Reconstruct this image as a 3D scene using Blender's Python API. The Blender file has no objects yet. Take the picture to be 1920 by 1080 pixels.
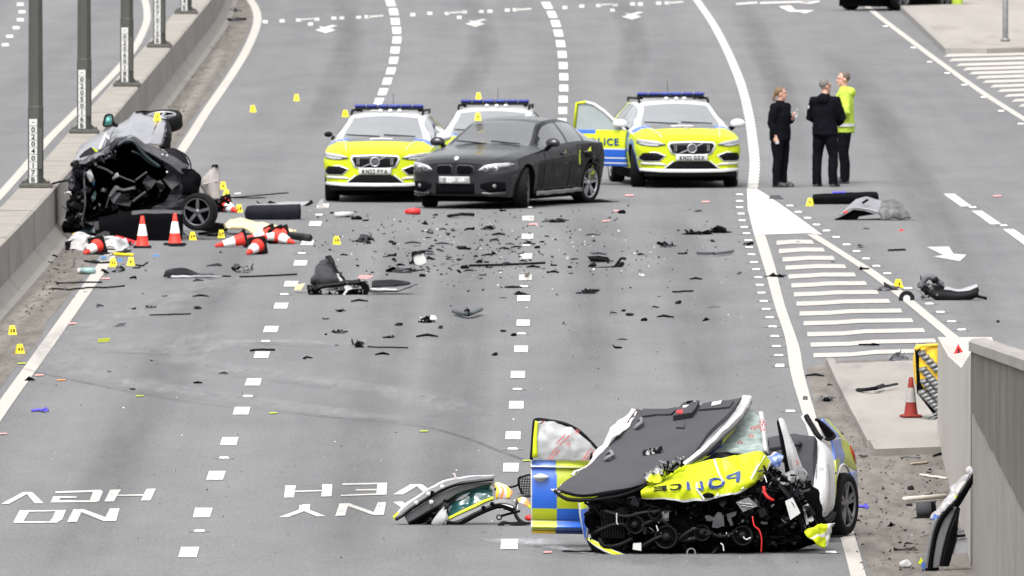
import bpy, bmesh, math, random
from mathutils import Vector, Matrix, Euler, noise as mnoise
from mathutils.geometry import tessellate_polygon
R = math.radians
PI = math.pi
scene = bpy.context.scene
COL = scene.collection

# ------------------------------------------------------------------ camera
FPX = 37000.0                       # focal length in photograph pixels (1920 wide)
HOR = -819.0                        # image row of the horizon
CH = 10.695                         # camera height over the carriageway, a footbridge
PITCH = math.atan((540 - HOR) / FPX)
cam_data = bpy.data.cameras.new('camera')
cam = bpy.data.objects.new('camera', cam_data)
COL.objects.link(cam)
cam.location = (0, 0, CH)
cam.rotation_euler = (PI / 2 - PITCH, 0, 0)
cam_data.sensor_width = 36.0
cam_data.lens = 36.0 * FPX / 1920.0
cam_data.clip_start = 1.0
cam_data.clip_end = 9000.0
cam_data.dof.use_dof = True
cam_data.dof.focus_distance = 226.0
cam_data.dof.aperture_fstop = 14.0
scene.camera = cam

# ------------------------------------------------------------------ light
SUN_EL, SUN_ROT = R(58), R(200)
world = bpy.data.worlds.new('World')
scene.world = world
world.use_nodes = True
wn = world.node_tree
wn.nodes.clear()
sky = wn.nodes.new('ShaderNodeTexSky')
sky.sky_type = 'NISHITA'
sky.sun_disc = False
sky.sun_elevation = SUN_EL
sky.sun_rotation = SUN_ROT
sky.air_density = 1.0
sky.dust_density = 6.0
sky.ozone_density = 1.0
hsv = wn.nodes.new('ShaderNodeHueSaturation')      # overcast: nearly colourless sky
hsv.inputs['Saturation'].default_value = 0.13
bg = wn.nodes.new('ShaderNodeBackground')
bg.inputs['Strength'].default_value = 0.15
wo = wn.nodes.new('ShaderNodeOutputWorld')
wn.links.new(sky.outputs[0], hsv.inputs['Color'])
wn.links.new(hsv.outputs[0], bg.inputs['Color'])
wn.links.new(bg.outputs[0], wo.inputs['Surface'])
sun_data = bpy.data.lights.new('sun', 'SUN')
sun_data.energy = 0.7
sun_data.angle = R(28)
sun_data.color = (1.0, 0.97, 0.93)
sun = bpy.data.objects.new('sun', sun_data)
COL.objects.link(sun)
sd = Vector((math.sin(SUN_ROT) * math.cos(SUN_EL), math.cos(SUN_ROT) * math.cos(SUN_EL), math.sin(SUN_EL)))
sun.rotation_euler = (-sd).to_track_quat('-Z', 'Y').to_euler()
sun.location = (0, 220, 60)
scene.view_settings.view_transform = 'Standard'
scene.view_settings.look = 'None'
scene.view_settings.exposure = 1.24
scene.view_settings.gamma = 1.0
scene.view_settings.use_curve_mapping = False

# ------------------------------------------------------------------ pixel <-> place (survey helpers)
_cp, _sp = math.cos(PITCH), math.sin(PITCH)
def _ray(u, v):
    a, b = (u - 960) / FPX, (540 - v) / FPX
    return a, _cp + b * _sp, -_sp + b * _cp
def G(u, v, z=0.0):
    dx, dy, dz = _ray(u, v)
    t = (z - CH) / dz
    return Vector((t * dx, t * dy, z))
def P(u, v, Y):
    dx, dy, dz = _ray(u, v)
    t = Y / dy
    return Vector((t * dx, Y, CH + t * dz))
def S(v):
    return _cp * (v - HOR) / CH      # pixels per metre at a ground row

# ------------------------------------------------------------------ materials
MATS = {}
def M(name, col, rough=0.55, metal=0.0, spec=0.5, var=0.12, vscale=3.0, bump=0.0, bscale=40.0, coat=0.0,
      stretch=(1, 1, 1), trans=0.0, alpha=1.0, dirt=None, dscale=2.0, dlo=.5, dhi=.75):
    m = bpy.data.materials.new(name)
    m.use_nodes = True
    nt = m.node_tree
    b = nt.nodes['Principled BSDF']
    L = nt.links.new
    tc = nt.nodes.new('ShaderNodeTexCoord')
    mp = nt.nodes.new('ShaderNodeMapping')
    mp.inputs['Scale'].default_value = stretch
    L(tc.outputs['Object'], mp.inputs['Vector'])
    nz = nt.nodes.new('ShaderNodeTexNoise')
    nz.inputs['Scale'].default_value = vscale
    nz.inputs['Detail'].default_value = 6.0
    nz.inputs['Roughness'].default_value = 0.65
    L(mp.outputs[0], nz.inputs['Vector'])
    rr = nt.nodes.new('ShaderNodeMapRange')
    rr.inputs['From Min'].default_value = 0.3
    rr.inputs['From Max'].default_value = 0.7
    rr.inputs['To Min'].default_value = 1 - var
    rr.inputs['To Max'].default_value = 1 + var
    L(nz.outputs['Fac'], rr.inputs['Value'])
    mx = nt.nodes.new('ShaderNodeMix')
    mx.data_type = 'RGBA'
    mx.blend_type = 'MULTIPLY'
    mx.inputs['Factor'].default_value = 1.0
    mx.inputs['A'].default_value = (*col, 1)
    L(rr.outputs[0], mx.inputs['B'])
    out = mx.outputs['Result']
    if dirt:
        nd = nt.nodes.new('ShaderNodeTexNoise')
        nd.inputs['Scale'].default_value = dscale
        nd.inputs['Detail'].default_value = 8.0
        nd.inputs['Roughness'].default_value = 0.7
        L(mp.outputs[0], nd.inputs['Vector'])
        rd = nt.nodes.new('ShaderNodeMapRange')
        rd.inputs['From Min'].default_value = dlo
        rd.inputs['From Max'].default_value = dhi
        L(nd.outputs['Fac'], rd.inputs['Value'])
        m2 = nt.nodes.new('ShaderNodeMix')
        m2.data_type = 'RGBA'
        L(rd.outputs[0], m2.inputs['Factor'])
        L(out, m2.inputs['A'])
        m2.inputs['B'].default_value = (*dirt, 1)
        out = m2.outputs['Result']
    L(out, b.inputs['Base Color'])
    b.inputs['Roughness'].default_value = rough
    b.inputs['Metallic'].default_value = metal
    b.inputs['Specular IOR Level'].default_value = spec
    if coat:
        b.inputs['Coat Weight'].default_value = coat
        b.inputs['Coat Roughness'].default_value = 0.06
    if trans:
        b.inputs['Transmission Weight'].default_value = trans
    if bump:
        bn = nt.nodes.new('ShaderNodeTexNoise')
        bn.inputs['Scale'].default_value = bscale
        bn.inputs['Detail'].default_value = 4.0
        L(mp.outputs[0], bn.inputs['Vector'])
        bp = nt.nodes.new('ShaderNodeBump')
        bp.inputs['Strength'].default_value = bump
        bp.inputs['Distance'].default_value = 0.01
        L(bn.outputs['Fac'], bp.inputs['Height'])
        L(bp.outputs[0], b.inputs['Normal'])
    if alpha < 1.0:
        o = nt.nodes['Material Output']
        tr = nt.nodes.new('ShaderNodeBsdfTransparent')
        ms = nt.nodes.new('ShaderNodeMixShader')
        ms.inputs[0].default_value = alpha
        L(tr.outputs[0], ms.inputs[1])
        L(b.outputs[0], ms.inputs[2])
        L(ms.outputs[0], o.inputs['Surface'])
    MATS[name] = m
    return m

def stain_mat(name, col, strength=1.0, nscale=3.0, stretch=(1, 0.08, 1), lo=0.35, hi=0.7, rough=.9):
    m = bpy.data.materials.new(name)
    m.use_nodes = True
    nt = m.node_tree
    L = nt.links.new
    b = nt.nodes['Principled BSDF']
    b.inputs['Base Color'].default_value = (*col, 1)
    b.inputs['Roughness'].default_value = rough
    b.inputs['Specular IOR Level'].default_value = 0.2
    at = nt.nodes.new('ShaderNodeAttribute')
    at.attribute_name = 'fade'
    tc = nt.nodes.new('ShaderNodeTexCoord')
    mp = nt.nodes.new('ShaderNodeMapping')
    mp.inputs['Scale'].default_value = stretch
    L(tc.outputs['Object'], mp.inputs['Vector'])
    nz = nt.nodes.new('ShaderNodeTexNoise')
    nz.inputs['Scale'].default_value = nscale
    nz.inputs['Detail'].default_value = 8.0
    nz.inputs['Roughness'].default_value = 0.7
    L(mp.outputs[0], nz.inputs['Vector'])
    rr = nt.nodes.new('ShaderNodeMapRange')
    rr.inputs['From Min'].default_value = lo
    rr.inputs['From Max'].default_value = hi
    L(nz.outputs['Fac'], rr.inputs['Value'])
    mu = nt.nodes.new('ShaderNodeMath')
    mu.operation = 'MULTIPLY'
    L(at.outputs['Fac'], mu.inputs[0])
    L(rr.outputs[0], mu.inputs[1])
    mu2 = nt.nodes.new('ShaderNodeMath')
    mu2.operation = 'MULTIPLY'
    mu2.inputs[1].default_value = strength
    L(mu.outputs[0], mu2.inputs[0])
    tr = nt.nodes.new('ShaderNodeBsdfTransparent')
    ms = nt.nodes.new('ShaderNodeMixShader')
    L(mu2.outputs[0], ms.inputs[0])
    L(tr.outputs[0], ms.inputs[1])
    L(b.outputs[0], ms.inputs[2])
    L(ms.outputs[0], nt.nodes['Material Output'].inputs['Surface'])
    MATS[name] = m

def asphalt_mat(name, c0, c1, gr=0.2):
    m = bpy.data.materials.new(name)
    m.use_nodes = True
    nt = m.node_tree
    L = nt.links.new
    b = nt.nodes['Principled BSDF']
    tc = nt.nodes.new('ShaderNodeTexCoord')
    def nz(sc, st, det=6.0, rg=.6):
        mp = nt.nodes.new('ShaderNodeMapping')
        mp.inputs['Scale'].default_value = st
        L(tc.outputs['Object'], mp.inputs['Vector'])
        n = nt.nodes.new('ShaderNodeTexNoise')
        n.inputs['Scale'].default_value = sc
        n.inputs['Detail'].default_value = det
        n.inputs['Roughness'].default_value = rg
        L(mp.outputs[0], n.inputs['Vector'])
        return n
    big = nz(0.75, (1.0, 0.012, 1))          # wheel-track wear along the lanes
    mid = nz(1.3, (0.6, 0.12, 1), 8.0, .7)
    grit = nz(26.0, (1, 0.10, 1), 3.0, .8)  # aggregate
    add = nt.nodes.new('ShaderNodeMath'); add.operation = 'ADD'
    L(big.outputs['Fac'], add.inputs[0]); L(mid.outputs['Fac'], add.inputs[1])
    r1 = nt.nodes.new('ShaderNodeMapRange')
    r1.inputs['From Min'].default_value = 0.75; r1.inputs['From Max'].default_value = 1.25
    L(add.outputs[0], r1.inputs['Value'])
    mx = nt.nodes.new('ShaderNodeMix'); mx.data_type = 'RGBA'
    mx.inputs['A'].default_value = (*c0, 1); mx.inputs['B'].default_value = (*c1, 1)
    L(r1.outputs[0], mx.inputs['Factor'])
    r2 = nt.nodes.new('ShaderNodeMapRange')
    r2.inputs['From Min'].default_value = 0.3; r2.inputs['From Max'].default_value = 0.7
    r2.inputs['To Min'].default_value = 1 - gr; r2.inputs['To Max'].default_value = 1 + gr
    L(grit.outputs['Fac'], r2.inputs['Value'])
    mm = nt.nodes.new('ShaderNodeMix'); mm.data_type = 'RGBA'; mm.blend_type = 'MULTIPLY'
    mm.inputs['Factor'].default_value = 1
    L(mx.outputs['Result'], mm.inputs['A']); L(r2.outputs[0], mm.inputs['B'])
    L(mm.outputs['Result'], b.inputs['Base Color'])
    b.inputs['Roughness'].default_value = 0.95
    b.inputs['Specular IOR Level'].default_value = 0.12
    MATS[name] = m

asphalt_mat('asphalt', (0.113, 0.114, 0.117), (0.152, 0.152, 0.155), .15)
M('road_paint', (0.50, 0.485, 0.46), .7, spec=.2, var=.06, vscale=5, dirt=(.20, .195, .188), dscale=7, dlo=.56, dhi=.80, stretch=(1, .2, 1))
M('paint_worn', (0.36, 0.34, 0.315), .75, spec=.2, var=.10, vscale=6, stretch=(1, .15, 1), dirt=(.18, .172, .162), dscale=8, dlo=.58, dhi=.78)
M('rib_base', (.40, .385, .365), .8, spec=.2, var=.1)
M('road_paint_edge', (0.36, 0.34, 0.312), .75, spec=.2, var=.10, vscale=9, dirt=(.17, .16, .15), dscale=9, dlo=.58, dhi=.78, stretch=(.6, .6, 1))
M('stud_white', (0.72, 0.72, 0.70), .4)
M('concrete', (0.235, 0.222, 0.205), .85, spec=.25, var=.14, vscale=2.5, bump=.25, bscale=30, stretch=(1, .15, .5), dirt=(.15, .14, .13), dscale=1.2, dlo=.52, dhi=.80)
M('concrete_light', (0.36, 0.342, 0.315), .85, spec=.25, var=.09, vscale=1.5, bump=.15, bscale=40, stretch=(1, .12, .15), dirt=(.19, .18, .165), dscale=1.5, dlo=.55, dhi=.85)
M('barrier_top', (0.235, 0.218, 0.196), .9, spec=.15, var=.14, vscale=2.2, stretch=(.5, .35, 1), dirt=(.17, .158, .142), dscale=3, dlo=.50, dhi=.72)
M('film_yellow', (0.31, 0.36, 0.006), .45, coat=.2, var=.05)
M('deep_black', (0.0016, 0.0016, 0.002), .95, spec=.03)  # near-black with hardly any sheen
M('barrier_toe', (0.225, 0.215, 0.20), .9, spec=.15, var=.1, vscale=2, stretch=(1, .15, .5), dirt=(.15, .142, .13), dscale=2, dlo=.5, dhi=.75)
M('concrete_dark', (0.125, 0.115, 0.099), .9, spec=.2, var=.34, vscale=9, bump=.6, bscale=40, stretch=(1, .11, .06), dirt=(.05, .047, .042), dscale=9, dlo=.56, dhi=.80)
M('concrete_pad', (0.232, 0.218, 0.20), .9, spec=.2, var=.12, vscale=1.0, stretch=(1, .12, 1), dirt=(.145, .136, .126), dscale=1.6, dlo=.50, dhi=.75)
M('kerb_concrete', (0.23, 0.22, 0.20), .9, spec=.2, var=.12, vscale=2.0, dirt=(.25, .235, .22), dscale=2)
M('dirt', (0.135, 0.124, 0.111), .95, spec=.1, var=.32, vscale=3.0, stretch=(1, .12, 1), dirt=(.06, .054, .048), dscale=9, dlo=.52, dhi=.72)
M('paving', (0.25, 0.232, 0.21), .9, spec=.15, var=.12, vscale=.8, stretch=(1, .1, 1), dirt=(.17, .152, .13), dscale=1.1, dlo=.55, dhi=.8)
M('grey_steel', (0.055, 0.055, 0.049), .6, spec=.3, var=.12, vscale=4)
M('base_steel', (0.07, 0.067, 0.06), .7, spec=.3, var=.2, vscale=8)
M('plaque', (0.46, 0.46, 0.45), .5, var=.08)
M('ink', (0.004, 0.004, 0.005), .7, spec=.2)
M('black_plastic', (0.0032, 0.0032, 0.0042), .55, spec=.12, var=.3)
M('black_matt', (0.0025, 0.0025, 0.0033), .9, spec=.05, var=.3)
M('black_gloss', (0.004, 0.004, 0.006), .3, spec=.25)
M('grey_plastic', (0.030, 0.030, 0.034), .6, spec=.4, var=.25)
M('mid_grey', (0.13, 0.13, 0.135), .6, var=.25)
M('rubber', (0.0065, 0.0065, 0.0072), .85, spec=.15, var=.3)
M('alloy', (0.34, 0.34, 0.36), .35, metal=.6)
M('dark_alloy', (0.10, 0.10, 0.11), .35, metal=.5)
M('steel', (0.30, 0.30, 0.30), .45, metal=.7, var=.3, vscale=8)
M('galvanised', (0.17, 0.172, 0.172), .5, metal=.4, var=.25, vscale=6)
M('white_paint', (0.54, 0.54, 0.545), .3, coat=.5, var=.04)
M('white_cloth', (0.36, 0.355, 0.355), .9, spec=.1, var=.1)
M('plate_grey', (0.26, 0.26, 0.27), .6, var=.1)
M('paper', (0.62, 0.61, 0.60), .8, var=.12)
M('hivis_yellow', (0.42, 0.49, 0.008), .5, spec=.25, coat=.12, var=.05)
M('hivis_lime', (0.36, 0.47, 0.06), .8, spec=.15, var=.10, vscale=6)
M('livery_blue', (0.012, 0.085, 0.42), .35, coat=.3, var=.06)
M('dull_blue', (0.018, 0.035, 0.19), .4)
M('beacon_blue', (0.014, 0.024, 0.17), .2, coat=.5)
M('marker_yellow', (0.80, 0.62, 0.010), .5, spec=.3, var=.06)
M('cushion_yellow', (0.74, 0.46, 0.02), .5, var=.10, vscale=4, dirt=(.35, .25, .1), dlo=.6, dhi=.8)
M('cone_orange', (0.62, 0.035, 0.022), .55, spec=.3, var=.08, vscale=6)
M('cone_dull', (0.19, 0.022, 0.016), .7, spec=.2, var=.2, vscale=8, dirt=(.07, .02, .016), dscale=8)
M('cone_white', (0.74, 0.73, 0.73), .5, var=.06)
M('cone_white_worn', (0.27, 0.26, 0.245), .7, var=.15, vscale=10, dirt=(.09, .085, .08), dscale=9, dlo=.56, dhi=.7)
M('red', (0.55, 0.02, 0.02), .5)
M('red_lens', (0.30, 0.01, 0.012), .2, coat=.5)
M('orange', (0.72, 0.22, 0.06), .6)
M('pink', (0.70, 0.30, 0.28), .8)
M('cream_cloth', (0.62, 0.52, 0.32), .9, spec=.1, var=.12, vscale=6)
M('teal_glass', (0.10, 0.33, 0.30), .2, coat=.4)
M('glove_blue', (0.06, 0.05, 0.45), .6, var=.25, vscale=20)
M('sky_blue', (0.06, 0.22, 0.48), .6)
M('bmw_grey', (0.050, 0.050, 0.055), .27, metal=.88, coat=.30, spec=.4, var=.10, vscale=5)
M('navy_paint', (0.008, 0.011, 0.022), .35, coat=.4)
M('livery_navy', (0.008, 0.03, 0.16), .4, coat=.2)
M('film_blue', (0.045, 0.10, 0.33), .35, coat=.3, var=.08)
M('dull_blue_film', (0.03, 0.08, 0.32), .3, coat=.4, var=.5, vscale=12, dirt=(.35, .40, .50), dscale=9, dlo=.5, dhi=.62)
M('visor_grey', (0.045, 0.045, 0.050), .8, spec=.15)
M('mid_alloy', (0.16, 0.16, 0.17), .35, metal=.5)
M('grey_dull', (0.07, 0.07, 0.078), .6, var=.3)
M('teal_dark', (0.007, 0.016, 0.020), .4, var=.4)
M('teal_pale', (0.22, 0.34, 0.33), .3, var=.3)
M('panel_beige', (0.36, 0.33, 0.31), .5, var=.1)
M('black_trim', (0.006, 0.006, 0.012), .7, spec=.2, var=.4, vscale=8)
M('black_rubbery', (0.008, 0.009, 0.009), .6, spec=.3)
M('seat_torn', (0.042, 0.042, 0.046), .8, spec=.15, var=.5, vscale=6, dirt=(.012, .012, .014), dscale=6, dlo=.5, dhi=.7)
M('wing_grey', (0.11, 0.112, 0.11), .6, spec=.2, var=.5, vscale=7, dirt=(.05, .05, .052), dscale=8, dlo=.5, dhi=.7)
M('wood_dark', (0.045, 0.034, 0.026), .9, var=.3)
M('grey_box', (0.045, 0.045, 0.049), .6, spec=.25, var=.35, vscale=8)
M('bmw_side_shade', (0.030, 0.030, 0.033), .36, metal=.75, spec=.2, var=.5, vscale=4, dirt=(.022, .021, .020), dscale=5, dlo=.5, dhi=.75)  # darker copy of the bmw_grey paint: shade of the sides put into colour
M('white_wreck', (0.40, 0.40, 0.405), .35, coat=.3, var=.05)
M('saloon_glass', (0.085, 0.088, 0.092), .07, spec=.7, coat=.5, var=.12, vscale=2.0)
M('bmw_scraped', (0.016, 0.0155, 0.015), .5, var=.8, vscale=4.5, dirt=(.085, .082, .078), dscale=5, dlo=.60, dhi=.75, spec=.10)  # scraped paint, its base also darkened to carry the shade of the side
M('silver_paint', (0.22, 0.22, 0.235), .35, metal=.35, coat=.4, var=.06)
M('silver_dark', (0.045, 0.045, 0.052), .45, metal=.3, var=.35, vscale=4)
M('charcoal_wreck', (0.011, 0.011, 0.016), .5, var=.5, vscale=5, dirt=(.03, .03, .036), dscale=5, dlo=.58, dhi=.8)
M('headliner', (0.056, 0.056, 0.062), .95, spec=.08, var=.05, vscale=3, bump=.1, bscale=200)
M('seat_grey', (0.050, 0.050, 0.055), .9, spec=.1, var=.12, vscale=4)
M('lamp_glass', (0.42, 0.43, 0.45), .12, coat=.8, var=.2, vscale=9)
M('lamp_dark', (0.05, 0.05, 0.055), .12, coat=.8, var=.3, vscale=12)
M('car_glass', (0.165, 0.175, 0.182), .07, spec=.8, coat=.6, var=.10, vscale=2.0)
M('dark_glass', (0.02, 0.021, 0.023), .07, spec=.7, coat=.5)
M('green_glass', (0.02, 0.075, 0.075), .15, coat=.5, var=.5, vscale=14)
M('door_glass', (0.26, 0.30, 0.30), .1, coat=.4, alpha=.72)
M('film', (0.40, 0.41, 0.41), .22, spec=.6, var=.12, vscale=5, bump=.25, bscale=9, alpha=.55, stretch=(1, 1, 2))
M('crazed_glass', (0.27, 0.33, 0.31), .2, spec=.6, var=.35, vscale=10, bump=.8, bscale=16, alpha=.86, stretch=(1, 1, 3))
M('print_red', (0.45, 0.09, 0.085), .7)
M('pink_white', (0.42, 0.375, 0.375), .6, var=.08)
M('skin', (0.46, 0.25, 0.19), .6, var=.08)
M('hair_fair', (0.13, 0.078, 0.042), .8, var=.25, vscale=20)
M('hair_grey', (0.12, 0.112, 0.105), .8, var=.2, vscale=20)
M('hair_dark', (0.10, 0.075, 0.06), .8, var=.2, vscale=20)
M('navy_cloth', (0.008, 0.010, 0.020), .85, spec=.15, var=.3, vscale=6)
M('black_cloth', (0.0042, 0.0044, 0.0064), .9, spec=.05, var=.25, vscale=6)
M('boot', (0.018, 0.018, 0.02), .6)
M('wood', (0.30, 0.25, 0.19), .9, var=.3, vscale=6)
M('pale_wood', (0.46, 0.42, 0.37), .9, var=.25, vscale=7)
stain_mat('powder', (0.27, 0.27, 0.275), .62)
stain_mat('wheel_track', (0.08, 0.081, 0.084), .24, nscale=2.0, stretch=(1, .03, 1), lo=.2, hi=.65)
stain_mat('wash', (0.46, 0.46, 0.48), .70, nscale=4)
stain_mat('wreck_shadow', (0.05, 0.05, 0.053), .30)
stain_mat('tyre_mark', (0.032, 0.032, 0.034), .95, nscale=6, lo=.2, hi=.6)
stain_mat('silt', (0.205, 0.19, 0.168), .95, nscale=5, lo=.28, hi=.52, stretch=(1, .12, 1))

# ------------------------------------------------------------------ mesh builder
GLYPH = {}
def _make_glyphs():
    dg0 = None
    for ch in '0123456789ABCDEFGHIJKLMNOPQRSTUVWXYZ-':
        cu = bpy.data.curves.new('glyph', 'FONT')
        cu.body = ch
        cu.size = 1.0
        cu.resolution_u = 2
        cu.offset = 0.028
        ob = bpy.data.objects.new('glyph', cu)
        COL.objects.link(ob)
        dg = bpy.context.evaluated_depsgraph_get()
        me = ob.evaluated_get(dg).to_mesh()
        vs = [(v.co.x, v.co.y) for v in me.vertices]
        fs = [tuple(p.vertices) for p in me.polygons]
        x0 = min(v[0] for v in vs); x1 = max(v[0] for v in vs)
        GLYPH[ch] = ([(a - x0, b) for a, b in vs], fs, x1 - x0)
        ob.evaluated_get(dg).to_mesh_clear()
        bpy.data.objects.remove(ob)
        bpy.data.curves.remove(cu)
_make_glyphs()

class MB:
    def __init__(s):
        s.v = []; s.f = []; s.m = []; s.sm = []; s.fade = None
    def add(s, vs, fs, mat, smooth=False):
        n = len(s.v)
        s.v.extend(Vector(v) for v in vs)
        ismat = isinstance(mat, str)
        for i, f in enumerate(fs):
            s.f.append(tuple(n + k for k in f))
            s.m.append(mat if ismat else mat[i])
            s.sm.append(smooth)
        return s
    def box(s, c, size, mat, rot=None, taper=1.0):
        hx, hy, hz = size[0] / 2, size[1] / 2, size[2] / 2
        vs = []
        for z, k in ((-hz, 1), (hz, taper)):
            for x, y in ((-hx, -hy), (hx, -hy), (hx, hy), (-hx, hy)):
                vs.append(Vector((x * k, y * k, z)))
        if rot is not None:
            m = rot if isinstance(rot, Matrix) else Euler(rot).to_matrix()
            vs = [m @ v for v in vs]
        c = Vector(c)
        return s.add([v + c for v in vs], [(3, 2, 1, 0), (4, 5, 6, 7), (0, 1, 5, 4), (1, 2, 6, 5), (2, 3, 7, 6), (3, 0, 4, 7)], mat)
    def rbox(s, c, size, mat, r=0.03, rot=None):
        hx, hy, hz = size[0] / 2, size[1] / 2, size[2] / 2
        vs = []; fs = []
        rings = []
        for z, ins in ((-hz, r), (-hz + r, 0), (hz - r, 0), (hz, r)):
            ring = []
            for sx, sy in ((-1, -1), (1, -1), (1, 1), (-1, 1)):
                for k in ((0, 1) if sx * sy > 0 else (1, 0)):
                    x = sx * (hx - ins - (r if k == 0 else 0)); y = sy * (hy - ins - (r if k == 1 else 0))
                    x = sx * (hx - ins) - (sx * r if k == 1 else 0); y = sy * (hy - ins) - (sy * r if k == 0 else 0)
                    ring.append(len(vs)); vs.append(Vector((x, y, z)))
            rings.append(ring)
        for a, b in zip(rings, rings[1:]):
            for i in range(8):
                fs.append((a[i], a[(i + 1) % 8], b[(i + 1) % 8], b[i]))
        fs.append(tuple(reversed(rings[0]))); fs.append(tuple(rings[-1]))
        if rot is not None:
            m = rot if isinstance(rot, Matrix) else Euler(rot).to_matrix()
            vs = [m @ v for v in vs]
        c = Vector(c)
        return s.add([v + c for v in vs], fs, mat, False)
    def tube(s, pts, r, mat, n=6, cap=True, flat=1.0, up=None):
        pts = [Vector(p) for p in pts]
        rs = r if isinstance(r, (list, tuple)) else [r] * len(pts)
        rings = []; vs = []
        prev = Vector(up) if up else None
        for i, p in enumerate(pts):
            t = (pts[min(i + 1, len(pts) - 1)] - pts[max(i - 1, 0)])
            if t.length < 1e-9: t = Vector((0, 0, 1))
            t.normalize()
            if prev is None:
                prev = Vector((0, 0, 1)) if abs(t.z) < .9 else Vector((0, 1, 0))
            a = prev - t * prev.dot(t)
            if a.length < 1e-6: a = t.orthogonal()
            a.normalize(); b = t.cross(a); prev = a
            ring = []
            for k in range(n):
                an = 2 * PI * k / n
                ring.append(len(vs))
                vs.append(p + a * (math.cos(an) * rs[i] * flat) + b * (math.sin(an) * rs[i]))
            rings.append(ring)
        fs = []
        for A, B in zip(rings, rings[1:]):
            for k in range(n):
                fs.append((A[k], A[(k + 1) % n], B[(k + 1) % n], B[k]))
        if cap:
            fs.append(tuple(reversed(rings[0]))); fs.append(tuple(rings[-1]))
        return s.add(vs, fs, mat, n > 5)
    def loft(s, secs, mat, n=12, cap=True):
        """secs: (centre, half-width x, half-depth y [, yaw]) horizontal ellipses"""
        vs = []; fs = []; rings = []
        for sec in secs:
            c, a, b = Vector(sec[0]), sec[1], sec[2]
            yw = sec[3] if len(sec) > 3 else 0
            ring = []
            for k in range(n):
                an = 2 * PI * k / n
                x, y = a * math.cos(an), b * math.sin(an)
                ring.append(len(vs))
                vs.append(c + Vector((x * math.cos(yw) - y * math.sin(yw), x * math.sin(yw) + y * math.cos(yw), 0)))
            rings.append(ring)
        for A, B in zip(rings, rings[1:]):
            for k in range(n):
                fs.append((A[k], A[(k + 1) % n], B[(k + 1) % n], B[k]))
        if cap:
            fs.append(tuple(reversed(rings[0]))); fs.append(tuple(rings[-1]))
        return s.add(vs, fs, mat, True)
    def lathe(s, prof, mat, n=16, mtx=None, smooth=True):
        """prof (r, z) list; mat a name or one name per band"""
        vs = []; fs = []; ms = []
        for r, z in prof:
            for k in range(n):
                an = 2 * PI * k / n
                vs.append(Vector((r * math.cos(an), r * math.sin(an), z)))
        for i in range(len(prof) - 1):
            for k in range(n):
                fs.append((i * n + k, i * n + (k + 1) % n, (i + 1) * n + (k + 1) % n, (i + 1) * n + k))
                ms.append(mat if isinstance(mat, str) else mat[i])
        if mtx is not None: vs = [mtx @ v for v in vs]
        return s.add(vs, fs, ms, smooth)
    def ball(s, c, r, mat, n=10, mtx=None):
        rx, ry, rz = r if isinstance(r, (tuple, list)) else (r, r, r)
        vs = []; fs = []
        m = max(4, n // 2 + 1)
        for i in range(m + 1):
            th = PI * i / m
            for k in range(n):
                an = 2 * PI * k / n
                vs.append(Vector((rx * math.sin(th) * math.cos(an), ry * math.sin(th) * math.sin(an), rz * math.cos(th))))
        for i in range(m):
            for k in range(n):
                fs.append(((i + 1) * n + k, (i + 1) * n + (k + 1) % n, i * n + (k + 1) % n, i * n + k))
        if mtx is not None: vs = [mtx @ v for v in vs]
        c = Vector(c)
        return s.add([v + c for v in vs], fs, mat, True)
    def poly(s, pts, mat, off=None):
        """flat polygon, extruded by the vector off"""
        pts = [Vector(p) for p in pts]
        tris = tessellate_polygon([pts])
        n = len(pts)
        if off is None:
            nn = Vector((0, 0, 0))
            for a, b, c in tris: nn += (pts[b] - pts[a]).cross(pts[c] - pts[a])
            fs = [t if nn.z >= 0 else tuple(reversed(t)) for t in tris]
            return s.add(pts, fs, mat)
        off = Vector(off)
        vs = pts + [p + off for p in pts]
        fs = [tuple(t) for t in tris] + [tuple(n + k for k in reversed(t)) for t in tris]
        fs += [(i, (i + 1) % n, n + (i + 1) % n, n + i) for i in range(n)]
        return s.add(vs, fs, mat)
    def sheet(s, ctrl, nu, nv, mat, thick=0.0, noise=0.0, nsc=6.0, seed=0, smooth=True, tdir=None):
        """control net [row][col] of points -> Catmull-Rom surface; mat name or fn(a, b)"""
        rows = [[Vector(p) for p in r] for r in ctrl]
        def cr(pts, t):
            n = len(pts) - 1
            if n == 1: return pts[0].lerp(pts[1], t)
            x = min(t * n, n - 1e-6); i = int(x); f = x - i
            p1, p2 = pts[i], pts[i + 1]
            p0 = pts[i - 1] if i > 0 else p1 * 2 - p2
            p3 = pts[i + 2] if i + 2 <= n else p2 * 2 - p1
            return 0.5 * ((2 * p1) + (p2 - p0) * f + (2 * p0 - 5 * p1 + 4 * p2 - p3) * f * f + (3 * p1 - p0 - 3 * p2 + p3) * f ** 3)
        g = []
        for i in range(nv + 1):
            g.append([None] * (nu + 1))
        colsr = [[cr(r, j / nu) for j in range(nu + 1)] for r in rows]
        for j in range(nu + 1):
            cc = [colsr[k][j] for k in range(len(rows))]
            for i in range(nv + 1):
                p = cr(cc, i / nv)
                if noise:
                    q = p * nsc + Vector((seed * 7.3, seed * 3.1, seed))
                    p = p + Vector(mnoise.noise_vector(q)) * noise
                g[i][j] = p
        return s.surf(g, mat, thick, smooth, tdir)
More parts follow.
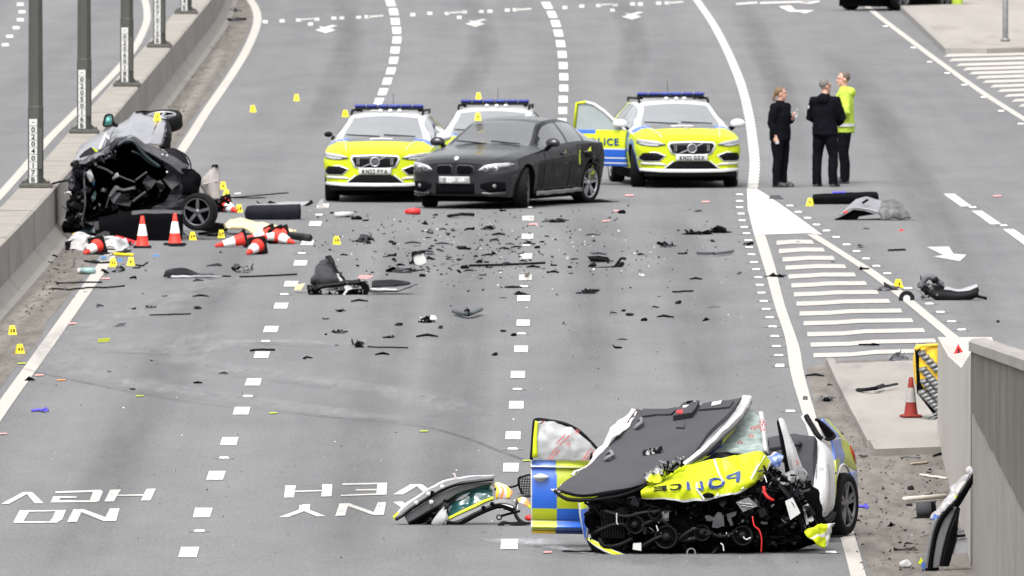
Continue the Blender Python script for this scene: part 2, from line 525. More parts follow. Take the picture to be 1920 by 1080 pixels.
    def crumple(s, amp, seed, n=7, start=0, freq=(2.5, 7)):
        rnd = random.Random(seed); fl = []
        for _ in range(n):
            d = Vector((rnd.gauss(0, 1), rnd.gauss(0, .6), rnd.gauss(0, 1))).normalized()
            fl.append((d, rnd.uniform(*freq), rnd.uniform(0, 10), Vector((rnd.uniform(-.4, .4), -1, rnd.uniform(-.2, .8))).normalized() * rnd.uniform(.4, 1)))
        for i in range(start, len(s.v)):
            p = s.v[i]; q = Vector((0, 0, 0)); w = Vector(mnoise.noise_vector(p * 2.2)) * .12
            for d, f, ph, o in fl:
                x = (p + w).dot(d) * f + ph; q += o * (abs((x % 2) - 1) - .5)
            s.v[i] = p + q * amp
        return s
    def surf(s, g, mat, thick=0.0, smooth=True, tdir=None):
        nr, nc = len(g), len(g[0])
        vs = [p for r in g for p in r]
        fs = []; ms = []
        fn = None if isinstance(mat, str) else mat
        for i in range(nr - 1):
            for j in range(nc - 1):
                fs.append((i * nc + j, i * nc + j + 1, (i + 1) * nc + j + 1, (i + 1) * nc + j))
                ms.append(fn((j + .5) / (nc - 1), (i + .5) / (nr - 1)) if fn else mat)
        keep = [k for k, m in enumerate(ms) if m is not None]
        fs = [fs[k] for k in keep]; ms = [ms[k] for k in keep]
        s.add(vs, fs, ms, smooth)
        if thick:
            nv = [Vector((0, 0, 0)) for _ in vs]
            for f in fs:
                q = (vs[f[1]] - vs[f[0]]).cross(vs[f[2]] - vs[f[0]])
                for k in f: nv[k] = nv[k] + q
            if tdir is not None:
                back = [p + Vector(tdir) * thick for p in vs]
            else:
                back = [p - (q.normalized() if q.length else Vector((0, 0, 1))) * thick for p, q in zip(vs, nv)]
            cnt = {}
            for f in fs:
                for a, b in zip(f, f[1:] + f[:1]):
                    e = (min(a, b), max(a, b)); cnt[e] = cnt.get(e, 0) + 1
            bfs = [tuple(reversed(f)) for f in fs]
            s.add(back, bfs, ms, smooth)
            n0 = len(s.v) - 2 * len(vs)
            n1 = n0 + len(vs)
            for f, m in zip(fs, ms):
                for a, b in zip(f, f[1:] + f[:1]):
                    if cnt[(min(a, b), max(a, b))] == 1:
                        s.f.append((n0 + b, n0 + a, n1 + a, n1 + b)); s.m.append(m); s.sm.append(False)
        return s
    def text(s, txt, mtx, size, mat, gap=0.14, centre=True, depth=0.0, width=None):
        """letters in the xy plane of mtx; centred"""
        x = 0; items = []
        for ch in txt:
            if ch == ' ':
                x += .35; continue
            vs, fs, w = GLYPH[ch]
            items.append((x, vs, fs)); x += w + gap
        tot = x - gap
        k = size / 0.73
        kx = k if width is None else width / tot
        for ox, vs, fs in items:
            s.add([mtx @ Vector(((ox + a - tot / 2) * kx, (b - .365) * k, depth)) for a, b in vs], fs, mat)
        return s
    def xf(s, mtx, start=0):
        for i in range(start, len(s.v)): s.v[i] = mtx @ s.v[i]
        return s
    def build(s, name, parent=None, org=None, mods=None):
        me = bpy.data.meshes.new(name)
        o = Vector(org) if org is not None else (Vector(parent['_org']) if (parent is not None and '_org' in parent) else Vector((0, 0, 0)))
        me.from_pydata([tuple(v - o) for v in s.v], [], s.f)
        used = []
        idx = []
        for m in s.m:
            if m not in used: used.append(m)
            idx.append(used.index(m))
        for m in used: me.materials.append(MATS[m])
        me.polygons.foreach_set('material_index', idx)
        me.polygons.foreach_set('use_smooth', s.sm)
        if s.fade is not None:
            at = me.attributes.new('fade', 'FLOAT', 'POINT')
            at.data.foreach_set('value', s.fade)
        me.update()
        ob = bpy.data.objects.new(name, me)
        COL.objects.link(ob)
        if parent is not None: ob.parent = parent
        elif org is not None: ob.location = o
        if parent is not None and '_org' in parent: ob['_org'] = parent['_org']
        return ob

def tag(o, label=None, cat=None, group=None, kind=None):
    if label: o['label'] = label
    if cat: o['category'] = cat
    if group: o['group'] = group
    if kind: o['kind'] = kind
    return o
def thing(name, org, label, cat, group=None, traced=False, yaw=0.0):
    """Empty at the base; traced=True: its parts are given in world coordinates"""
    e = bpy.data.objects.new(name, None)
    e.empty_display_size = .2
    COL.objects.link(e)
    e.location = org
    e.rotation_euler = (0, 0, yaw)
    if traced: e['_org'] = tuple(org)
    return tag(e, label, cat, group)
def clone(root, loc, rotz=None, label=None):
    r = root.copy(); COL.objects.link(r); r.location = loc
    if rotz is not None: r.rotation_euler = (r.rotation_euler[0], r.rotation_euler[1], rotz)
    if label: r['label'] = label
    for ch in list(root.children):
        c = ch.copy(); COL.objects.link(c); c.parent = r
        for g in list(ch.children):
            d = g.copy(); COL.objects.link(d); d.parent = c
    return r
def lerp_tab(tab):
    xs = [a for a, b in tab]; ys = [b for a, b in tab]
    def f(x):
        if x <= xs[0]: return ys[0]
        if x >= xs[-1]: return ys[-1]
        i = 0
        while x > xs[i + 1]: i += 1
        h = xs[i + 1] - xs[i]; t = (x - xs[i]) / h
        def sl(k):
            if k == 0 or k == len(xs) - 1: 
                a = 0 if k == 0 else k - 1
                return (ys[a + 1] - ys[a]) / (xs[a + 1] - xs[a])
            d0 = (ys[k] - ys[k - 1]) / (xs[k] - xs[k - 1]); d1 = (ys[k + 1] - ys[k]) / (xs[k + 1] - xs[k])
            return 0 if d0 * d1 <= 0 else 2 * d0 * d1 / (d0 + d1)
        m0, m1 = sl(i) * h, sl(i + 1) * h
        return ys[i] * (2 * t ** 3 - 3 * t * t + 1) + m0 * (t ** 3 - 2 * t * t + t) + ys[i + 1] * (-2 * t ** 3 + 3 * t * t) + m1 * (t ** 3 - t * t)
    return f
# ================================================================== SETTING
random.seed(4)
def gpts(px, z): return [G(u, v, z) for u, v in px]
def smooth_px(px, n=6):
    out = []
    for i in range(len(px) - 1):
        p0 = px[max(i - 1, 0)]; p1 = px[i]; p2 = px[i + 1]; p3 = px[min(i + 2, len(px) - 1)]
        for k in range(n):
            f = k / n
            out.append(tuple(0.5 * ((2 * p1[c]) + (p2[c] - p0[c]) * f + (2 * p0[c] - 5 * p1[c] + 4 * p2[c] - p3[c]) * f * f + (3 * p1[c] - p0[c] - 3 * p2[c] + p3[c]) * f ** 3) for c in (0, 1)))
    out.append(px[-1])
    return out

mb = MB()
xs = [-900, -60, 60, 900]; ys = [-200, 60, 700, 7000]
mb.surf([[Vector((x, y, 0)) for x in xs] for y in ys], 'asphalt')
road = tag(mb.build('road'), kind='structure')

def flat_part(name, px, z, mat, parent=road):
    mb = MB(); mb.poly(gpts(px, z), mat)
    return mb.build(name, parent)
def strip(name, px, w, z, mat, parent=road, jag=0.0, n=6, fade=False, wpx=False):
    """ribbon on the ground; w metres across the view (x)"""
    cs = [G(u, v, z) for u, v in smooth_px(px, n)]
    mb = MB(); vs = []; fd = []
    k = 5 if fade else 2
    for i, c in enumerate(cs):
        t = (cs[min(i + 1, len(cs) - 1)] - cs[max(i - 1, 0)]).normalized()
        nrm = Vector((t.y, -t.x, 0))
        ww = w(i / (len(cs) - 1)) if callable(w) else w
        for j in range(k):
            a = j / (k - 1) - .5
            jj = jag * mnoise.noise(Vector((i * .9, j * 7.7, len(px)))) if jag else 0
            vs.append(c + nrm * (a * ww + jj * (1 if j in (0, k - 1) else 0)))
            e = min(1, i / 3, (len(cs) - 1 - i) / 3)
            fd.append(max(0, (1 - (2 * a) ** 2)) * e)
    fs = [(i * k + j, (i + 1) * k + j, (i + 1) * k + j + 1, i * k + j + 1) for i in range(len(cs) - 1) for j in range(k - 1)]
    mb.add(vs, fs, mat)
    # keep normals up
    for q, f in enumerate(mb.f):
        a, b, c = (mb.v[x] for x in f[:3])
        if (b - a).cross(c - a).z < 0: mb.f[q] = tuple(reversed(f))
    if fade: mb.fade = fd
    return mb.build(name, parent)

# far side of the barrier and other surfaces
Z1, Z2, Z3 = 0.004, 0.008, 0.012
TOE = [(-470, 1180), (-200, 835), (0, 605), (128, 455), (251, 290), (318, 200), (392, 100), (428, 48), (443, 10), (447, -20), (438, -70), (405, -130), (340, -190)]
toe = smooth_px(TOE, 6)
EDGE_L = [(-215, 1105), (-60, 862), (0, 770), (60, 686), (100, 630), (188, 505), (270, 385), (345, 275), (385, 212), (433, 142), (463, 92), (481, 48), (481, 22), (468, -2), (430, -50), (350, -120)]
el = smooth_px(EDGE_L, 6)
# silted channel between barrier and edge line
def dirt_strip():
    mb = MB(); vs = []; fs = []
    a = [G(u, v, Z1) for u, v in toe]
    for p in a:
        vi = 395900.0 / p.y + HOR
        # edge line x at the same depth
        for q, r in zip(el, el[1:]):
            if r[1] <= vi <= q[1]:
                t = (q[1] - vi) / max(1e-6, q[1] - r[1]); uu = q[0] + (r[0] - q[0]) * t; break
        else: uu = vi * 0 + (el[0][0] if vi > el[0][1] else el[-1][0])
        e = G(uu, vi, Z1)
        vs += [Vector((p.x - .3, p.y, Z1)), Vector((p.x + (e.x - p.x) * .78 + .08 * mnoise.noise(Vector((p.y * .3, 0, 0))), p.y, Z1))]
    n = len(a)
    fs = [(2 * i, 2 * i + 1, 2 * i + 3, 2 * i + 2) for i in range(n - 1)]
    mb.add(vs, fs, 'dirt')
    return tag(mb.build('verge_silt'), kind='structure')
dirt_strip()
strip('edge_line', EDGE_L, 0.19, Z2, 'road_paint_edge', n=8)
# opposite carriageway
strip('edge_line', [(-160, 545), (-60, 432), (0, 366), (48, 312), (90, 262), (130, 222), (174, 178), (222, 128), (252, 90), (270, 55), (276, 30), (270, -5), (250, -40), (200, -90)], 0.17, Z2, 'road_paint_edge', n=8)
def dash(cu, cv, wpx, hpx, lean=0.0, name='lane_dash', mat='road_paint'):
    j = lambda: random.uniform(-.4, .4)
    px = [(cu - wpx / 2 + lean * hpx / 2 * -1 + j(), cv + hpx / 2 + j() * .3), (cu + wpx / 2 - lean * hpx / 2 + j(), cv + hpx / 2 + j() * .3),
          (cu + wpx / 2 + lean * hpx / 2 + j(), cv - hpx / 2 + j() * .3), (cu - wpx / 2 + lean * hpx / 2 + j(), cv - hpx / 2 + j() * .3)]
    return flat_part(name, px, Z2, mat)
for u, v in [(10, 84), (18, 68), (30, 52), (38, 37), (41, 22), (38, 8)]:
    dash(u, v, 13, 5.5)
LL = [(1115, 327), (1035, 354), (961, 380), (891, 405), (827, 430), (770, 453), (716, 475), (665, 491), (617, 508), (573, 527), (532, 546), (493, 563), (455, 576), (419, 591), (386, 605)]
for v, u in LL: dash(u, v, 34 * (v + 819) / 1854 * 1.0, max(7.2, 19.5 * ((v + 819) / 1854) ** 2), .30)
RL = [(1108, 949), (1020, 955), (946, 956), (876, 958), (816, 962), (759, 968), (702, 971), (654, 977), (605, 981), (559, 982), (520, 985), (480, 986), (443, 989), (409, 990), (376, 991)]
for v, u in RL: dash(u, v, 32 * (v + 819) / 1854, max(7.2, 19.5 * ((v + 819) / 1854) ** 2), .06)
for u, v, l in [(702, 210, .35), (710, 190, .35), (718, 172, .32), (726, 152, .3), (733, 133, .25), (738, 113, .2), (741, 94, .12), (744, 75, .05), (744, 57, -.05), (741, 40, -.12), (738, 22, -.2), (732, 5, -.35), (722, -12, -.5)]:
    dash(u, v, 16.5, 13, l)
for u, v, l in [(1054, 228, 0), (1055, 207, 0), (1056, 186, -.02), (1057, 165, -.03), (1057, 144, -.04), (1056, 123, -.05), (1054, 102, -.1), (1051, 82, -.18), (1047, 62, -.25), (1042, 44, -.3), (1035, 27, -.4), (1026, 10, -.5), (1012, -8, -.6)]:
    dash(u, v, 16.5, 13, l)
# lettering on the road (for traffic coming towards the wrecks)
Lz = lambda k, ox, oy: [(ox + a / 2.526, oy + b / 2.526) for a, b in k]
LET = [
    [(5, 517), (110, 461), (152, 461), (207, 514), (165, 514), (128, 470), (42, 517)],                                                  # V
    [(263, 458), (475, 450), (488, 458), (470, 503), (452, 509), (240, 510), (252, 482), (365, 482), (360, 488), (283, 489), (280, 501), (425, 500), (440, 461), (262, 466)],   # G
    [(522, 450), (573, 449), (557, 474), (680, 472), (695, 446), (738, 445), (712, 500), (668, 501), (678, 478), (553, 479), (540, 505), (494, 506)],  # H
    [(93, 548), (312, 546), (295, 590), (270, 606), (62, 607)],                                                                          # O outer
    [(348, 542), (395, 541), (500, 580), (520, 538), (567, 538), (550, 598), (492, 599), (385, 556), (365, 602), (318, 603)],                # N
    [(1352, 430), (1402, 430), (1396, 455), (1526, 452), (1526, 424), (1574, 424), (1570, 481), (1522, 482), (1524, 457), (1395, 460), (1392, 486), (1345, 487)],  # H
    [(1622, 420), (1834, 416), (1830, 473), (1614, 480), (1614, 474), (1782, 468), (1784, 453), (1684, 454), (1684, 448), (1785, 446), (1787, 424), (1622, 428)],  # E
    [(1862, 472), (1945, 424), (2000, 424), (2060, 470), (2015, 470), (1975, 433), (1910, 472)],                                            # V
    [(1320, 580), (1415, 545), (1420, 520), (1468, 519), (1466, 545), (1542, 575), (1500, 576), (1440, 551), (1365, 580)],                   # Y
    [(1608, 515), (1655, 514), (1770, 556), (1790, 510), (1828, 509), (1818, 569), (1768, 570), (1648, 527), (1635, 572), (1588, 574)],     # N
    [(1862, 508), (1905, 506), (1985, 560), (2060, 505), (2100, 505), (2000, 568), (1950, 568)],                                            # A
]
for i, k in enumerate(LET):
    px = Lz(k, 0, 740)
    if i == 3:                                           # O is an open ring of four strokes
        mb = MB()
        o = px + [px[0]]
        q = Lz([(138, 554), (262, 552), (248, 586), (236, 600), (110, 600)], 0, 740); q = q + [q[0]]
        mb.add([G(u, v, Z2) for u, v in o[:5]] + [G(u, v, Z2) for u, v in q[:5]], [(a, (a + 1) % 5, 5 + (a + 1) % 5, 5 + a) for a in range(5)], 'road_paint')
        for w, f in enumerate(mb.f):
            a, b, c = (mb.v[x] for x in f[:3])
            if (b - a).cross(c - a).z < 0: mb.f[w] = tuple(reversed(f))
        mb.build('painted_letter', road)
    else:
        flat_part('painted_letter', px, Z2, 'road_paint')
# far row of markings
for k in [[(75, 82), (138, 78), (200, 75), (245, 90), (268, 72), (332, 68), (362, 67), (425, 65), (457, 63)], [(628, 55), (692, 50), (757, 50), (802, 65), (822, 45), (885, 43), (917, 42), (982, 38), (1012, 37)],
          [(1198, 28), (1262, 23), (1325, 20), (1377, 38), (1387, 18), (1452, 15), (1482, 15), (1550, 12), (1582, 11)]]:
    for a, b in k: dash(460 + a / 2, b / 2, 9, 5.5, name='painted_block')
    a, b = k[-1]
    flat_part('painted_letter', [(460 + a / 2, b / 2 + 1), (460 + a / 2 + 30, b / 2 - 1), (460 + a / 2 + 30, b / 2 - 3.2), (460 + a / 2, b / 2 - 1.2)], Z2, 'road_paint')
    a0, b0 = k[2]
    flat_part('painted_letter', [(460 + a0 / 2, b0 / 2), (460 + a0 / 2 + 34, b0 / 2 - 2), (460 + a0 / 2 + 34, b0 / 2 - 3.6), (460 + a0 / 2, b0 / 2 - 1.8)], Z2, 'road_paint')
for cx, cy in [(611, 56), (892, 44.5), (1185, 31)]:
    flat_part('painted_arrow', [(cx - 14, cy - 7), (cx - 3, cy - 5), (cx + 12, cy - 9), (cx + 22, cy - 8), (cx + 8, cy - 4), (cx + 7, cy - 3), (cx + 18, cy), (cx, cy + 6), (cx - 20, cy), (cx - 8, cy - 3)], Z2, 'road_paint')
flat_part('painted_letter', [(1380, 9), (1420, 6), (1420, 3), (1380, 6)], Z2, 'road_paint')
flat_part('painted_letter', [(1425, 7), (1520, 4), (1520, 1), (1425, 4)], Z2, 'road_paint')
flat_part('painted_arrow', [(1460, 12), (1482, 10), (1492, 19), (1527, 19), (1510, 25), (1498, 22), (1480, 22)], Z2, 'road_paint')
flat_part('painted_letter', [(1503, 3), (1535, 1), (1538, 3), (1520, 7), (1500, 6)], Z2, 'road_paint')
# nearside line of the three lanes: ribbed line, gore and slip road
RIB = smooth_px([(1285, -28), (1312, 8), (1340, 50), (1368, 105), (1390, 160), (1404, 215), (1412, 270), (1415, 310), (1411, 354)], 40)
strip('edge_line', [(1285, -28), (1312, 8), (1340, 50), (1368, 105), (1390, 160), (1404, 215), (1412, 270), (1415, 310), (1411, 354)], .16, Z2, 'rib_base')
vlast = -30
for u, v in RIB:
    st = 3.0 + 2.4 * max(0, v) / 354
    if v - vlast >= st:
        vlast = v; a, b = G(u, v, .010), G(u, v - st * .62, .010)
        du = 0
        for q in RIB:
            if q[1] >= v - st * .62: b = G(q[0], v - st * .62, .010); break
        mb = MB(); mb.add([a + Vector((-.095, 0, 0)), a + Vector((.095, 0, 0)), b + Vector((.095, 0, 0)), b + Vector((-.095, 0, 0))], [(0, 1, 2, 3)], 'road_paint')
        mb.build('raised_rib', road)
Zx = lambda k: [(1380 + a / 2.9185, 330 + b / 2.9185) for a, b in k]
flat_part('painted_gore', Zx([(60, 68), (65, 180), (100, 322), (398, 312), (470, 320), (300, 195), (160, 98), (105, 66)]), Z2, 'road_paint')
def band(name, left, right, mat):
    mb = MB()
    l = gpts(smooth_px(left, 4), Z2); r = gpts(smooth_px(right, 4), Z2)
    n = min(len(l), len(r))
    mb.add(l[:n] + r[:n], [(i, i + 1, n + i + 1, n + i) for i in range(n - 1)], mat)
    for q, f in enumerate(mb.f):
        a, b, c = (mb.v[x] for x in f[:3])
        if (b - a).cross(c - a).z < 0: mb.f[q] = tuple(reversed(f))
    return mb.build(name, road)
band('edge_line', Zx([(100, 323), (160, 520), (215, 720), (270, 890), (300, 1080)]) + [(1506, 780), (1540, 900), (1578, 1015), (1600, 1100), (1640, 1250)],
     Zx([(160, 323), (215, 500), (265, 700), (345, 930), (372, 1080)]) + [(1530, 780), (1568, 900), (1606, 1015), (1630, 1100), (1680, 1250)], 'road_paint_edge')
band('edge_line', Zx([(385, 318), (590, 445), (800, 592), (1130, 862)]) + [(1860, 710)], Zx([(440, 318), (632, 440), (838, 572), (1190, 858)]) + [(1890, 700)], 'road_paint_edge')
HB = [(222, 366, 428, 361), (235, 411, 488, 403), (255, 457, 543, 448), (270, 502, 605, 494), (287, 550, 658, 539), (303, 599, 718, 586), (317, 648, 782, 635), (331, 699, 846, 683), (348, 753, 912, 736), (370, 806, 972, 789), (390, 866, 1036, 843), (408, 923, 1098, 900), (424, 981, 1112, 954)]
for a, b, c, d in HB:
    m = (a + c) / 2
    top = Zx([(a, b - 12), (a + (c - a) * .3, b - 16), (m, (b + d) / 2 - 16), (c - 12, d - 11)]); bot = Zx([(c, d + 11), (m, (b + d) / 2 + 6), (a + (c - a) * .3, b + 6), (a, b + 12)])
    flat_part('hatch_bar', top + bot, Z2, 'paint_worn')
for k in [[(1135, 97), (1195, 97), (1290, 165), (1230, 166)], [(1290, 190), (1345, 190), (1452, 262), (1395, 265)], [(1460, 290), (1520, 290), (1650, 380), (1590, 385)], [(1665, 415), (1725, 415), (1870, 512), (1800, 518)]]:
    flat_part('lane_dash', Zx(k), Z2, 'road_paint')
flat_part('painted_arrow', Zx([(1045, 388), (1165, 385), (1190, 425), (1262, 430), (1225, 466), (1078, 440), (1135, 432)]), Z2, 'road_paint')
# far right: edge line, island and hatching
strip('edge_line', [(1600, -12), (1645, 28), (1700, 70), (1760, 115), (1840, 172), (1925, 226), (2040, 296)], .15, Z2, 'road_paint_edge')
for i, (a, b) in enumerate([(1385, 370), (1415, 400), (1465, 432), (1510, 460), (1550, 488), (1595, 516), (1640, 545), (1690, 575), (1740, 605), (1785, 638), (1835, 670), (1880, 703)]):
    u, v = 1380 + a / 3.5556, b / 3.5556
    flat_part('hatch_bar', [(u, v + 2.6), (u + 8, v - 2.8), (2060, v - 10), (2060, v - 4.5)], Z2, 'road_paint_edge')
mb = MB()
isl = [(1665, -10), (1700, 22), (1740, 60), (1772, 90), (1850, 91), (2100, 84), (2100, -60), (1640, -60)]
top = [G(u, v, .12) for u, v in isl]; bot = [Vector((p.x, p.y, 0)) for p in top]
mb.poly(top, 'paving')
nn = len(top)
mb.add(bot + top, [(i, (i + 1) % nn, nn + (i + 1) % nn, nn + i) for i in range(nn)], 'kerb_concrete')
island = tag(mb.build('pavement'), kind='structure')
def kerb(px, parent, w=.13, z=.125, mat='kerb_concrete'):
    mb = MB(); c = [G(u, v) for u, v in px]; vs = []; fs = []
    for i, p in enumerate(c):
        t = (c[min(i + 1, len(c) - 1)] - c[max(i - 1, 0)]).normalized(); nr = Vector((t.y, -t.x, 0)) * (w / 2)
        vs += [p - nr, p - nr + Vector((0, 0, z)), p + nr + Vector((0, 0, z)), p + nr]
    for i in range(len(c) - 1):
        for j in range(3): fs.append((4 * i + j, 4 * i + j + 1, 4 * i + 5 + j, 4 * i + 4 + j))
    fs += [(0, 1, 2, 3), tuple(4 * len(c) - 4 + k for k in (3, 2, 1, 0))]
    mb.add(vs, fs, mat); return mb.build('kerb', parent)
kerb([(1662, -10), (1697, 22), (1737, 60), (1769, 91)], island)
kerb([(1771, 92.6), (1850, 93.6), (2100, 86.6)], island)
# concrete pad and dirt beside the right-hand wall
flat_part('shoulder_silt', [(1512, 690), (1552, 678), (1800, 668), (1830, 840), (1860, 1085), (1930, 1300), (1690, 1300), (1634, 1090), (1600, 985), (1562, 880), (1530, 770)], Z1, 'dirt', None)
tag(bpy.data.objects['shoulder_silt'], kind='structure')
mb = MB()
pad = [(1553, 682), (1800, 672), (1806, 836), (1640, 842), (1603, 775)]
top = [G(u, v, .09) for u, v in pad]; bot = [Vector((p.x, p.y, 0)) for p in top]; nn = len(top)
mb.poly(top, 'concrete_pad')
mb.add(bot + top, [(i, (i + 1) % nn, nn + (i + 1) % nn, nn + i) for i in range(nn)], 'kerb_concrete')
padob = tag(mb.build('concrete_pad'), kind='structure')
kerb([(1556, 684), (1576, 728), (1600, 776), (1622, 817), (1634, 840)], padob, .10, .095, 'concrete_pad')
# studs
def stud(u, v):
    p = G(u, v); mb = MB()
    mb.box((p.x, p.y, .013), (.13, .13, .018), 'stud_white', taper=.75)
    mb.box((p.x, p.y, .006), (.24, .22, .004), 'mid_grey')
    return mb.build('road_stud', road)
for a, b in [(20, 105), (20, 140), (20, 175), (28, 210), (34, 247), (45, 283), (58, 318), (68, 355), (72, 393), (85, 433), (98, 475), (110, 515), (122, 558), (130, 600), (140, 643), (152, 688), (165, 732), (185, 778), (200, 828), (212, 880), (222, 935), (235, 985), (240, 1038),
             (295, 166), (340, 200), (392, 233), (440, 270), (495, 303), (548, 338), (605, 379), (660, 415), (712, 456), (768, 496), (828, 537), (942, 618), (1058, 703), (1118, 748), (1180, 800), (1235, 845), (1295, 175), (1465, 274)]:
    stud(1380 + a / 2.9185, 330 + b / 2.9185)
for u, v in [(1660, 50), (1712, 90), (1743, 117), (1776, 138), (1808, 160), (1844, 183), (1877, 209), (1914, 233), (970, 731), (961, 843), (465, 744), (420, 860), (374, 997), (498, 641), (533, 553), (982, 538), (987, 461), (978, 627), (566, 476), (598, 404), (991, 390), (1482, 772), (1558, 1037), (1462, 688), (497, 41)]:
    stud(u, v)
# powder and washed marks on the carriageway, painted shadow under the wreck
for k, w in [([(640, 1085), (690, 800), (730, 600), (775, 420)], 1.0), ([(830, 1085), (850, 800), (865, 600), (885, 420)], 1.0), ([(130, 1085), (255, 800), (360, 600), (460, 430)], .9), ([(1105, 740), (1110, 600), (1120, 480), (1125, 395)], 1.0), ([(1330, 760), (1305, 600), (1280, 480), (1255, 395)], .9),
             ([(590, 250), (640, 140), (655, 60), (640, -10)], .8), ([(860, 180), (900, 110), (900, 50), (880, -10)], .8), ([(1160, 170), (1190, 100), (1180, 40), (1150, -10)], .8), ([(1490, 330), (1470, 200), (1430, 90), (1380, 0)], .8), ([(1850, 640), (1760, 430), (1660, 240), (1560, 90)], .9)]:
    strip('wheel_track', k, w, .0125, 'wheel_track', fade=True)
strip('silt_patch', [(-40, 690), (20, 610), (70, 560), (120, 520)], .5, .009, 'silt', fade=True)
strip('silt_patch', [(150, 478), (250, 350), (330, 230), (390, 140), (425, 70)], .45, .009, 'silt', fade=True)
strip('powder_mark', [(120, 655), (200, 605), (290, 575), (360, 545), (430, 515)], 1.3, .014, 'powder', fade=True)
strip('powder_mark', [(90, 640), (150, 690), (260, 720), (420, 745), (600, 770), (760, 790)], 1.1, .015, 'powder', fade=True)
strip('powder_mark', [(380, 620), (330, 650), (420, 690), (600, 715), (760, 740), (860, 780)], 1.2, .016, 'powder', fade=True)
strip('powder_mark', [(200, 640), (300, 660), (480, 640), (640, 650)], 1.5, .017, 'powder', fade=True)
strip('washed_mark', [(958, 1012), (1010, 1020), (1060, 1030), (1130, 1040)], lambda t: .35 * (1 - t) + .15, .014, 'wash', fade=True)
strip('washed_mark', [(965, 1008), (1000, 1018), (1090, 1024)], .9, .015, 'wash', fade=True)
strip('tyre_mark', [(40, 690), (130, 710), (290, 742), (430, 762), (560, 775), (700, 788), (800, 800), (880, 822), (930, 842), (990, 863)], .035, .018, 'tyre_mark', n=10, fade=True)
strip('painted_shadow', [(1560, 1010), (1500, 1030), (1300, 1046), (1110, 1052)], 4.0, .013, 'wreck_shadow', fade=True)  # shadow under the wreck, painted onto the road
for u, v, c in [(262, 742, 'hivis_yellow'), (512, 774, 'hivis_yellow'), (795, 808, 'hivis_yellow'), (988, 863, 'hivis_yellow'), (41, 681, 'hivis_yellow'), (115, 712, 'orange'), (74, 703, 'pink'), (137, 606, 'pink'), (198, 522, 'pink'), (5, 813, 'pink'),
                (1180, 366, 'pink'), (1323, 378, 'pink'), (1158, 395, 'pink'), (1136, 414, 'pink'), (1000, 420, 'pink'), (1870, 367, 'pink'), (1027, 1035, 'pink')]:
    flat_part('paint_tick', [(u - 8, v + 1.2), (u + 7, v + .8), (u + 8, v - 1.2), (u - 7, v - .9)], Z3, c)

# ------------------------------------------------------------------ central barrier
mb = MB()
toe_g = [G(u, v) for u, v in toe]
prof = [(.02, -.05), (0, .0), (-.10, .05), (-.24, .22), (-.255, .80), (-.30, .82), (-.80, .82), (-.83, .80), (-.83, -.05)]
vs = []; fs = []; ms = []
for p in toe_g:
    for x, z in prof: vs.append(Vector((p.x + x, p.y, z)))
k = len(prof)
pm = ['concrete', 'barrier_toe', 'barrier_toe', 'concrete', 'barrier_top', 'barrier_top', 'concrete', 'concrete']
for i in range(len(toe_g) - 1):
    for j in range(k - 1):
        fs.append((i * k + j, i * k + j + 1, (i + 1) * k + j + 1, (i + 1) * k + j)); ms.append(pm[j])
mb.add(vs, fs, ms)
barrier = thing('central_barrier', (toe_g[0].x, toe_g[0].y, 0), 'low concrete barrier with wide flat top between the two carriageways', 'barrier', traced=True)
mb.build('wall', barrier)
for yj in (236, 248, 262, 276, 289, 301, 313, 326, 340, 355):          # joints: a dark sealed gap standing 3 mm proud
    c = None
    for a, b in zip(toe_g, toe_g[1:]):
        if a.y <= yj <= b.y: c = a.lerp(b, (yj - a.y) / (b.y - a.y))
    if c is None: continue
    mb = MB(); pr = [(x + .003, z) for x, z in prof[2:5]] + [(x, z + .003) for x, z in prof[5:7]]
    vs = [Vector((c.x + x, c.y + dy, z)) for dy in (0, .12) for x, z in pr]
    n = len(pr)
    mb.add(vs, [(i, i + 1, n + i + 1, n + i) for i in range(n - 1)], 'concrete_dark')
    mb.build('joint', barrier)

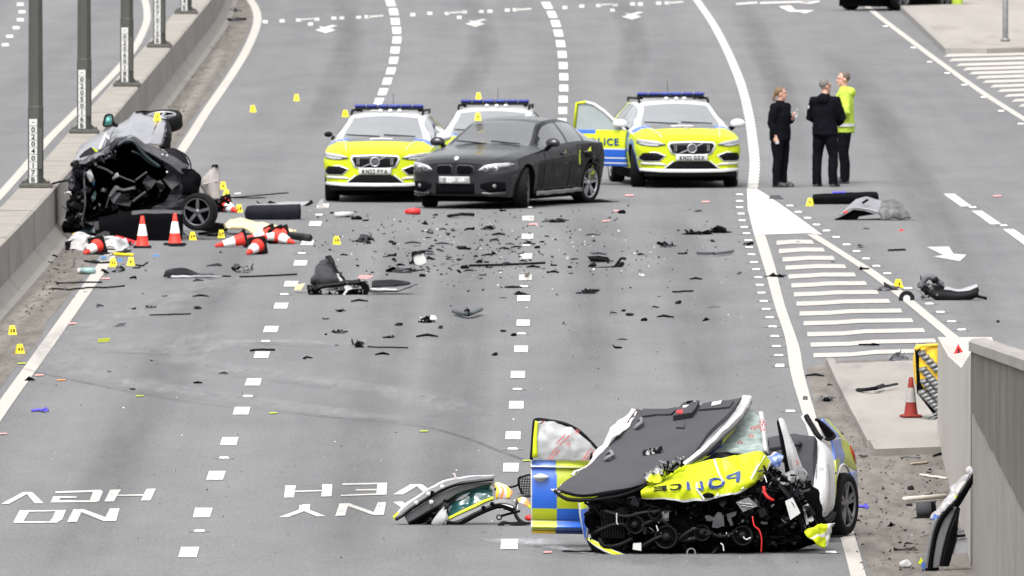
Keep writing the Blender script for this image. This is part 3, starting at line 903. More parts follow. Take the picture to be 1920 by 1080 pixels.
# ------------------------------------------------------------------ lamp posts on the barrier
posts = [(67, 352, 29, '-0204017B', 222, 343), (158, 250, 27, '-0205016B', 130, 241), (238, 162, 25, '-0206018B', 51, 154), (299, 89, 23, '-0207015B', -32, 82), (349, 26, 21, '-0208014B', -90, 20)]
lbl = ['grey steel lamp post nearest the overturned car, its plaque reading 0204017B', 'grey steel lamp post behind the teal door mirror, its plaque reading 0205016B', 'grey steel lamp post third along the barrier, its plaque reading 0206018B',
       'grey steel lamp post fourth along the barrier with its plaque cut by the frame', 'grey steel lamp post furthest along the barrier, only its foot in view']
for (u, v, w, txt, pv0, pv1), lb in zip(posts, lbl):
    b = G(u, v, .82); sc = FPX / b.y
    t = thing('lamp_post', (b.x, b.y, .82), lb, 'lamp post', 'lamp posts along the central barrier')
    mb = MB(); hw = w / sc / 2
    mb.rbox((0, 0, .035), (.52, .42, .07), 'base_steel', .012)
    for sx in (-1, 1):
        for sy in (-1, 1):
            mb.lathe([(.0, .07), (.022, .07), (.022, .11), (0, .11)], 'base_steel', 6, Matrix.Translation((sx * .2, sy * .15, 0)))
        mb.poly([(sx * hw, -.02, .07), (sx * (hw + .09), -.02, .07), (sx * hw, -.02, .16)], 'base_steel', (0, .03, 0))
    mb.build('base_plate', t)
    mb = MB()
    def ring(r, z): return [Vector((r * math.cos(PI / 8 + k * PI / 4) / math.cos(PI / 8), r * math.sin(PI / 8 + k * PI / 4) / math.cos(PI / 8), z)) for k in range(8)]
    zz = [(hw, .07), (hw, 1.28), (hw * .95, 1.30), (hw * .80, 5.0), (hw * .55, 11.5)]
    vs = [p for r, z in zz for p in ring(r, z)]
    mb.add(vs, [(i * 8 + k, i * 8 + (k + 1) % 8, (i + 1) * 8 + (k + 1) % 8, (i + 1) * 8 + k) for i in range(len(zz) - 1) for k in range(8)], 'grey_steel')
    mb.build('post', t)
    mb = MB()
    mb.poly([(-hw * .85, -hw * 1.01, .30), (hw * .85, -hw * 1.01, .30), (hw * .85, -hw * 1.01, .95), (-hw * .85, -hw * 1.01, .95)], 'grey_steel', (0, -.004, 0)); mb.build('access_door', t)
    mb = MB(); sg = 1
    mb.tube([(0, 0, 11.4), (sg * .6, 0, 11.75), (sg * 1.6, 0, 11.85)], .04, 'grey_steel', 8); mb.build('bracket_arm', t)
    mb = MB(); mb.rbox((sg * 1.9, 0, 11.85), (.7, .28, .12), 'grey_steel', .03); mb.build('lantern', t)
    z0 = (v - pv1) / sc; z1 = (v - pv0) / sc; n = len(txt); ph = (z1 - z0) / n
    px0 = -hw * .30; pw = .125
    for i, ch in enumerate(txt):
        zc = z1 - (i + .5) * ph
        mb = MB()
        mb.box((px0, -hw * 1.0 - .012, zc), (pw, .012, ph - .008), 'plaque')
        if ch == '-': mb.box((px0, -hw - .0195, zc), (.04, .002, .012), 'ink')
        else: mb.text(ch, Matrix.Translation((px0, -hw - .0195, zc)) @ Matrix.Rotation(PI / 2, 4, 'X'), ph * .72, 'ink', width=.062 if ch != '1' else .018)
        mb.build('number_plaque', t)
# distant sign post on the island
b = G(1885, 78, .12); sc = FPX / b.y
t = thing('sign_post', b, 'pale grey post standing on the beige pavement island at top right', 'post')
mb = MB(); mb.lathe([(.062, 0), (.062, 3.6), (.0, 3.6)], 'galvanised', 10); mb.build('post', t)
mb = MB(); mb.lathe([(.0, 0), (.10, 0), (.10, .06), (.062, .08)], 'galvanised', 10); mb.build('collar', t)
mb = MB(); mb.box((0, -.07, 3.1), (.75, .01, .75), 'galvanised'); mb.build('sign_plate', t)

# ------------------------------------------------------------------ right-hand wall
W0 = G(1758, 827); W1 = G(1822, 1066); W2 = G(1920, 1300); W2.x = W1.x - .02
W3 = W2 + (W2 - W1) * 3
wall = thing('concrete_wall', (W1.x, W1.y, 0), 'tall weathered concrete wall with sloping coping along the slip road', 'wall', traced=True)
def zt(u, v, w): return P(u, v, w.y).z
wv = lambda p, z, dx=0: Vector((p.x + dx, p.y, z))
zA = zt(1758, 632, W0)
WV = W0.lerp(W1, .72); zV = zt(1805, 690, WV)
zC = zt(1820, 658, W1); z2 = zt(1920, 695, W2)
z3 = z2 + (z2 - zC) * 2
mb = MB()
mb.poly([wv(W0, -.05), wv(W1, -.05), wv(W1, zC), wv(WV, zV), wv(W0.lerp(W1, .34), zt(1780, 668, W0.lerp(W1, .34))), wv(W0, zA)], 'concrete_light', (.02, 0, 0))
e1, e2 = .60, .08
mb.poly([wv(W0, -.05), wv(W0, zA), wv(W0, zA, .66), wv(W0, -.05, .66)], 'concrete_light', (0, -.05, 0))
mb.add([wv(W0, zA), wv(W0.lerp(W1, .34), zt(1780, 668, W0.lerp(W1, .34))), wv(WV, zV), wv(WV, zV + .01, .10), wv(W0.lerp(W1, .45), zA + .02, .66), wv(W0, zA, .66)],
       [(0, 1, 4, 5), (1, 2, 3, 4)], 'concrete_light')
mb.add([wv(W0, -.05, .66), wv(W0, zA, .66), wv(W0.lerp(W1, .45), zA + .02, .66), wv(W0.lerp(W1, .45), -.05, .66)], [(0, 1, 2, 3)], 'concrete')
mb.add([wv(W1, -.05, .12), wv(W1, zC, .12), wv(W3, z3, .12), wv(W3, -.05, .12)], [(0, 1, 2, 3)], 'concrete')
mb.build('low_wall', wall)
mb = MB()
zs = 1.68
mb.add([wv(W1, -.05), wv(W2, -.05), wv(W3, -.05), wv(W3, zs), wv(W2, zs), wv(W1, zs)], [(0, 1, 4, 5), (1, 2, 3, 4)], 'concrete')
mb.build('smooth_face', wall)
mb = MB()
n = 40; vs = []; fs = []
rw = [[None] * (n + 1) for _ in range(9)]
for j in range(n + 1):
    p = W1.lerp(W2, j / n * 2.2); zt_ = zC + (z2 - zC) * j / n * 2.2
    for i in range(9):
        q = wv(p, zs + .05 * mnoise.noise(Vector((j * .7, 0, 3))) * (1 if i == 0 else 0) + (zt_ - zs) * i / 8, -.010 - .006 * mnoise.noise(Vector((j * 1.7, i * .3, 0))))
        rw[i][j] = q
mb.surf(rw, 'concrete_dark', smooth=False)
mb.build('rough_face', wall)
mb = MB()
def cop(p, z): return [wv(p, z, -.035), wv(p, z + .10, -.035), wv(p, z + .13, .0), wv(p, z + .14, .13), wv(p, z, .15)]
cs = [cop(W1, zC), cop(W2, z2), cop(W3, z3)]
vs = [p for c in cs for p in c]
mb.add(vs, [(i * 5 + j, i * 5 + (j + 1) % 5, i * 5 + 5 + (j + 1) % 5, i * 5 + 5 + j) for i in range(2) for j in range(5)] + [(0, 1, 2, 3, 4)], 'concrete')
mb.build('coping', wall)
mb = MB(); mb.add([wv(W1, 0, .0), wv(W1, zC, .0), wv(W1, zC, .12), wv(W1, 0, .12)], [(0, 1, 2, 3)], 'concrete'); mb.build('end_face', wall)
mb = MB(); mb.tube([wv(W1.lerp(W0, .004), .02, -.006), wv(W1.lerp(W0, .004), zC - .3, -.006)], .006, 'concrete_dark', 4); mb.build('joint', wall)
# white nose cap
# red triangle marker
t = P(1797, 668, W0.lerp(W1, .30).y)
mb = MB(); Y = W0.lerp(W1, .31).y; zz = lambda u, v: P(u, v, Y)
tri = [P(1788, 664, Y), P(1806, 660, Y), P(1796.5, 645, Y)]
org = (tri[0] + tri[1]) / 2
mb.poly(tri, 'red', (0, .01, 0))
mb.text('3', Matrix.Translation(P(1797, 657.5, Y) + Vector((0, -.006, 0))) @ Matrix.Rotation(PI / 2, 4, 'X'), .055, 'ink')
tag(mb.build('triangle_marker', None, org), 'small red triangular marker numbered 3 on top of the concrete wall end', 'marker')

# ------------------------------------------------------------------ crash cushion
Yc = G(1740, 800).y
cc = thing('crash_cushion', (G(1750, 805).x, Yc, 0), 'yellow nosed crash cushion with stacked steel fender panels at the wall end', 'crash cushion', traced=True)
mb = MB()
g = []
for u0, uu in ((1758, 0), (1728, .05), (1716, .2), (1712, .5), (1713, .9)):
    g.append([P(u0 + (6 if i in (0, 4) else 0) * (0 if uu == 0 else 1) + (0, 0, 1, 4, 9)[i] * (1 if uu else 0), vv - uu * 3, Yc + uu) for i, vv in enumerate((646, 672, 700, 722, 736))])
mb.sheet(g, 8, 10, 'cushion_yellow', .012, tdir=(0, .5, 0)); mb.build('nose_cover', cc)
mb = MB(); mb.sheet([[P(1714, 652, Yc - .02), P(1728, 646, Yc - .02), P(1760, 644, Yc - .02)], [P(1718, 658, Yc - .02), P(1732, 651, Yc - .02), P(1760, 649, Yc - .02)]], 8, 1, 'cushion_yellow', .03, tdir=(0, 1, 0)); mb.build('rim', cc)
mb = MB(); mb.poly([P(1716, 656, Yc + .08), P(1760, 650, Yc + .08), P(1760, 792, Yc + .08), P(1745, 770, Yc + .08), P(1720, 738, Yc + .08)], 'black_matt', (0, .4, 0)); mb.build('core', cc)
for row, (us, vs_, ue, ve, nn) in enumerate([(1722, 660, 1750, 690, 5), (1724, 690, 1752, 722, 6), (1726, 712, 1754, 745, 6), (1722, 733, 1756, 768, 7)]):
    for i in range(nn):
        f = i / (nn - 1); u = us + (ue - us) * f; v = vs_ + (ve - vs_) * f; y = Yc + .02 - .05 * f
        mb = MB()
        mb.sheet([[P(u, v, y + .06), P(u + 12, v - 5, y + .06)], [P(u - 1, v + 3.5, y), P(u + 13, v - 2, y)], [P(u + 2, v + 8, y - .01), P(u + 15, v + 2.5, y - .01)], [P(u + 5, v + 8, y + .05), P(u + 16, v + 3, y + .05)]], 1, 6, 'galvanised', .006)
        mb.build('fender_panel', cc)
for i in range(6):
    u, v = 1747 + i * 1.4, 778 + i * 5; y = Yc - .03
    mb = MB(); mb.sheet([[P(u - 12, v + 6, y), P(u + 12, v - 6, y)], [P(u - 10, v + 8, y - .02), P(u + 12, v - 2, y - .02)]], 1, 1, 'galvanised', .01); mb.build('fender_panel', cc)
# ================================================================== CARS
def wheel_meshes(r, w, spoke_mat, nsp=5, double=True):
    """wheel about the local x axis, outer face at -x; returns builders"""
    MX = Matrix.Rotation(-PI / 2, 4, 'Y')          # z -> -x
    ty = MB()
    ty.lathe([(r * .70, -w / 2), (r * .93, -w / 2), (r, -w * .36), (r, w * .36), (r * .95, w / 2), (r * .74, w / 2), (r * .70, w * .42)], 'rubber', 28, MX)
    ri = MB()
    ri.lathe([(r * .73, w * .47), (r * .70, w * .49), (r * .66, w * .40), (r * .64, -w * .3), (.0, -w * .3)], [spoke_mat, spoke_mat, 'black_matt', 'black_matt'], 28, MX)
    ri.lathe([(.0, w * .40), (r * .15, w * .40), (r * .17, w * .2)], spoke_mat, 12, MX)
    for k in range(nsp):
        a0 = 2 * PI * k / nsp + .3
        for da in ((-.13, .13) if double else (0,)):
            i0, i1 = r * .12, r * .69
            wd = r * (.055 if double else .085)
            aa, ab = a0 + da * .5, a0 + da * 1.35
            d0, d1 = Vector((0, math.cos(aa), math.sin(aa))), Vector((0, math.cos(ab), math.sin(ab)))
            p0 = Vector((0, -d0.z, d0.y)); p1 = Vector((0, -d1.z, d1.y))
            q = [d0 * i0 - p0 * wd, d0 * i0 + p0 * wd, d1 * i1 + p1 * wd * .9, d1 * i1 - p1 * wd * .9]
            xo = [-w * .38, -w * .38, -w * .45, -w * .45]
            vs = [v + Vector((x, 0, 0)) for v, x in zip(q, xo)] + [v + Vector((x + .035, 0, 0)) for v, x in zip(q, xo)]
            ri.add(vs, [(3, 2, 1, 0), (0, 1, 5, 4), (1, 2, 6, 5), (2, 3, 7, 6), (3, 0, 4, 7)], spoke_mat)
    return ty, ri
def add_wheel(parent, loc, r, w, spoke, side, steer=0.0, camber=0.0, nsp=5, double=True, name='wheel'):
    ty, ri = wheel_meshes(r, w, spoke, nsp, double)
    m = Matrix.Rotation(steer, 4, 'Z') @ Matrix.Rotation(camber, 4, 'Y') @ (Matrix.Identity(4) if side < 0 else Matrix.Rotation(PI, 4, 'Z'))
    ty.xf(m); ri.xf(m)
    o = ty.build(name, parent); o.location = loc
    o['label'] = 'black tyre on its alloy wheel'
    ri.build('rim', o)
    return o

class CarShape:
    """front at y=0, back towards +y; x across, z up"""
    def __init__(s, W, ZS, ZC, SILL, LEN, cowl, wtop, rtop, rbot, zcowl, zwt, XR, wheels, wr, plan, zroof):
        s.W = lerp_tab(W); s.ZS = lerp_tab(ZS); s.ZC = lerp_tab(ZC); s.SILL = lerp_tab(SILL); s.XR = lerp_tab(XR)
        s.L = LEN; s.cowl = cowl; s.wtop = wtop; s.rtop = rtop; s.rbot = rbot; s.wheels = wheels; s.wr = wr
        s.plan = lerp_tab(plan); s.n1, s.n2, s.n3 = 14, 8, 12
    def bulge(s, f): return .93 + .085 * math.sin(min(1, f * 1.25) * PI / 2) - .045 * max(0, f - .72) / .28
    def zlow(s, y):
        z = s.SILL(y)
        for yw in s.wheels:
            d = abs(y - yw); ra = s.wr + .045
            if d < ra: z = max(z, s.wr + math.sqrt(ra * ra - d * d))
        return z
    def side(s, y, z):
        zl, zs = s.SILL(y), s.ZS(y)
        f = max(0, min(1, (z - zl) / (zs - zl)))
        return s.W(y) * s.bulge(f)
    def rail(s, y):
        W, zs, zc = s.W(y) * s.bulge(1), s.ZS(y), s.ZC(y)
        xr = s.XR(y)
        if y < s.cowl or y > s.rbot: return Vector((min(xr, W * .93), y, max(zs + .004, zc - .035)))
        return Vector((xr, y, zc - .045))
    def ring(s, y):
        zl, zs, zc = s.zlow(y), s.ZS(y), s.ZC(y)
        zl = min(zl, zs - .03)
        r = [Vector((s.W(y) * .55, y, zl + .02))]
        for k in range(s.n1 + 1):
            z = zl + (zs - zl) * k / s.n1
            r.append(Vector((s.side(y, z), y, z)))
        a = r[-1]; b = s.rail(y)
        for k in range(1, s.n2 + 1):
            t = k / s.n2
            p = a.lerp(b, t)
            p.x += .03 * math.sin(PI * t) * (1 if s.cowl + .2 < y < s.rbot else .4)
            r.append(p)
        for k in range(1, s.n3 + 1):
            t = k / s.n3
            r.append(Vector((b.x * (1 - t), y, b.z + (zc - b.z) * (1 - (1 - t) ** 2))))
        return r
    def stations(s, extra=()):
        ys = set()
        y = 0.0
        while y < s.L: ys.add(round(y, 3)); y += .04
        ys.add(s.L)
        for e in (s.cowl, s.wtop, s.rtop, s.rbot, *extra): ys.add(round(e, 3))
        for yw in s.wheels:
            ra = s.wr + .045
            for a in range(0, 181, 9): ys.add(round(yw + ra * math.cos(R(a)), 3))
        ys = sorted(ys); out = [ys[0]]
        for y in ys[1:]:
            if y - out[-1] > .006: out.append(y)
        return out
    def front(s, x, z, off=0.0):
        """a point on the nose at lateral x, height z, pushed out by off"""
        ax = abs(x)
        y = s.plan(ax)
        return Vector((x, y - off, z))
    def patch(s, mb, up, lo, mat, off=.006, n=14, m=3, depth=.05):
        """decal/insert on the nose: upper and lower edges as (x, z) lists"""
        fu, fl = lerp_lin(up), lerp_lin(lo)
        x0, x1 = max(up[0][0], lo[0][0]), min(up[-1][0], lo[-1][0])
        xs = sorted(set([round(x0 + (x1 - x0) * i / n, 4) for i in range(n + 1)] + [p[0] for p in up + lo if x0 <= p[0] <= x1]))
        g = [[s.front(x, fu(x) + (fl(x) - fu(x)) * j / m, off) for x in xs] for j in range(m + 1)]
        mb.surf(g, mat, depth, True, tdir=(0, 1, 0))
        return mb
def lerp_lin(tab):
    def f(x):
        if x <= tab[0][0]: return tab[0][1]
        for a, b in zip(tab, tab[1:]):
            if x <= b[0]:
                t = (x - a[0]) / max(1e-9, b[0] - a[0]); return a[1] + (b[1] - a[1]) * t
        return tab[-1][1]
    return f

def car_shell(cs, parent, paint, glass='car_glass', extra=(), pillars=(), inner=True, frames='black_gloss', smat=None):
    """body, windscreen, rear window and side windows, cut from one shape. paint(zone, y, t, side)->material"""
    ys = cs.stations(extra)
    rings = [cs.ring(y) for y in ys]
    n1, n2, n3 = cs.n1, cs.n2, cs.n3
    nk = 1 + n1 + 1 + n2 + n3
    parts = {}
    def pt(name):
        if name not in parts: parts[name] = MB()
        return parts[name]
    B = pt('body')
    for sd in (-1, 1):
        vv = [[Vector((p.x * sd, p.y, p.z)) for p in r] for r in rings]
        faces = {}
        for i in range(len(ys) - 1):
            ym = (ys[i] + ys[i + 1]) / 2
            for k in range(nk - 1):
                if k == 0: part, mat = 'body', 'black_matt'
                elif k <= n1: part, mat = 'body', paint('side', ym, (k - .5) / n1, sd)
                elif k <= n1 + n2:
                    t = (k - n1 - .5) / n2
                    part, mat = 'body', paint('upper', ym, t, sd)
                    zr = rings[i][1 + n1 + n2].z - rings[i][1 + n1].z
                    if cs.cowl + .12 < ym < cs.rbot - .1 and zr > .07:
                        lo, hi = .04 + .02 / zr, 1 - .045 / zr
                        if lo < t < hi and not any(a < ym < b for a, b, c in pillars): part, mat = 'side_window', glass
                        else:
                            mat = paint('frame', ym, t, sd)
                            for a, b, c in pillars:
                                if a < ym < b and lo < t < hi: mat = c
                else:
                    t = (k - n1 - n2 - .5) / n3
                    part, mat = 'body', paint('top', ym, t, sd)
                    if cs.cowl < ym < cs.wtop and t > .09: part, mat = 'windscreen', glass
                    elif cs.rtop < ym < cs.rbot and t > .12: part, mat = 'rear_window', 'dark_glass'
                key = part if part != 'side_window' else ('side_window', sd)
                faces.setdefault(key, []).append(((i, k), mat))
        for key, fl in faces.items():
            nm = key if isinstance(key, str) else key
            mbx = pt(nm)
            idx = {}
            vs = []; fs = []; ms = []
            for (i, k), mat in fl:
                q = []
                for a, b in ((i, k), (i + 1, k), (i + 1, k + 1), (i, k + 1)):
                    if (a, b) not in idx: idx[(a, b)] = len(vs); vs.append(vv[a][b])
                    q.append(idx[(a, b)])
                if sd < 0: q = q[::-1]
                fs.append(tuple(q[::-1])); ms.append(mat)
            mbx.add(vs, fs, ms, True)
    # nose and tail caps
    for end, ring, sg in ((0, rings[0], -1), (1, rings[-1], 1)):
        top = [Vector((-p.x, p.y, p.z)) for p in ring[1 + n1:]] + [p for p in reversed(ring[1 + n1:-1])]
        zl = ring[1].z
        g = []
        for j in range(n1 + 1):
            f = j / n1; row = []
            bl = cs.bulge(f) / cs.bulge(1)
            for p in top:
                q = Vector((p.x * bl, p.y, zl + (p.z - zl) * f))
                if end == 0: q.y = cs.plan(abs(p.x)) - cs.plan(abs(top[0].x)) + ring[0].y
                else: q.y = ring[0].y + .09 * (1 - (p.x / top[0].x) ** 2)
                row.append(q)
            g.append(row)
        if end == 0: g = g
        else: g = [list(reversed(r)) for r in g]
        B.surf(g, (lambda a, b, e=end: paint('nose' if e == 0 else 'tail', 0, b, a * 2 - 1)), 0, True)
    obs = {}
    for nm, mbx in parts.items():
        obs[nm] = mbx.build(nm if isinstance(nm, str) else nm[0], parent)
    # dark inside and underside, boxes lowered and widened to deepen the shade below
    u = MB()
    u.box((0, cs.L / 2, .25), (1.34, cs.L - .3, .26), 'deep_black'); u.box((0, sum(cs.wheels) / 2, .22), (1.74, cs.wheels[1] - cs.wheels[0] - .85, .16), 'deep_black')
    for yw in cs.wheels: u.box((0, yw, .50), (.9, .75, .5), 'black_matt')
    u.build('underbody', parent)
    return obs

def mirror_part(parent, x, y, z, mat, sd, sc=1.0):
    mb = MB()
    m = Matrix.Translation((x, y, z)) @ Matrix.Rotation(sd * -.15, 4, 'Z')
    mb.ball((0, 0, 0), (.13 * sc, .085 * sc, .085 * sc), mat, 16)
    for v in mb.v:
        v.z = max(-.06, v.z); v.y = min(v.y, .05)
    mb.tube([Vector((-sd * .06, .02, -.05)), Vector((-sd * .16, .04, -.11))], [.035, .045], 'black_plastic', 8)
    mb.xf(m)
    return mb.build('wing_mirror', parent)

# ------------------------------------------------------------------ police estate
EST = CarShape(
    W=[(0, .64), (.06, .72), (.15, .81), (.27, .865), (.5, .905), (.85, .918), (1.4, .925), (3.6, .925), (4.2, .905), (4.5, .86), (4.68, .76), (4.74, .66)],
    ZS=[(0, .77), (.2, .80), (.6, .86), (1.2, .915), (2.0, .955), (3.4, .985), (4.4, 1.0), (4.74, .98)],
    ZC=[(0, .835), (.12, .90), (.4, .955), (.9, 1.015), (1.38, 1.06), (1.75, 1.23), (2.12, 1.395), (2.4, 1.445), (2.9, 1.465), (3.6, 1.45), (4.15, 1.40), (4.45, 1.22), (4.66, 1.03), (4.74, .99)],
    SILL=[(0, .27), (.3, .26), (.8, .27), (2, .25), (4.2, .27), (4.74, .34)],
    LEN=4.74, cowl=1.40, wtop=2.12, rtop=4.18, rbot=4.62, zcowl=1.06, zwt=1.4,
    XR=[(0, .58), (.3, .68), (1.0, .74), (1.40, .745), (2.12, .60), (2.6, .60), (4.1, .56), (4.5, .56), (4.74, .55)],
    wheels=(.90, 3.77), wr=.345, plan=[(0, -.085), (.3, -.068), (.64, 0), (.72, .06), (.81, .15), (.865, .27), (.905, .5), (.918, .85)], zroof=1.46)
def police_paint(dark_hood):
    def f(zone, y, t, sd):
        if zone == 'nose': return 'hivis_yellow'
        if zone == 'side':
            if t < .06: return 'black_plastic'
            if y < .42: return 'hivis_yellow' if t > .12 else 'white_paint'
            if y < 1.25: return 'hivis_yellow' if t > .55 else 'livery_blue'
            blk = int((y - 1.25) / .62)
            if .50 < t < .53 or .965 < t: return 'white_paint'
            return ('hivis_yellow', 'livery_blue')[(blk + (1 if t > .52 else 0)) % 2]
        if zone == 'upper':
            if y < .95: return 'hivis_yellow'
            if y < 1.33: return 'livery_blue' if t > .3 else 'white_paint'
            return 'white_paint'
        if zone == 'frame':
            if y > 3.6: return 'hivis_yellow'
            return 'white_paint'
        if zone == 'top':
            if y < .82: return 'hivis_yellow'
            if y < 1.40: return 'mid_grey' if t > .22 else ('livery_blue' if y > 1.02 else 'hivis_yellow')
            return 'white_paint'
        return 'white_paint' if zone != 'tail' else ('hivis_yellow' if t > .3 else 'black_plastic')
    return f
def police_estate(loc, yaw, plate, label, door=0.0, steer=0.0, dark_mirror=False, passenger_door=False):
    t = thing('police_car', loc, label, 'police car', 'police estate cars at the crash', yaw=yaw)
    cs = EST
    obs = car_shell(cs, t, police_paint(True), extra=(.42, .82, .95, 1.02, 1.25, 1.33, 1.87, 2.49, 3.11, 3.73, 4.35), pillars=((2.62, 2.74, 'black_gloss'), (3.62, 3.75, 'hivis_yellow')))
    # grille with chrome surround, slats, emblem
    gr = [(-.385, .735), (-.36, .775), (0, .79), (.36, .775), (.385, .735)]; gl = [(-.385, .735), (-.33, .615), (-.2, .585), (0, .575), (.2, .585), (.33, .615), (.385, .735)]
    mb = MB(); cs.patch(mb, [(x * 1.07, z + .022) for x, z in gr], [(x * 1.07, z - .026) for x, z in gl], 'white_paint', .006); mb.build('grille_surround', t)
    mb = MB(); cs.patch(mb, gr, gl, 'black_gloss', .012)
    g = mb.build('grille', t)
    mb = MB()
    for i in range(17):
        x = -.32 + i * .04
        mb.tube([cs.front(x, .60 + .02 * abs(x), .018), cs.front(x, .765, .018)], .004, 'black_plastic', 4)
    for x in (-.30, -.27, .27, .30):
        mb.box(cs.front(x, .69, .024), (.016, .01, .11), 'mid_grey')
    mb.build('slat', g)
    mb = MB(); c = cs.front(0, .685, .03)
    mb.lathe([(.078, 0), (.088, .012), (.064, .016), (.060, 0)], 'alloy', 20, Matrix.Translation(c) @ Matrix.Rotation(PI / 2, 4, 'X'))
    mb.lathe([(.05, .004), (0, .006)], 'dark_alloy', 16, Matrix.Translation(c) @ Matrix.Rotation(PI / 2, 4, 'X'))
    mb.build('emblem', g)
    mb = MB(); mb.tube([cs.front(-.22, .595, .022), cs.front(0, .685, .024), cs.front(.19, .772, .022)], .011, 'alloy', 5); mb.build('badge_bar', g)
    mb = MB(); cs.patch(mb, [(-.275, .585), (.275, .585)], [(-.275, .47), (.275, .47)], 'plaque', .035)
    np_ = mb.build('number_plate', t)
    mb = MB(); mb.text(plate, Matrix.Translation(cs.front(0, .528, .040)) @ Matrix.Rotation(PI / 2, 4, 'X'), .078, 'ink', gap=.12, width=.43); mb.build('lettering', np_)
    for sd in (-1, 1):
        def q(l): return sorted([(sd * a, b) for a, b in l])
        mb = MB(); cs.patch(mb, q([(.45, .755), (.56, .80), (.80, .83), (.895, .83)]), q([(.45, .74), (.60, .715), (.84, .735), (.895, .77)]), 'lamp_dark', .008); h = mb.build('headlight', t)
        mb = MB(); cs.patch(mb, q([(.47, .762), (.58, .805), (.80, .832), (.895, .832)]), q([(.47, .752), (.58, .752), (.80, .775), (.895, .792)]), 'lamp_glass', .014); mb.build('lens', h)
        mb = MB(); cs.patch(mb, q([(.56, .745), (.72, .762), (.87, .785)]), q([(.56, .728), (.72, .722), (.87, .752)]), 'lamp_glass', .012); mb.build('lens', h)
        mb = MB(); cs.patch(mb, q([(.44, .565), (.60, .628), (.83, .62), (.88, .59)]), q([(.44, .558), (.55, .455), (.80, .455), (.88, .49)]), 'white_paint', .006); mb.build('bumper_trim', t)
        mb = MB(); cs.patch(mb, q([(.47, .56), (.60, .612), (.82, .606), (.865, .58)]), q([(.47, .555), (.56, .475), (.80, .47), (.865, .50)]), 'black_plastic', .012); mb.build('air_intake', t)
        mb = MB(); cs.patch(mb, q([(.44, .41), (.52, .435), (.84, .445)]), q([(.44, .398), (.52, .40), (.84, .41)]), 'white_paint', .010); mb.build('bumper_trim', t)
    mb = MB(); cs.patch(mb, [(-.48, .345), (-.33, .462), (.33, .462), (.48, .345)], [(-.48, .34), (-.36, .325), (.36, .325), (.48, .34)], 'black_plastic', .010); mb.build('air_intake', t)
    for sd in (-1, 1):
        mb = MB(); mb.tube([cs.front(sd * .47, .345, .014), cs.front(sd * .315, .468, .016)], .014, 'white_paint', 5); mb.build('bumper_trim', t)
    mb = MB(); cs.patch(mb, [(-.88, .345), (-.5, .332), (0, .33), (.5, .332), (.88, .345)], [(-.86, .295), (-.5, .275), (0, .27), (.5, .275), (.86, .295)], 'white_paint', .022); mb.build('skid_lip', t)
    mb = MB(); cs.patch(mb, [(-.80, .275), (.80, .275)], [(-.78, .20), (.78, .20)], 'black_plastic', -.02); mb.build('undertray', t)
    # bonnet film seams and crest
    for sd in (-1, 1):
        mb = MB(); pts = []
        for i in range(14):
            y = .06 + 1.3 * i / 13
            pts.append(Vector((sd * (.50 + .16 * i / 13), y, cs.ZC(y) - .012 - .02 * (i / 13) + .012)))
        mb.tube(pts, .007, 'white_paint', 4)
        mb.build('bonnet_seam', t)
    mb = MB()
    mb.sheet([[Vector((x, y, cs.ZC(y) + .006 - abs(x) * .03)) for x in (-.19, 0, .19)] for y in (1.10, 1.17, 1.24)], 4, 2, 'paper'); mb.build('bonnet_lettering', t)
    # wipers
    for a, b in ((-.05, -.62), (.55, .02)):
        mb = MB(); mb.tube([Vector((a, 1.39, 1.07)), Vector((b, 1.47, 1.095))], .010, 'black_plastic', 4); mb.build('wiper', t)
    for sd in (-1, 1):
        if dark_mirror and sd < 0: mirror_part(t, -.95, 1.8, 1.09, 'black_plastic', sd, .55)
        else: mirror_part(t, sd * 1.02, 1.62, 1.06, 'white_paint', sd)
    # interior glimpsed as darker and paler shapes behind the glass
    # roof bars and beacon
    for sd in (-1, 1):
        mb = MB(); mb.tube([Vector((sd * .60, 2.3, 1.42)), Vector((sd * .60, 2.45, 1.475)), Vector((sd * .585, 3.9, 1.45)), Vector((sd * .57, 4.05, 1.40))], .022, 'black_plastic', 6); mb.build('roof_rail', t)
    lb = MB(); lb.rbox((0, 2.75, 1.50), (1.16, .26, .04), 'black_plastic', .02)
    for sd in (-1, 1): lb.box((sd * .52, 2.75, 1.475), (.06, .16, .05), 'black_plastic')
    lbo = lb.build('light_bar', t)
    for k in range(6):
        mb = MB(); mb.rbox((-.49 + k * .196, 2.75, 1.545), (.192, .24, .055), 'beacon_blue' if k not in (2, 3) else 'dull_blue', .022); mb.build('blue_lens', lbo)
    mb = MB()
    for x, y in ((-.12, 2.4), (.05, 2.38), (.2, 2.45)): mb.rbox((x, y, 1.475), (.07, .1, .05), 'white_paint', .015)
    mb.build('roof_sensor', t)
    mb = MB(); mb.tube([Vector((.02, 3.2, 1.46)), Vector((.02, 3.35, 1.74))], .004, 'black_plastic', 4); mb.build('aerial', t)
    for sd in (-1, 1):
        add_wheel(t, (sd * .80, .90, .345), .345, .235, 'alloy', sd, steer)
        add_wheel(t, (sd * .80, 3.77, .345), .345, .235, 'alloy', sd)
    for sd in (-1, 1):
        mb = MB(); mb.rbox((sd * cs.side(2.2, .8) + sd * .01, 2.35, .86), (.03, .2, .035), 'white_paint', .01); mb.build('handle', t)
    if door: police_door(t, door, -1)
    if passenger_door: police_door(t, passenger_door, 1)
    return t
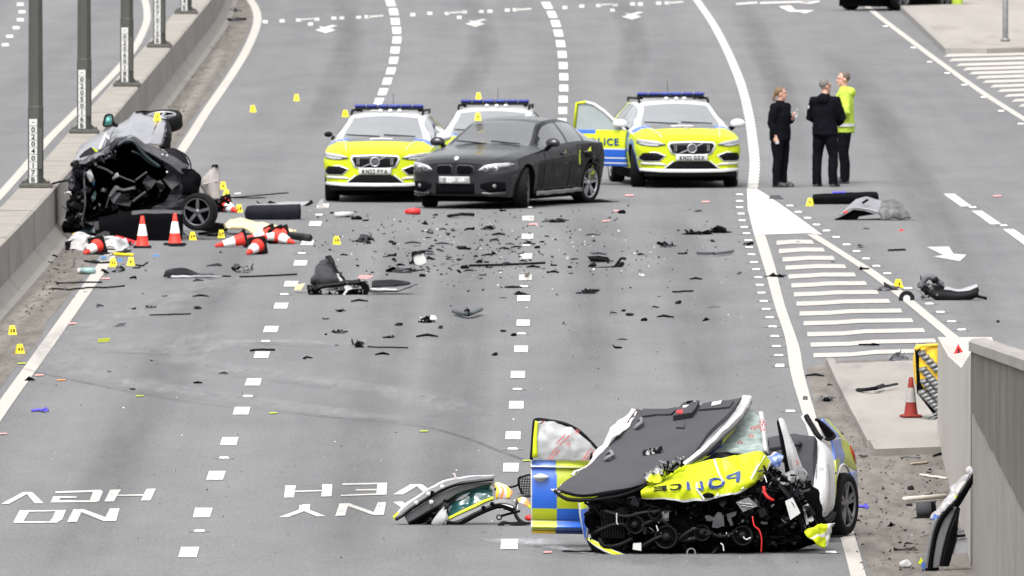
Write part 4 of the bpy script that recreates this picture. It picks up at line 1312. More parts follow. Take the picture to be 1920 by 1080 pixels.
def police_door(parent, ang, sd, hinge=(.925, 1.52, 0)):
    """front door swung open about its hinge; built along +y then turned"""
    m = Matrix.Translation((sd * hinge[0], hinge[1], 0)) @ Matrix.Rotation(-sd * ang, 4, 'Z')
    T = lambda y, z, dx=0: m @ Vector((sd * dx, y, z))
    # outer skin: battenburg in four fields
    mb = MB()
    def mt(a, b):
        z = .33 + .62 * b
        if .615 < z < .63: return 'white_paint'
        if b < .20: return 'livery_blue' if (b < .06 or b > .10) else 'white_paint'
        if z < .62: return 'livery_blue' if not (.45 < z < .475) else 'white_paint'
        return 'hivis_yellow' if b < .90 else ('hivis_yellow' if a < .6 else 'livery_blue')
    g = [[T(1.10 * j / 12, .33 + .62 * i / 28, .04 * math.sin(PI * i / 28)) for j in range(13)] for i in range(29)]
    mb.surf(g, mt, .06, True, tdir=m.to_3x3() @ Vector((-sd, 0, 0)))
    d = mb.build('open_door', parent)
    mb = MB(); rot = m @ Matrix.Translation((sd * .047, .52, .755)) @ Matrix.Rotation(-sd * -PI / 2, 4, 'Z') @ Matrix.Rotation(PI / 2, 4, 'X')
    if sd < 0: rot = m @ Matrix.Translation((-.047, .50, .755)) @ Matrix.Rotation(-PI / 2, 4, 'Z') @ Matrix.Rotation(PI / 2, 4, 'X')
    mb.text('POLICE', rot, .125, 'livery_navy', width=.74); mb.build('lettering', d)
    mb = MB()
    fr = [(.02, .95), (.25, 1.10), (.50, 1.27), (.72, 1.385), (.9, 1.42), (1.09, 1.40), (1.10, .95)]
    mb.tube([T(y, z, -.01 - .16 * (z - .95)) for y, z in fr[:-2]], .026, 'white_paint', 6)
    mb.tube([T(y, z, -.01 - .16 * (z - .95)) for y, z in fr[-3:]], .030, 'hivis_yellow', 6)
    mb.build('window_frame', d)
    mb = MB(); mb.poly([T(y, z, -.02 - .16 * (z - .95)) for y, z in fr], 'door_glass', m.to_3x3() @ Vector((-sd * .006, 0, 0))); mb.build('window_glass', d)
    mb = MB(); mb.sheet([[T(.03 + 1.04 * j, .36 + .57 * i, -.075 - .03 * (i == 1)) for j in (0, .5, 1)] for i in (0, .5, 1)], 4, 4, 'grey_plastic', .02); mb.build('door_trim', d)

p = G(703, 376)
police_estate(G(704, 380), R(-4.5), 'KN22 FYA', 'yellow fronted police estate car beside the dark grey saloon, plate KN22 FYA', steer=R(3), dark_mirror=True)
police_estate(G(1296, 353), R(7), 'KN22 GZX', 'yellow fronted police estate car with its driver door open, plate KN22 GZX', door=R(48), steer=R(-10))
police_estate(G(912, 369), R(-3), 'KN22', 'police estate car mostly hidden behind the dark grey saloon, roof and light bar showing')
# small crest on the right-hand car's bonnet
pc = [o for o in bpy.data.objects if o.name.startswith('police_car')]
mb = MB(); mb.sheet([[Vector((-.02 + .1 * x, .72 + .12 * y, EST.ZC(.72 + .12 * y) + .01)) for x in (0, .5, 1)] for y in (0, .5, 1)], 3, 3, 'wood', .006, .02, 20); mb.build('crest', pc[1])

# ------------------------------------------------------------------ dark saloon
SAL = CarShape(
    W=[(0, .60), (.05, .68), (.14, .78), (.28, .865), (.5, .905), (.9, .93), (1.5, .93), (3.7, .93), (4.3, .91), (4.65, .85), (4.82, .74), (4.88, .62)],
    ZS=[(0, .70), (.2, .75), (.6, .83), (1.3, .91), (2.2, .955), (3.6, 1.0), (4.4, 1.0), (4.88, .96)],
    ZC=[(0, .77), (.10, .83), (.35, .895), (.8, .955), (1.45, 1.035), (1.55, 1.06), (1.95, 1.26), (2.25, 1.40), (2.55, 1.45), (3.0, 1.465), (3.5, 1.425), (3.95, 1.29), (4.3, 1.12), (4.6, 1.09), (4.8, 1.08), (4.88, 1.02)],
    SILL=[(0, .22), (.35, .19), (.8, .22), (1.6, .21), (3.4, .21), (4.2, .24), (4.88, .32)],
    LEN=4.88, cowl=1.52, wtop=2.27, rtop=3.42, rbot=4.22, zcowl=1.04, zwt=1.4,
    XR=[(0, .54), (.3, .66), (1.0, .73), (1.52, .745), (2.27, .60), (2.7, .59), (3.4, .57), (4.2, .60), (4.5, .68), (4.88, .55)],
    wheels=(.87, 3.84), wr=.345, plan=[(0, -.10), (.3, -.075), (.60, 0), (.68, .05), (.78, .14), (.865, .28), (.905, .5), (.93, .9)], zroof=1.46)
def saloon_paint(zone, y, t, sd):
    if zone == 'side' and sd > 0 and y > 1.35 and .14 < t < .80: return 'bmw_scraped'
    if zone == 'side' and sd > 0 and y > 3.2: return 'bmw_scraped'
    if zone == 'side' and y > .5: return 'bmw_side_shade'
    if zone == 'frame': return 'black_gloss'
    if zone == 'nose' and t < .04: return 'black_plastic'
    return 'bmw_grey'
sal = thing('saloon_car', G(856, 392), 'dark grey four door saloon with scraped side standing in front of the police cars', 'car', yaw=R(-21))
cs = SAL
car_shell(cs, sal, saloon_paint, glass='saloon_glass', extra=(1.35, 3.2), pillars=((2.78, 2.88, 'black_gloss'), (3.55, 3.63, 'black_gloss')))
for sd in (-1, 1):
    q = lambda l: sorted([(sd * a, b) for a, b in l])
    mb = MB(); cs.patch(mb, q([(.035, .715), (.08, .74), (.28, .735), (.34, .70)]), q([(.035, .60), (.08, .57), (.28, .575), (.34, .62)]), 'grey_plastic', .012); kd = mb.build('grille', sal)
    mb = MB(); cs.patch(mb, q([(.048, .705), (.09, .728), (.27, .723), (.325, .692)]), q([(.048, .61), (.09, .583), (.27, .587), (.325, .628)]), 'black_matt', .017); mb.build('grille_opening', kd)
    mb = MB()
    for i in range(8):
        x = sd * (.07 + i * .033); mb.tube([cs.front(x, .60, .021), cs.front(x, .705, .021)], .005, 'black_gloss', 4)
    mb.build('slat', kd)
    mb = MB(); cs.patch(mb, q([(.40, .655), (.50, .73), (.66, .765), (.84, .775), (.895, .75)]), q([(.40, .63), (.50, .615), (.66, .625), (.84, .67), (.895, .735)]), 'lamp_dark', .008); h = mb.build('headlight', sal)
    mb = MB(); cs.patch(mb, q([(.42, .66), (.51, .727), (.66, .76), (.84, .77), (.885, .752)]), q([(.42, .648), (.51, .668), (.66, .69), (.84, .712), (.885, .742)]), 'lamp_glass', .014); mb.build('lens', h)
    for x in (.53, .67):
        mb = MB(); mb.lathe([(.0, .02), (.03, .02), (.048, .008), (.052, -.03)], ['lamp_dark', 'alloy', 'alloy'], 14, Matrix.Translation(cs.front(sd * x, .672, .012)) @ Matrix.Rotation(PI / 2, 4, 'X')); mb.build('lens', h)
    mb = MB(); cs.patch(mb, q([(.44, .42), (.60, .46), (.82, .45)]), q([(.44, .36), (.60, .28), (.80, .30)]), 'black_matt', .010); mb.build('air_intake', sal)
    mb = MB(); mb.lathe([(0, .03), (.028, .02), (.036, 0)], 'mid_grey', 12, Matrix.Translation(cs.front(sd * .66, .385, .012)) @ Matrix.Rotation(PI / 2, 4, 'X')); mb.build('fog_lamp', sal)
    mb = MB(); cs.patch(mb, q([(.46, .285), (.60, .275), (.84, .295)]), q([(.46, .235), (.60, .21), (.82, .22)]), 'bmw_grey', .022); mb.build('splitter', sal)
    mirror_part(sal, sd * 1.03, 1.78, 1.055, 'bmw_grey', sd)
mb = MB(); cs.patch(mb, [(-.42, .43), (.42, .43)], [(-.34, .26), (.34, .26)], 'black_matt', .010); mb.build('air_intake', sal)
mb = MB(); cs.patch(mb, [(-.27, .545), (.27, .545)], [(-.27, .425), (.27, .425)], 'plate_grey', .034); pl = mb.build('number_plate', sal)
mb = MB()
random.seed(9)
for i in range(9):
    x = -.22 + i * .055
    mb.box(cs.front(x, .487 + random.uniform(-.01, .01), .036), (.048, .004, random.uniform(.05, .09)), random.choice(['plaque', 'plate_grey', 'mid_grey', 'plaque']))
mb.build('smudge', pl)
mb = MB(); mb.lathe([(0, .012), (.036, .010), (.042, 0)], ['plaque', 'plaque'], 16, Matrix.Translation((0, .0, .842)) @ Matrix.Rotation(R(55), 4, 'X')); mb.build('badge', sal)
for a, b in ((-.05, -.62), (.55, .0)):
    mb = MB(); mb.tube([Vector((a, 1.50, 1.045)), Vector((b, 1.60, 1.085))], .010, 'black_plastic', 4); mb.build('wiper', sal)
for y0 in (1.62, 2.82):       # door gaps and handles on the side we see
    mb = MB(); mb.tube([Vector((cs.side(y0, z) + .002, y0 + .02 * k, z)) for k, z in enumerate((.30, .5, .7, .9))], .006, 'black_matt', 4); mb.build('door_gap', sal)
for y0 in (2.55, 3.55):
    mb = MB(); mb.rbox((cs.side(y0, .85) + .015, y0, .86), (.03, .22, .035), 'bmw_grey', .01); mb.build('handle', sal)
mb = MB(); mb.sheet([[Vector((.945, y, z)) for y in (1.3, 2.3, 3.35)] for z in (.20, .27)], 10, 3, 'mid_grey', .02, .02, 5); mb.build('torn_sill', sal)
for yy, zz in ((2.62, .80), (3.25, .78)):
    mb = MB(); mb.sheet([[Vector((cs.side(yy, zz) + .012, yy + a, zz + b)) for a in (-.018, .018)] for b in (-.10, 0, .12)], 3, 6, 'film_yellow', .003, .035, 9, 3); mb.build('yellow_reflection', sal)  # yellow reflections on the doors, put on as coloured strips
for sd in (-1, 1):
    add_wheel(sal, (sd * .81, .87, .34), .34, .245, 'dark_alloy', sd, R(16))
    add_wheel(sal, (sd * .81, 3.84, .34), .34, .245, 'alloy', sd, R(-9) if sd > 0 else 0, R(4) if sd > 0 else 0)
random.seed(12)
mb = MB()
for i in range(16):
    y = 3.5 + random.random() * .8; z = .45 + random.random() * .5
    p = Vector((cs.side(y, z) + .015, y, z))
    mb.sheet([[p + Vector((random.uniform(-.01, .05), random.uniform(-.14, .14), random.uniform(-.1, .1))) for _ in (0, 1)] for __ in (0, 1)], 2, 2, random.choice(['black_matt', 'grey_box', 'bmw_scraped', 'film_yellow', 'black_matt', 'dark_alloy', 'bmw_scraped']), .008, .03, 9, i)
mb.build('crushed_panel', sal)
mb = MB(); mb.sheet([[Vector((.9, 3.3, .012)), Vector((1.25, 4.4, .012))], [Vector((.3, 3.2, .03)), Vector((.4, 4.7, .03))]], 4, 4, 'black_matt', .012, .05, 4); mb.build('fallen_trim', sal)

# ------------------------------------------------------------------ dark pick-up at the top edge
PK = CarShape(
    W=[(0, .72), (.1, .84), (.3, .91), (.8, .94), (4.6, .94), (5.1, .92), (5.25, .88)],
    ZS=[(0, .98), (.6, 1.05), (1.4, 1.10), (3.4, 1.15), (5.25, 1.15)],
    ZC=[(0, 1.04), (.2, 1.10), (1.3, 1.18), (1.9, 1.62), (2.2, 1.80), (3.2, 1.82), (3.5, 1.70), (3.75, 1.17), (5.25, 1.16)],
    SILL=[(0, .46), (.5, .48), (1.6, .45), (3.4, .45), (5.25, .55)],
    LEN=4.2, cowl=1.32, wtop=2.12, rtop=3.4, rbot=3.72, zcowl=1.2, zwt=1.8,
    XR=[(0, .66), (1.3, .78), (2.1, .68), (3.3, .66), (3.75, .7), (5.25, .78)],
    wheels=(.95, 3.05), wr=.39, plan=[(0, -.06), (.4, -.04), (.72, 0), (.84, .1), (.91, .3), (.94, .8)], zroof=1.8)
pk = thing('pickup_truck', G(1605, 20.5), 'dark navy off-road vehicle cut by the top edge, only wheels and sills showing', 'vehicle', yaw=R(-35))
pk.scale = (.86, .86, .86)
car_shell(PK, pk, lambda zone, y, t, sd: 'navy_paint' if t > .12 or zone != 'side' else 'black_plastic', pillars=((2.6, 2.75, 'black_gloss'),))
for sd in (-1, 1):
    add_wheel(pk, (sd * .82, .95, .39), .39, .27, 'dark_alloy', sd)
    add_wheel(pk, (sd * .82, 3.05, .39), .39, .27, 'dark_alloy', sd)
mb = MB(); mb.rbox((0, 3.9, .42), (1.5, .4, .16), 'black_plastic', .03); mb.build('tow_frame', pk)
mb = MB(); mb.rbox((0, .0, .60), (1.7, .2, .25), 'black_plastic', .05); mb.build('bumper', pk)
for sd in (-1, 1):
    mb = MB(); mb.rbox((sd * .97, 2.55, .48), (.10, 2.3, .07), 'black_plastic', .02); mb.build('side_step', pk)
j = G(1792, 17)
mb = MB(); mb.loft([((0, 0, 0), .16, .12), ((.02, 0, .15), .15, .13), ((.0, 0, .35), .17, .13), ((.03, 0, .6), .16, .12), ((.02, 0, .8), .05, .04)], 'hivis_lime', 10)
for v in mb.v: v += Vector(mnoise.noise_vector(v * 6)) * .03
tag(mb.build('safety_jacket', None, (0, 0, 0)), 'lime green hi-vis garment beside the dark off-road vehicle at the top edge', 'jacket').location = j
# ================================================================== PEOPLE
_tex = bpy.data.textures.new('folds', 'CLOUDS'); _tex.noise_scale = .11; _tex.noise_depth = 2
def skin_over(ob, vox, fold=0.0, smooth=4):
    r = ob.modifiers.new('remesh', 'REMESH'); r.mode = 'VOXEL'; r.voxel_size = vox; r.use_smooth_shade = True
    if fold:
        d = ob.modifiers.new('folds', 'DISPLACE'); d.texture = _tex; d.strength = fold; d.mid_level = .5; d.texture_coords = 'GLOBAL'
    s = ob.modifiers.new('smooth', 'SMOOTH'); s.iterations = smooth; s.factor = .5
    return ob
def hand(mb, w, d, nrm, k=1.0, curl=.5):
    d = d.normalized(); nrm = (nrm - d * nrm.dot(d)).normalized(); a = d.cross(nrm)
    mb.tube([w - d * .03, w, w + d * .045 * k, w + d * .09 * k], [.024, .027, .036, .034], 'skin', 8, flat=.55, up=nrm)
    for i, ln in enumerate((.062, .075, .070, .055)):
        b = w + d * .085 * k + a * ((i - 1.5) * .019)
        m = b + (d * math.cos(curl * .6) + nrm * math.sin(curl * .6)) * ln * .5
        e = m + (d * math.cos(curl * 1.8) + nrm * math.sin(curl * 1.8)) * ln * .5
        mb.tube([b - d * .02, b, m, e], [.0105, .0105, .010, .009], 'skin', 6)
    b = w + d * .03 - a * .03
    mb.tube([b, b + (d * .5 - a * .7 + nrm * .3).normalized() * .035, b + d * .06 - a * .03 + nrm * .02], [.014, .012, .010], 'skin', 6)
def person(loc, yaw, H, label, top, legs, hair, arms, head_yaw=0.0, jacket_len=.84, build=1.0, ponytail=False, stance=.11, boots='boot', collar=True, hood=False):
    t = thing('person', loc, label, 'person', yaw=yaw)
    k = H / 1.76
    V = lambda x, y, z: Vector((x, y, z)) * k
    st = stance
    # one continuous body
    mb = MB()
    for sd in (-1, 1):
        mb.tube([V(sd * st, .0, .05), V(sd * st, -.005, .28), V(sd * st, .015, .48), V(sd * .10, .0, .72), V(sd * .085, 0, .95)], [.042 * k, .055 * k, .058 * k, .078 * k, .085 * k], 'skin', 10)
        mb.tube([V(sd * st, -.05, .035), V(sd * st, .10, .03), V(sd * st, .17, .025)], [.035 * k, .038 * k, .025 * k], 'skin', 8)
    mb.loft([(V(0, 0, .86), .15 * k, .10 * k), (V(0, 0, 1.0), .145 * k, .10 * k), (V(0, .005, 1.12), .135 * k, .095 * k), (V(0, .01, 1.28), .16 * k, .105 * k), (V(0, 0, 1.40), .16 * k, .09 * k), (V(0, 0, 1.47), .07 * k, .06 * k)], 'skin', 14)
    mb.tube([V(0, -.005, 1.42), V(0, .005, 1.53), V(0, .015, 1.58)], [.062 * k, .055 * k, .055 * k], 'skin', 10)
    hm = Matrix.Translation(V(0, .015, 1.635)) @ Matrix.Rotation(head_yaw, 4, 'Z') @ Matrix.Scale(k, 4)
    n0 = len(mb.v)
    mb.ball((0, -.01, .03), (.075, .092, .092), 'skin', 14)
    mb.ball((0, .02, -.035), (.058, .068, .075), 'skin', 12)
    mb.tube([(0, .085, .02), (0, .104, -.018), (0, .09, -.03)], [.010, .016, .010], 'skin', 6)
    mb.tube([(-.03, .088, .035), (0, .094, .04), (.03, .088, .035)], .010, 'skin', 6)
    mb.tube([(-.024, .078, -.062), (0, .086, -.060), (.024, .078, -.062)], .009, 'skin', 6)
    mb.ball((0, .068, -.095), (.028, .022, .020), 'skin', 8)
    for sd in (-1, 1): mb.ball((sd * .078, -.012, -.005), (.010, .020, .032), 'skin', 8)
    mb.xf(hm, n0)
    for sd, (el, wr, hd, hn) in arms.items():
        sh = V(sd * .185, 0, 1.41); el, wr = V(*el), V(*wr)
        mb.tube([V(sd * .10, 0, 1.40), sh, sh.lerp(el, .5), el, el.lerp(wr, .4), wr], [.055 * k, .055 * k, .046 * k, .040 * k, .040 * k, .027 * k], 'skin', 8)
        hand(mb, wr, Vector(hd), Vector(hn), k)
    skin_over(mb.build('body', t), .0095, 0, 2)
    # face details
    for sd in (-1, 1):
        e = MB(); e.ball((sd * .031, .083, .016), (.013, .006, .007), 'hair_dark', 8); e.xf(hm); e.build('eye', t)
    # hair
    hb = MB(); hb.ball((0, -.022, .045), (.083, .094, .088), hair, 14)
    hb.v = [Vector((v.x, v.y, v.z)) if v.y < .035 or v.z > .085 else Vector((v.x * .8, min(v.y, .04), v.z)) for v in hb.v]
    hb.v = [Vector((v.x, v.y, max(v.z, -.055 + max(0, v.y) * 1.6))) for v in hb.v]
    if ponytail:
        hb.ball((0, -.10, .03), (.035, .03, .04), hair, 10)
        hb.tube([(0, -.10, .02), (0, -.13, -.03), (.01, -.125, -.10), (.015, -.11, -.14)], [.03, .034, .028, .008], hair, 8)
    hb.xf(hm); skin_over(hb.build('hair', t), .012, .008, 2)
    # trousers
    mb = MB()
    for sd in (-1, 1):
        mb.tube([V(sd * st, .0, .035), V(sd * st, -.01, .12), V(sd * st, -.01, .30), V(sd * st * 1.0, .015, .50), V(sd * .105, .0, .74), V(sd * .09, 0, .95)], [.080 * k, .078 * k, .080 * k, .083 * k, .103 * k * build, .11 * k * build], legs, 12)
    mb.loft([(V(0, 0, .80), .17 * k * build, .125 * k * build), (V(0, -.01, .92), .185 * k * build, .135 * k * build), (V(0, 0, 1.05), .17 * k * build, .12 * k * build)], legs, 14)
    skin_over(mb.build('trousers', t), .015, .02, 3)
    for sd in (-1, 1):
        mb = MB()
        mb.tube([V(sd * st, -.075, .045), V(sd * st, .03, .05), V(sd * (st + .015), .13, .042), V(sd * (st + .02), .195, .034)], [.045 * k, .052 * k, .048 * k, .030 * k], boots, 10)
        mb.box(V(sd * (st + .008), .06, .012), (.09 * k, .28 * k, .024 * k), 'black_matt')
        skin_over(mb.build('boot', t), .012, 0, 2)
    # jacket
    mb = MB(); b = build
    jl = jacket_len
    mb.loft([(V(0, -.005, jl), .205 * k * b, .155 * k * b), (V(0, -.005, jl + .12), .205 * k * b, .155 * k * b), (V(0, 0, 1.08), .185 * k * b, .145 * k * b), (V(0, .005, 1.27), .20 * k * b, .15 * k * b), (V(0, 0, 1.39), .195 * k * b, .125 * k * b), (V(0, 0, 1.455), .12 * k, .10 * k), (V(0, .0, 1.49), .085 * k, .085 * k)], top, 16)
    if collar: mb.loft([(V(0, 0, 1.45), .088 * k, .088 * k), (V(0, -.005, 1.525), .082 * k, .085 * k)], top, 14)
    if hood: mb.ball(V(0, -.11, 1.43), (.12 * k, .07 * k, .085 * k), top, 12)
    for sd, (el, wr, hd, hn) in arms.items():
        sh = V(sd * .19, 0, 1.405); el, wr = V(*el), V(*wr)
        mb.tube([V(sd * .08, 0, 1.40), sh, sh.lerp(el, .5), el, el.lerp(wr, .5), el.lerp(wr, .93)], [.085 * k * b, .088 * k * b, .078 * k * b, .070 * k * b, .062 * k * b, .052 * k], top, 10)
    skin_over(mb.build('jacket', t), .015, .03, 3)
    return t, k, V
DN = (0, 0, -1)
t, k, V = person(G(1463, 351), R(-120), 1.72, 'woman in black jacket and trousers with a fair ponytail, standing left of two men', 'black_cloth', 'black_cloth', 'hair_fair',
    {1: ((.23, -.05, 1.13), (.235, .04, .90), (0, .15, -1), (-1, 0, 0)), -1: ((-.25, .0, 1.14), (-.10, .20, 1.20), (.4, .5, .6), (0, -.3, 1))}, ponytail=True, jacket_len=.82, build=1.14, head_yaw=R(32))
mb = MB(); mb.box((.215, -.045, 1.33), (.01, .05, .09), 'plaque'); mb.v = [v * k for v in mb.v]; mb.build('sleeve_badge', t)
def world_of(t, p): return Matrix.Translation(t.location) @ Matrix.Rotation(t.rotation_euler[2], 4, 'Z') @ Vector(p)
q = world_of(t, V(-.05, .28, 1.29)); mb = MB(); mb.sheet([[Vector((-.02, 0, -.08)), Vector((.03, 0, -.08))], [Vector((-.01, .01, 0)), Vector((.05, .02, .01))], [Vector((.02, 0, .09)), Vector((.05, .01, .08))]], 3, 6, 'plate_grey', .004)
tag(mb.build('folded_paper'), 'white folded paper held at the chest of the woman with the ponytail', 'paper').location = q
q = world_of(t, V(.235, .07, .80)); mb = MB(); mb.rbox((0, 0, 0), (.06, .02, .07), 'white_cloth', .006)
tag(mb.build('small_card'), 'small white card hanging from the lowered hand of the woman with the ponytail', 'card').location = q
t, k, V = person(G(1547, 350), R(-22), 1.85, 'grey haired man in black jacket and trousers seen from behind', 'black_cloth', 'black_cloth', 'hair_grey',
    {1: ((.27, .06, 1.12), (.13, .25, 1.02), (-.8, .5, 0), (0, .2, 1)), -1: ((-.28, .04, 1.12), (-.14, .24, 1.02), (.8, .5, 0), (0, .2, 1))}, head_yaw=R(-38), jacket_len=.84, build=1.06, hood=True, stance=.14)
mb = MB(); mb.box((-.265, -.03, 1.30), (.02, .07, .05), 'plaque', (0, R(12), 0)); mb.v = [v * k for v in mb.v]; mb.build('sleeve_badge', t)
t, k, V = person(G(1583, 344), R(88), 1.93, 'man in lime hi-vis jacket and black trousers standing behind the grey haired man', 'hivis_lime', 'black_cloth', 'hair_dark',
    {1: ((.27, -.02, 1.13), (.20, .20, 1.03), (-.4, .9, -.1), (0, .2, 1)), -1: ((-.27, -.04, 1.13), (-.22, .18, 1.00), (.3, .9, -.2), (0, .2, 1))}, head_yaw=R(12), jacket_len=.80, build=1.05, hood=True, stance=.12)
for sd in (-1, 1):
    mb = MB(); e, w = V(sd * .27, -.03, 1.13), V(sd * .21, .19, 1.015)
    mb.tube([e.lerp(w, .35), e.lerp(w, .55)], [.088 * k, .084 * k], 'plaque', 12, cap=False); mb.build('reflective_band', t)
mb = MB(); mb.loft([(V(0, 0, .90), .236 * k, .182 * k), (V(0, 0, .95), .235 * k, .182 * k)], 'plaque', 18, cap=False); mb.build('reflective_band', t)
# ================================================================== WRECKS
def zf(sc, ox, oy): return lambda k: [(ox + p[0] / sc, oy + p[1] / sc, *p[2:]) for p in k]
def tr(par, name, Y0, pts, mat, th=.02, d=0.0):
    """traced plate: pixel outline, its own depth behind Y0 (per point or common) and thickness"""
    mb = MB(); mb.poly([P(p[0], p[1], Y0 + (p[2] if len(p) > 2 else d)) for p in pts], mat, (0, th, 0))
    return mb.build(name, par)
def shp(par, name, Y0, rows, mat, nu=10, nv=8, th=.012, noise=0.0, nsc=6, seed=0, tdir=None, smooth=True, cr=0.0):
    mb = MB(); mb.sheet([[P(p[0], p[1], Y0 + p[2]) for p in r] for r in rows], nu, nv, mat, th, noise, nsc, seed, smooth, tdir)
    if cr: mb.crumple(cr, seed, 6, freq=(3, 9))
    return mb.build(name, par)
def tb(par, name, Y0, pts, r, mat, n=6, flat=1.0):
    mb = MB(); q = [P(p[0], p[1], Y0 + (p[2] if len(p) > 2 else 0)) for p in pts]
    if len(q) > 2: 
        g = []
        for i in range(len(q) - 1):
            p0 = q[max(i - 1, 0)]; p1 = q[i]; p2 = q[i + 1]; p3 = q[min(i + 2, len(q) - 1)]
            for k in range(4):
                f = k / 4
                g.append(0.5 * ((2 * p1) + (p2 - p0) * f + (2 * p0 - 5 * p1 + 4 * p2 - p3) * f * f + (3 * p1 - p0 - 3 * p2 + p3) * f ** 3))
        g.append(q[-1]); q = g
    mb.tube(q, r, mat, n, flat=flat); return mb.build(name, par)
def junk(par, name, Y0, region, n, mats, smin, smax, d0, d1, seed, tubes=.3):
    """many small torn parts too small to pick apart, one mesh of kind stuff"""
    rnd = random.Random(seed); mb = MB()
    us = [p[0] for p in region]; vs = [p[1] for p in region]
    def inside(u, v):
        c = False; j = len(region) - 1
        for i in range(len(region)):
            (a, b), (e, f) = region[i], region[j]
            if (b > v) != (f > v) and u < (e - a) * (v - b) / (f - b) + a: c = not c
            j = i
        return c
    k = 0
    while k < n:
        u, v = rnd.uniform(min(us), max(us)), rnd.uniform(min(vs), max(vs))
        if not inside(u, v): continue
        k += 1
        p = P(u, v, Y0 + rnd.uniform(d0, d1)); m = rnd.choice(mats); s = smin + (smax - smin) * rnd.random() ** 2
        e = Euler((rnd.uniform(-1, 1), rnd.uniform(-1, 1), rnd.uniform(-1.5, 1.5))).to_matrix()
        if rnd.random() < tubes:
            a = Vector(mnoise.random_unit_vector()) * s * 1.6; b = Vector(mnoise.random_unit_vector()) * s * 1.2
            mb.tube([p - a, p + b * .4, p + a], rnd.uniform(.004, .014), m, 5)
        elif rnd.random() < .4:
            mb.lathe([(0, s * .25), (s * .45, s * .22), (s * .5, 0), (s * .5, -s * .3)], m, 9, Matrix.Translation(p) @ e.to_4x4())
        else:
            mb.box(p, (s * rnd.uniform(.5, 1.6), s * rnd.uniform(.3, 1), s * rnd.uniform(.3, 1.1)), m, e)
    return tag(mb.build(name, par), kind='stuff')

# ------------------------------------------------------------------ foreground police wreck
YW = 395900.0 / (1040 + 819)
mnoise.seed_set(7)
wk = thing('wrecked_police_car', (P(1340, 1040, YW).x, YW, 0), 'torn apart police car in the foreground, roof folded over its smashed front', 'wrecked car', traced=True)
# engine bay: ragged dark mass with real depth
shp(wk, 'engine_bay', YW, [
    [(1092, 940, .8), (1150, 934, .7), (1240, 930, .6), (1330, 930, .55), (1410, 915, .6), (1470, 890, .8), (1520, 900, .9)],
    [(1098, 965, .3), (1160, 960, .15), (1240, 958, .1), (1330, 955, .08), (1420, 945, .15), (1490, 930, .3), (1540, 945, .6)],
    [(1104, 1000, .2), (1160, 1000, .02), (1240, 1000, -.02), (1330, 1000, -.02), (1420, 990, .05), (1500, 980, .2), (1548, 985, .5)],
    [(1112, 1030, .25), (1165, 1040, .1), (1240, 1042, .08), (1330, 1038, .1), (1430, 1030, .2), (1500, 1022, .4), (1540, 1012, .7)],
    [(1125, 1040, .8), (1170, 1046, .6), (1240, 1044, .6), (1330, 1040, .6), (1430, 1032, .7), (1500, 1024, .9), (1535, 1012, 1.2)]], 'deep_black', 40, 28, 0, .06, 7, 3)
tr(wk, 'bulkhead', YW, [(1120, 930), (1270, 868), (1430, 866), (1480, 900), (1525, 935), (1530, 1000), (1120, 1020)], 'black_matt', .1, 1.35)
reg = [(1105, 945), (1180, 940), (1290, 945), (1400, 930), (1450, 905), (1500, 920), (1530, 990), (1490, 1022), (1300, 1036), (1160, 1040), (1110, 1015)]
junk(wk, 'engine_parts', YW, reg, 620, ['black_plastic', 'deep_black', 'black_gloss', 'deep_black', 'black_matt', 'deep_black', 'black_matt', 'black_plastic'], .02, .11, -.08, .16, 21, .45)
junk(wk, 'metal_fragments', YW, [(1180, 960), (1420, 950), (1520, 930), (1530, 1000), (1420, 1030), (1170, 1036)], 46, ['grey_box', 'steel', 'grey_plastic', 'grey_plastic', 'grey_plastic'], .008, .024, -.16, -.06, 5, .45)
junk(wk, 'torn_brackets', YW, [(1425, 880), (1500, 890), (1520, 960), (1440, 950), (1400, 920)], 90, ['black_plastic', 'grey_plastic', 'steel', 'deep_black', 'black_matt', 'deep_black'], .02, .08, -.10, .15, 8, .4)
Z2f = zf(5.647, 1080, 900)
for k, m in [([(1365, 385), (1400, 372), (1460, 400), (1500, 340), (1540, 350), (1565, 400), (1570, 480), (1500, 510), (1440, 500), (1450, 440), (1380, 430)], 'grey_box'),
             ([(1600, 360), (1700, 335), (1690, 375), (1640, 400), (1665, 470), (1640, 490), (1605, 420)], 'grey_plastic'), ([(895, 405), (980, 400), (985, 432), (915, 438)], 'grey_plastic'),
             ([(700, 505), (750, 500), (745, 575), (710, 575)], 'black_gloss'), ([(570, 250), (620, 170), (670, 240), (660, 290)], 'black_gloss')]:
    tr(wk, 'engine_component', YW, Z2f(k), m, .06, -.15)
for i, k in enumerate(([(200, 560), (420, 470), (640, 500), (860, 420), (1000, 500)], [(300, 330), (520, 390), (700, 350), (900, 330)], [(620, 760), (900, 600), (1180, 640), (1450, 560)], [(1000, 720), (1180, 560), (1320, 520), (1520, 600), (1700, 560)], [(250, 620), (300, 700), (450, 690), (600, 620)])):
    tb(wk, 'hose', YW, [(u, v, -.12 - .03 * (q % 2)) for q, (u, v) in enumerate(Z2f(k))], .024, 'black_plastic', 8)
for u, v, r in ((1190, 985, .10), (1250, 1008, .13), (1316, 1000, .09), (1228, 962, .07), (1392, 1005, .11)):
    mb = MB(); mb.lathe([(0, .05), (r * .35, .05), (r * .4, .02), (r * .85, .02), (r, .05), (r, -.03)], ['black_plastic', 'black_matt', 'deep_black', 'black_plastic', 'deep_black'], 16, Matrix.Translation(P(u, v, YW - .13)) @ Matrix.Rotation(R(80), 4, 'X') @ Matrix.Rotation(R(u % 25 - 12), 4, 'Y')); mb.build('pulley', wk)
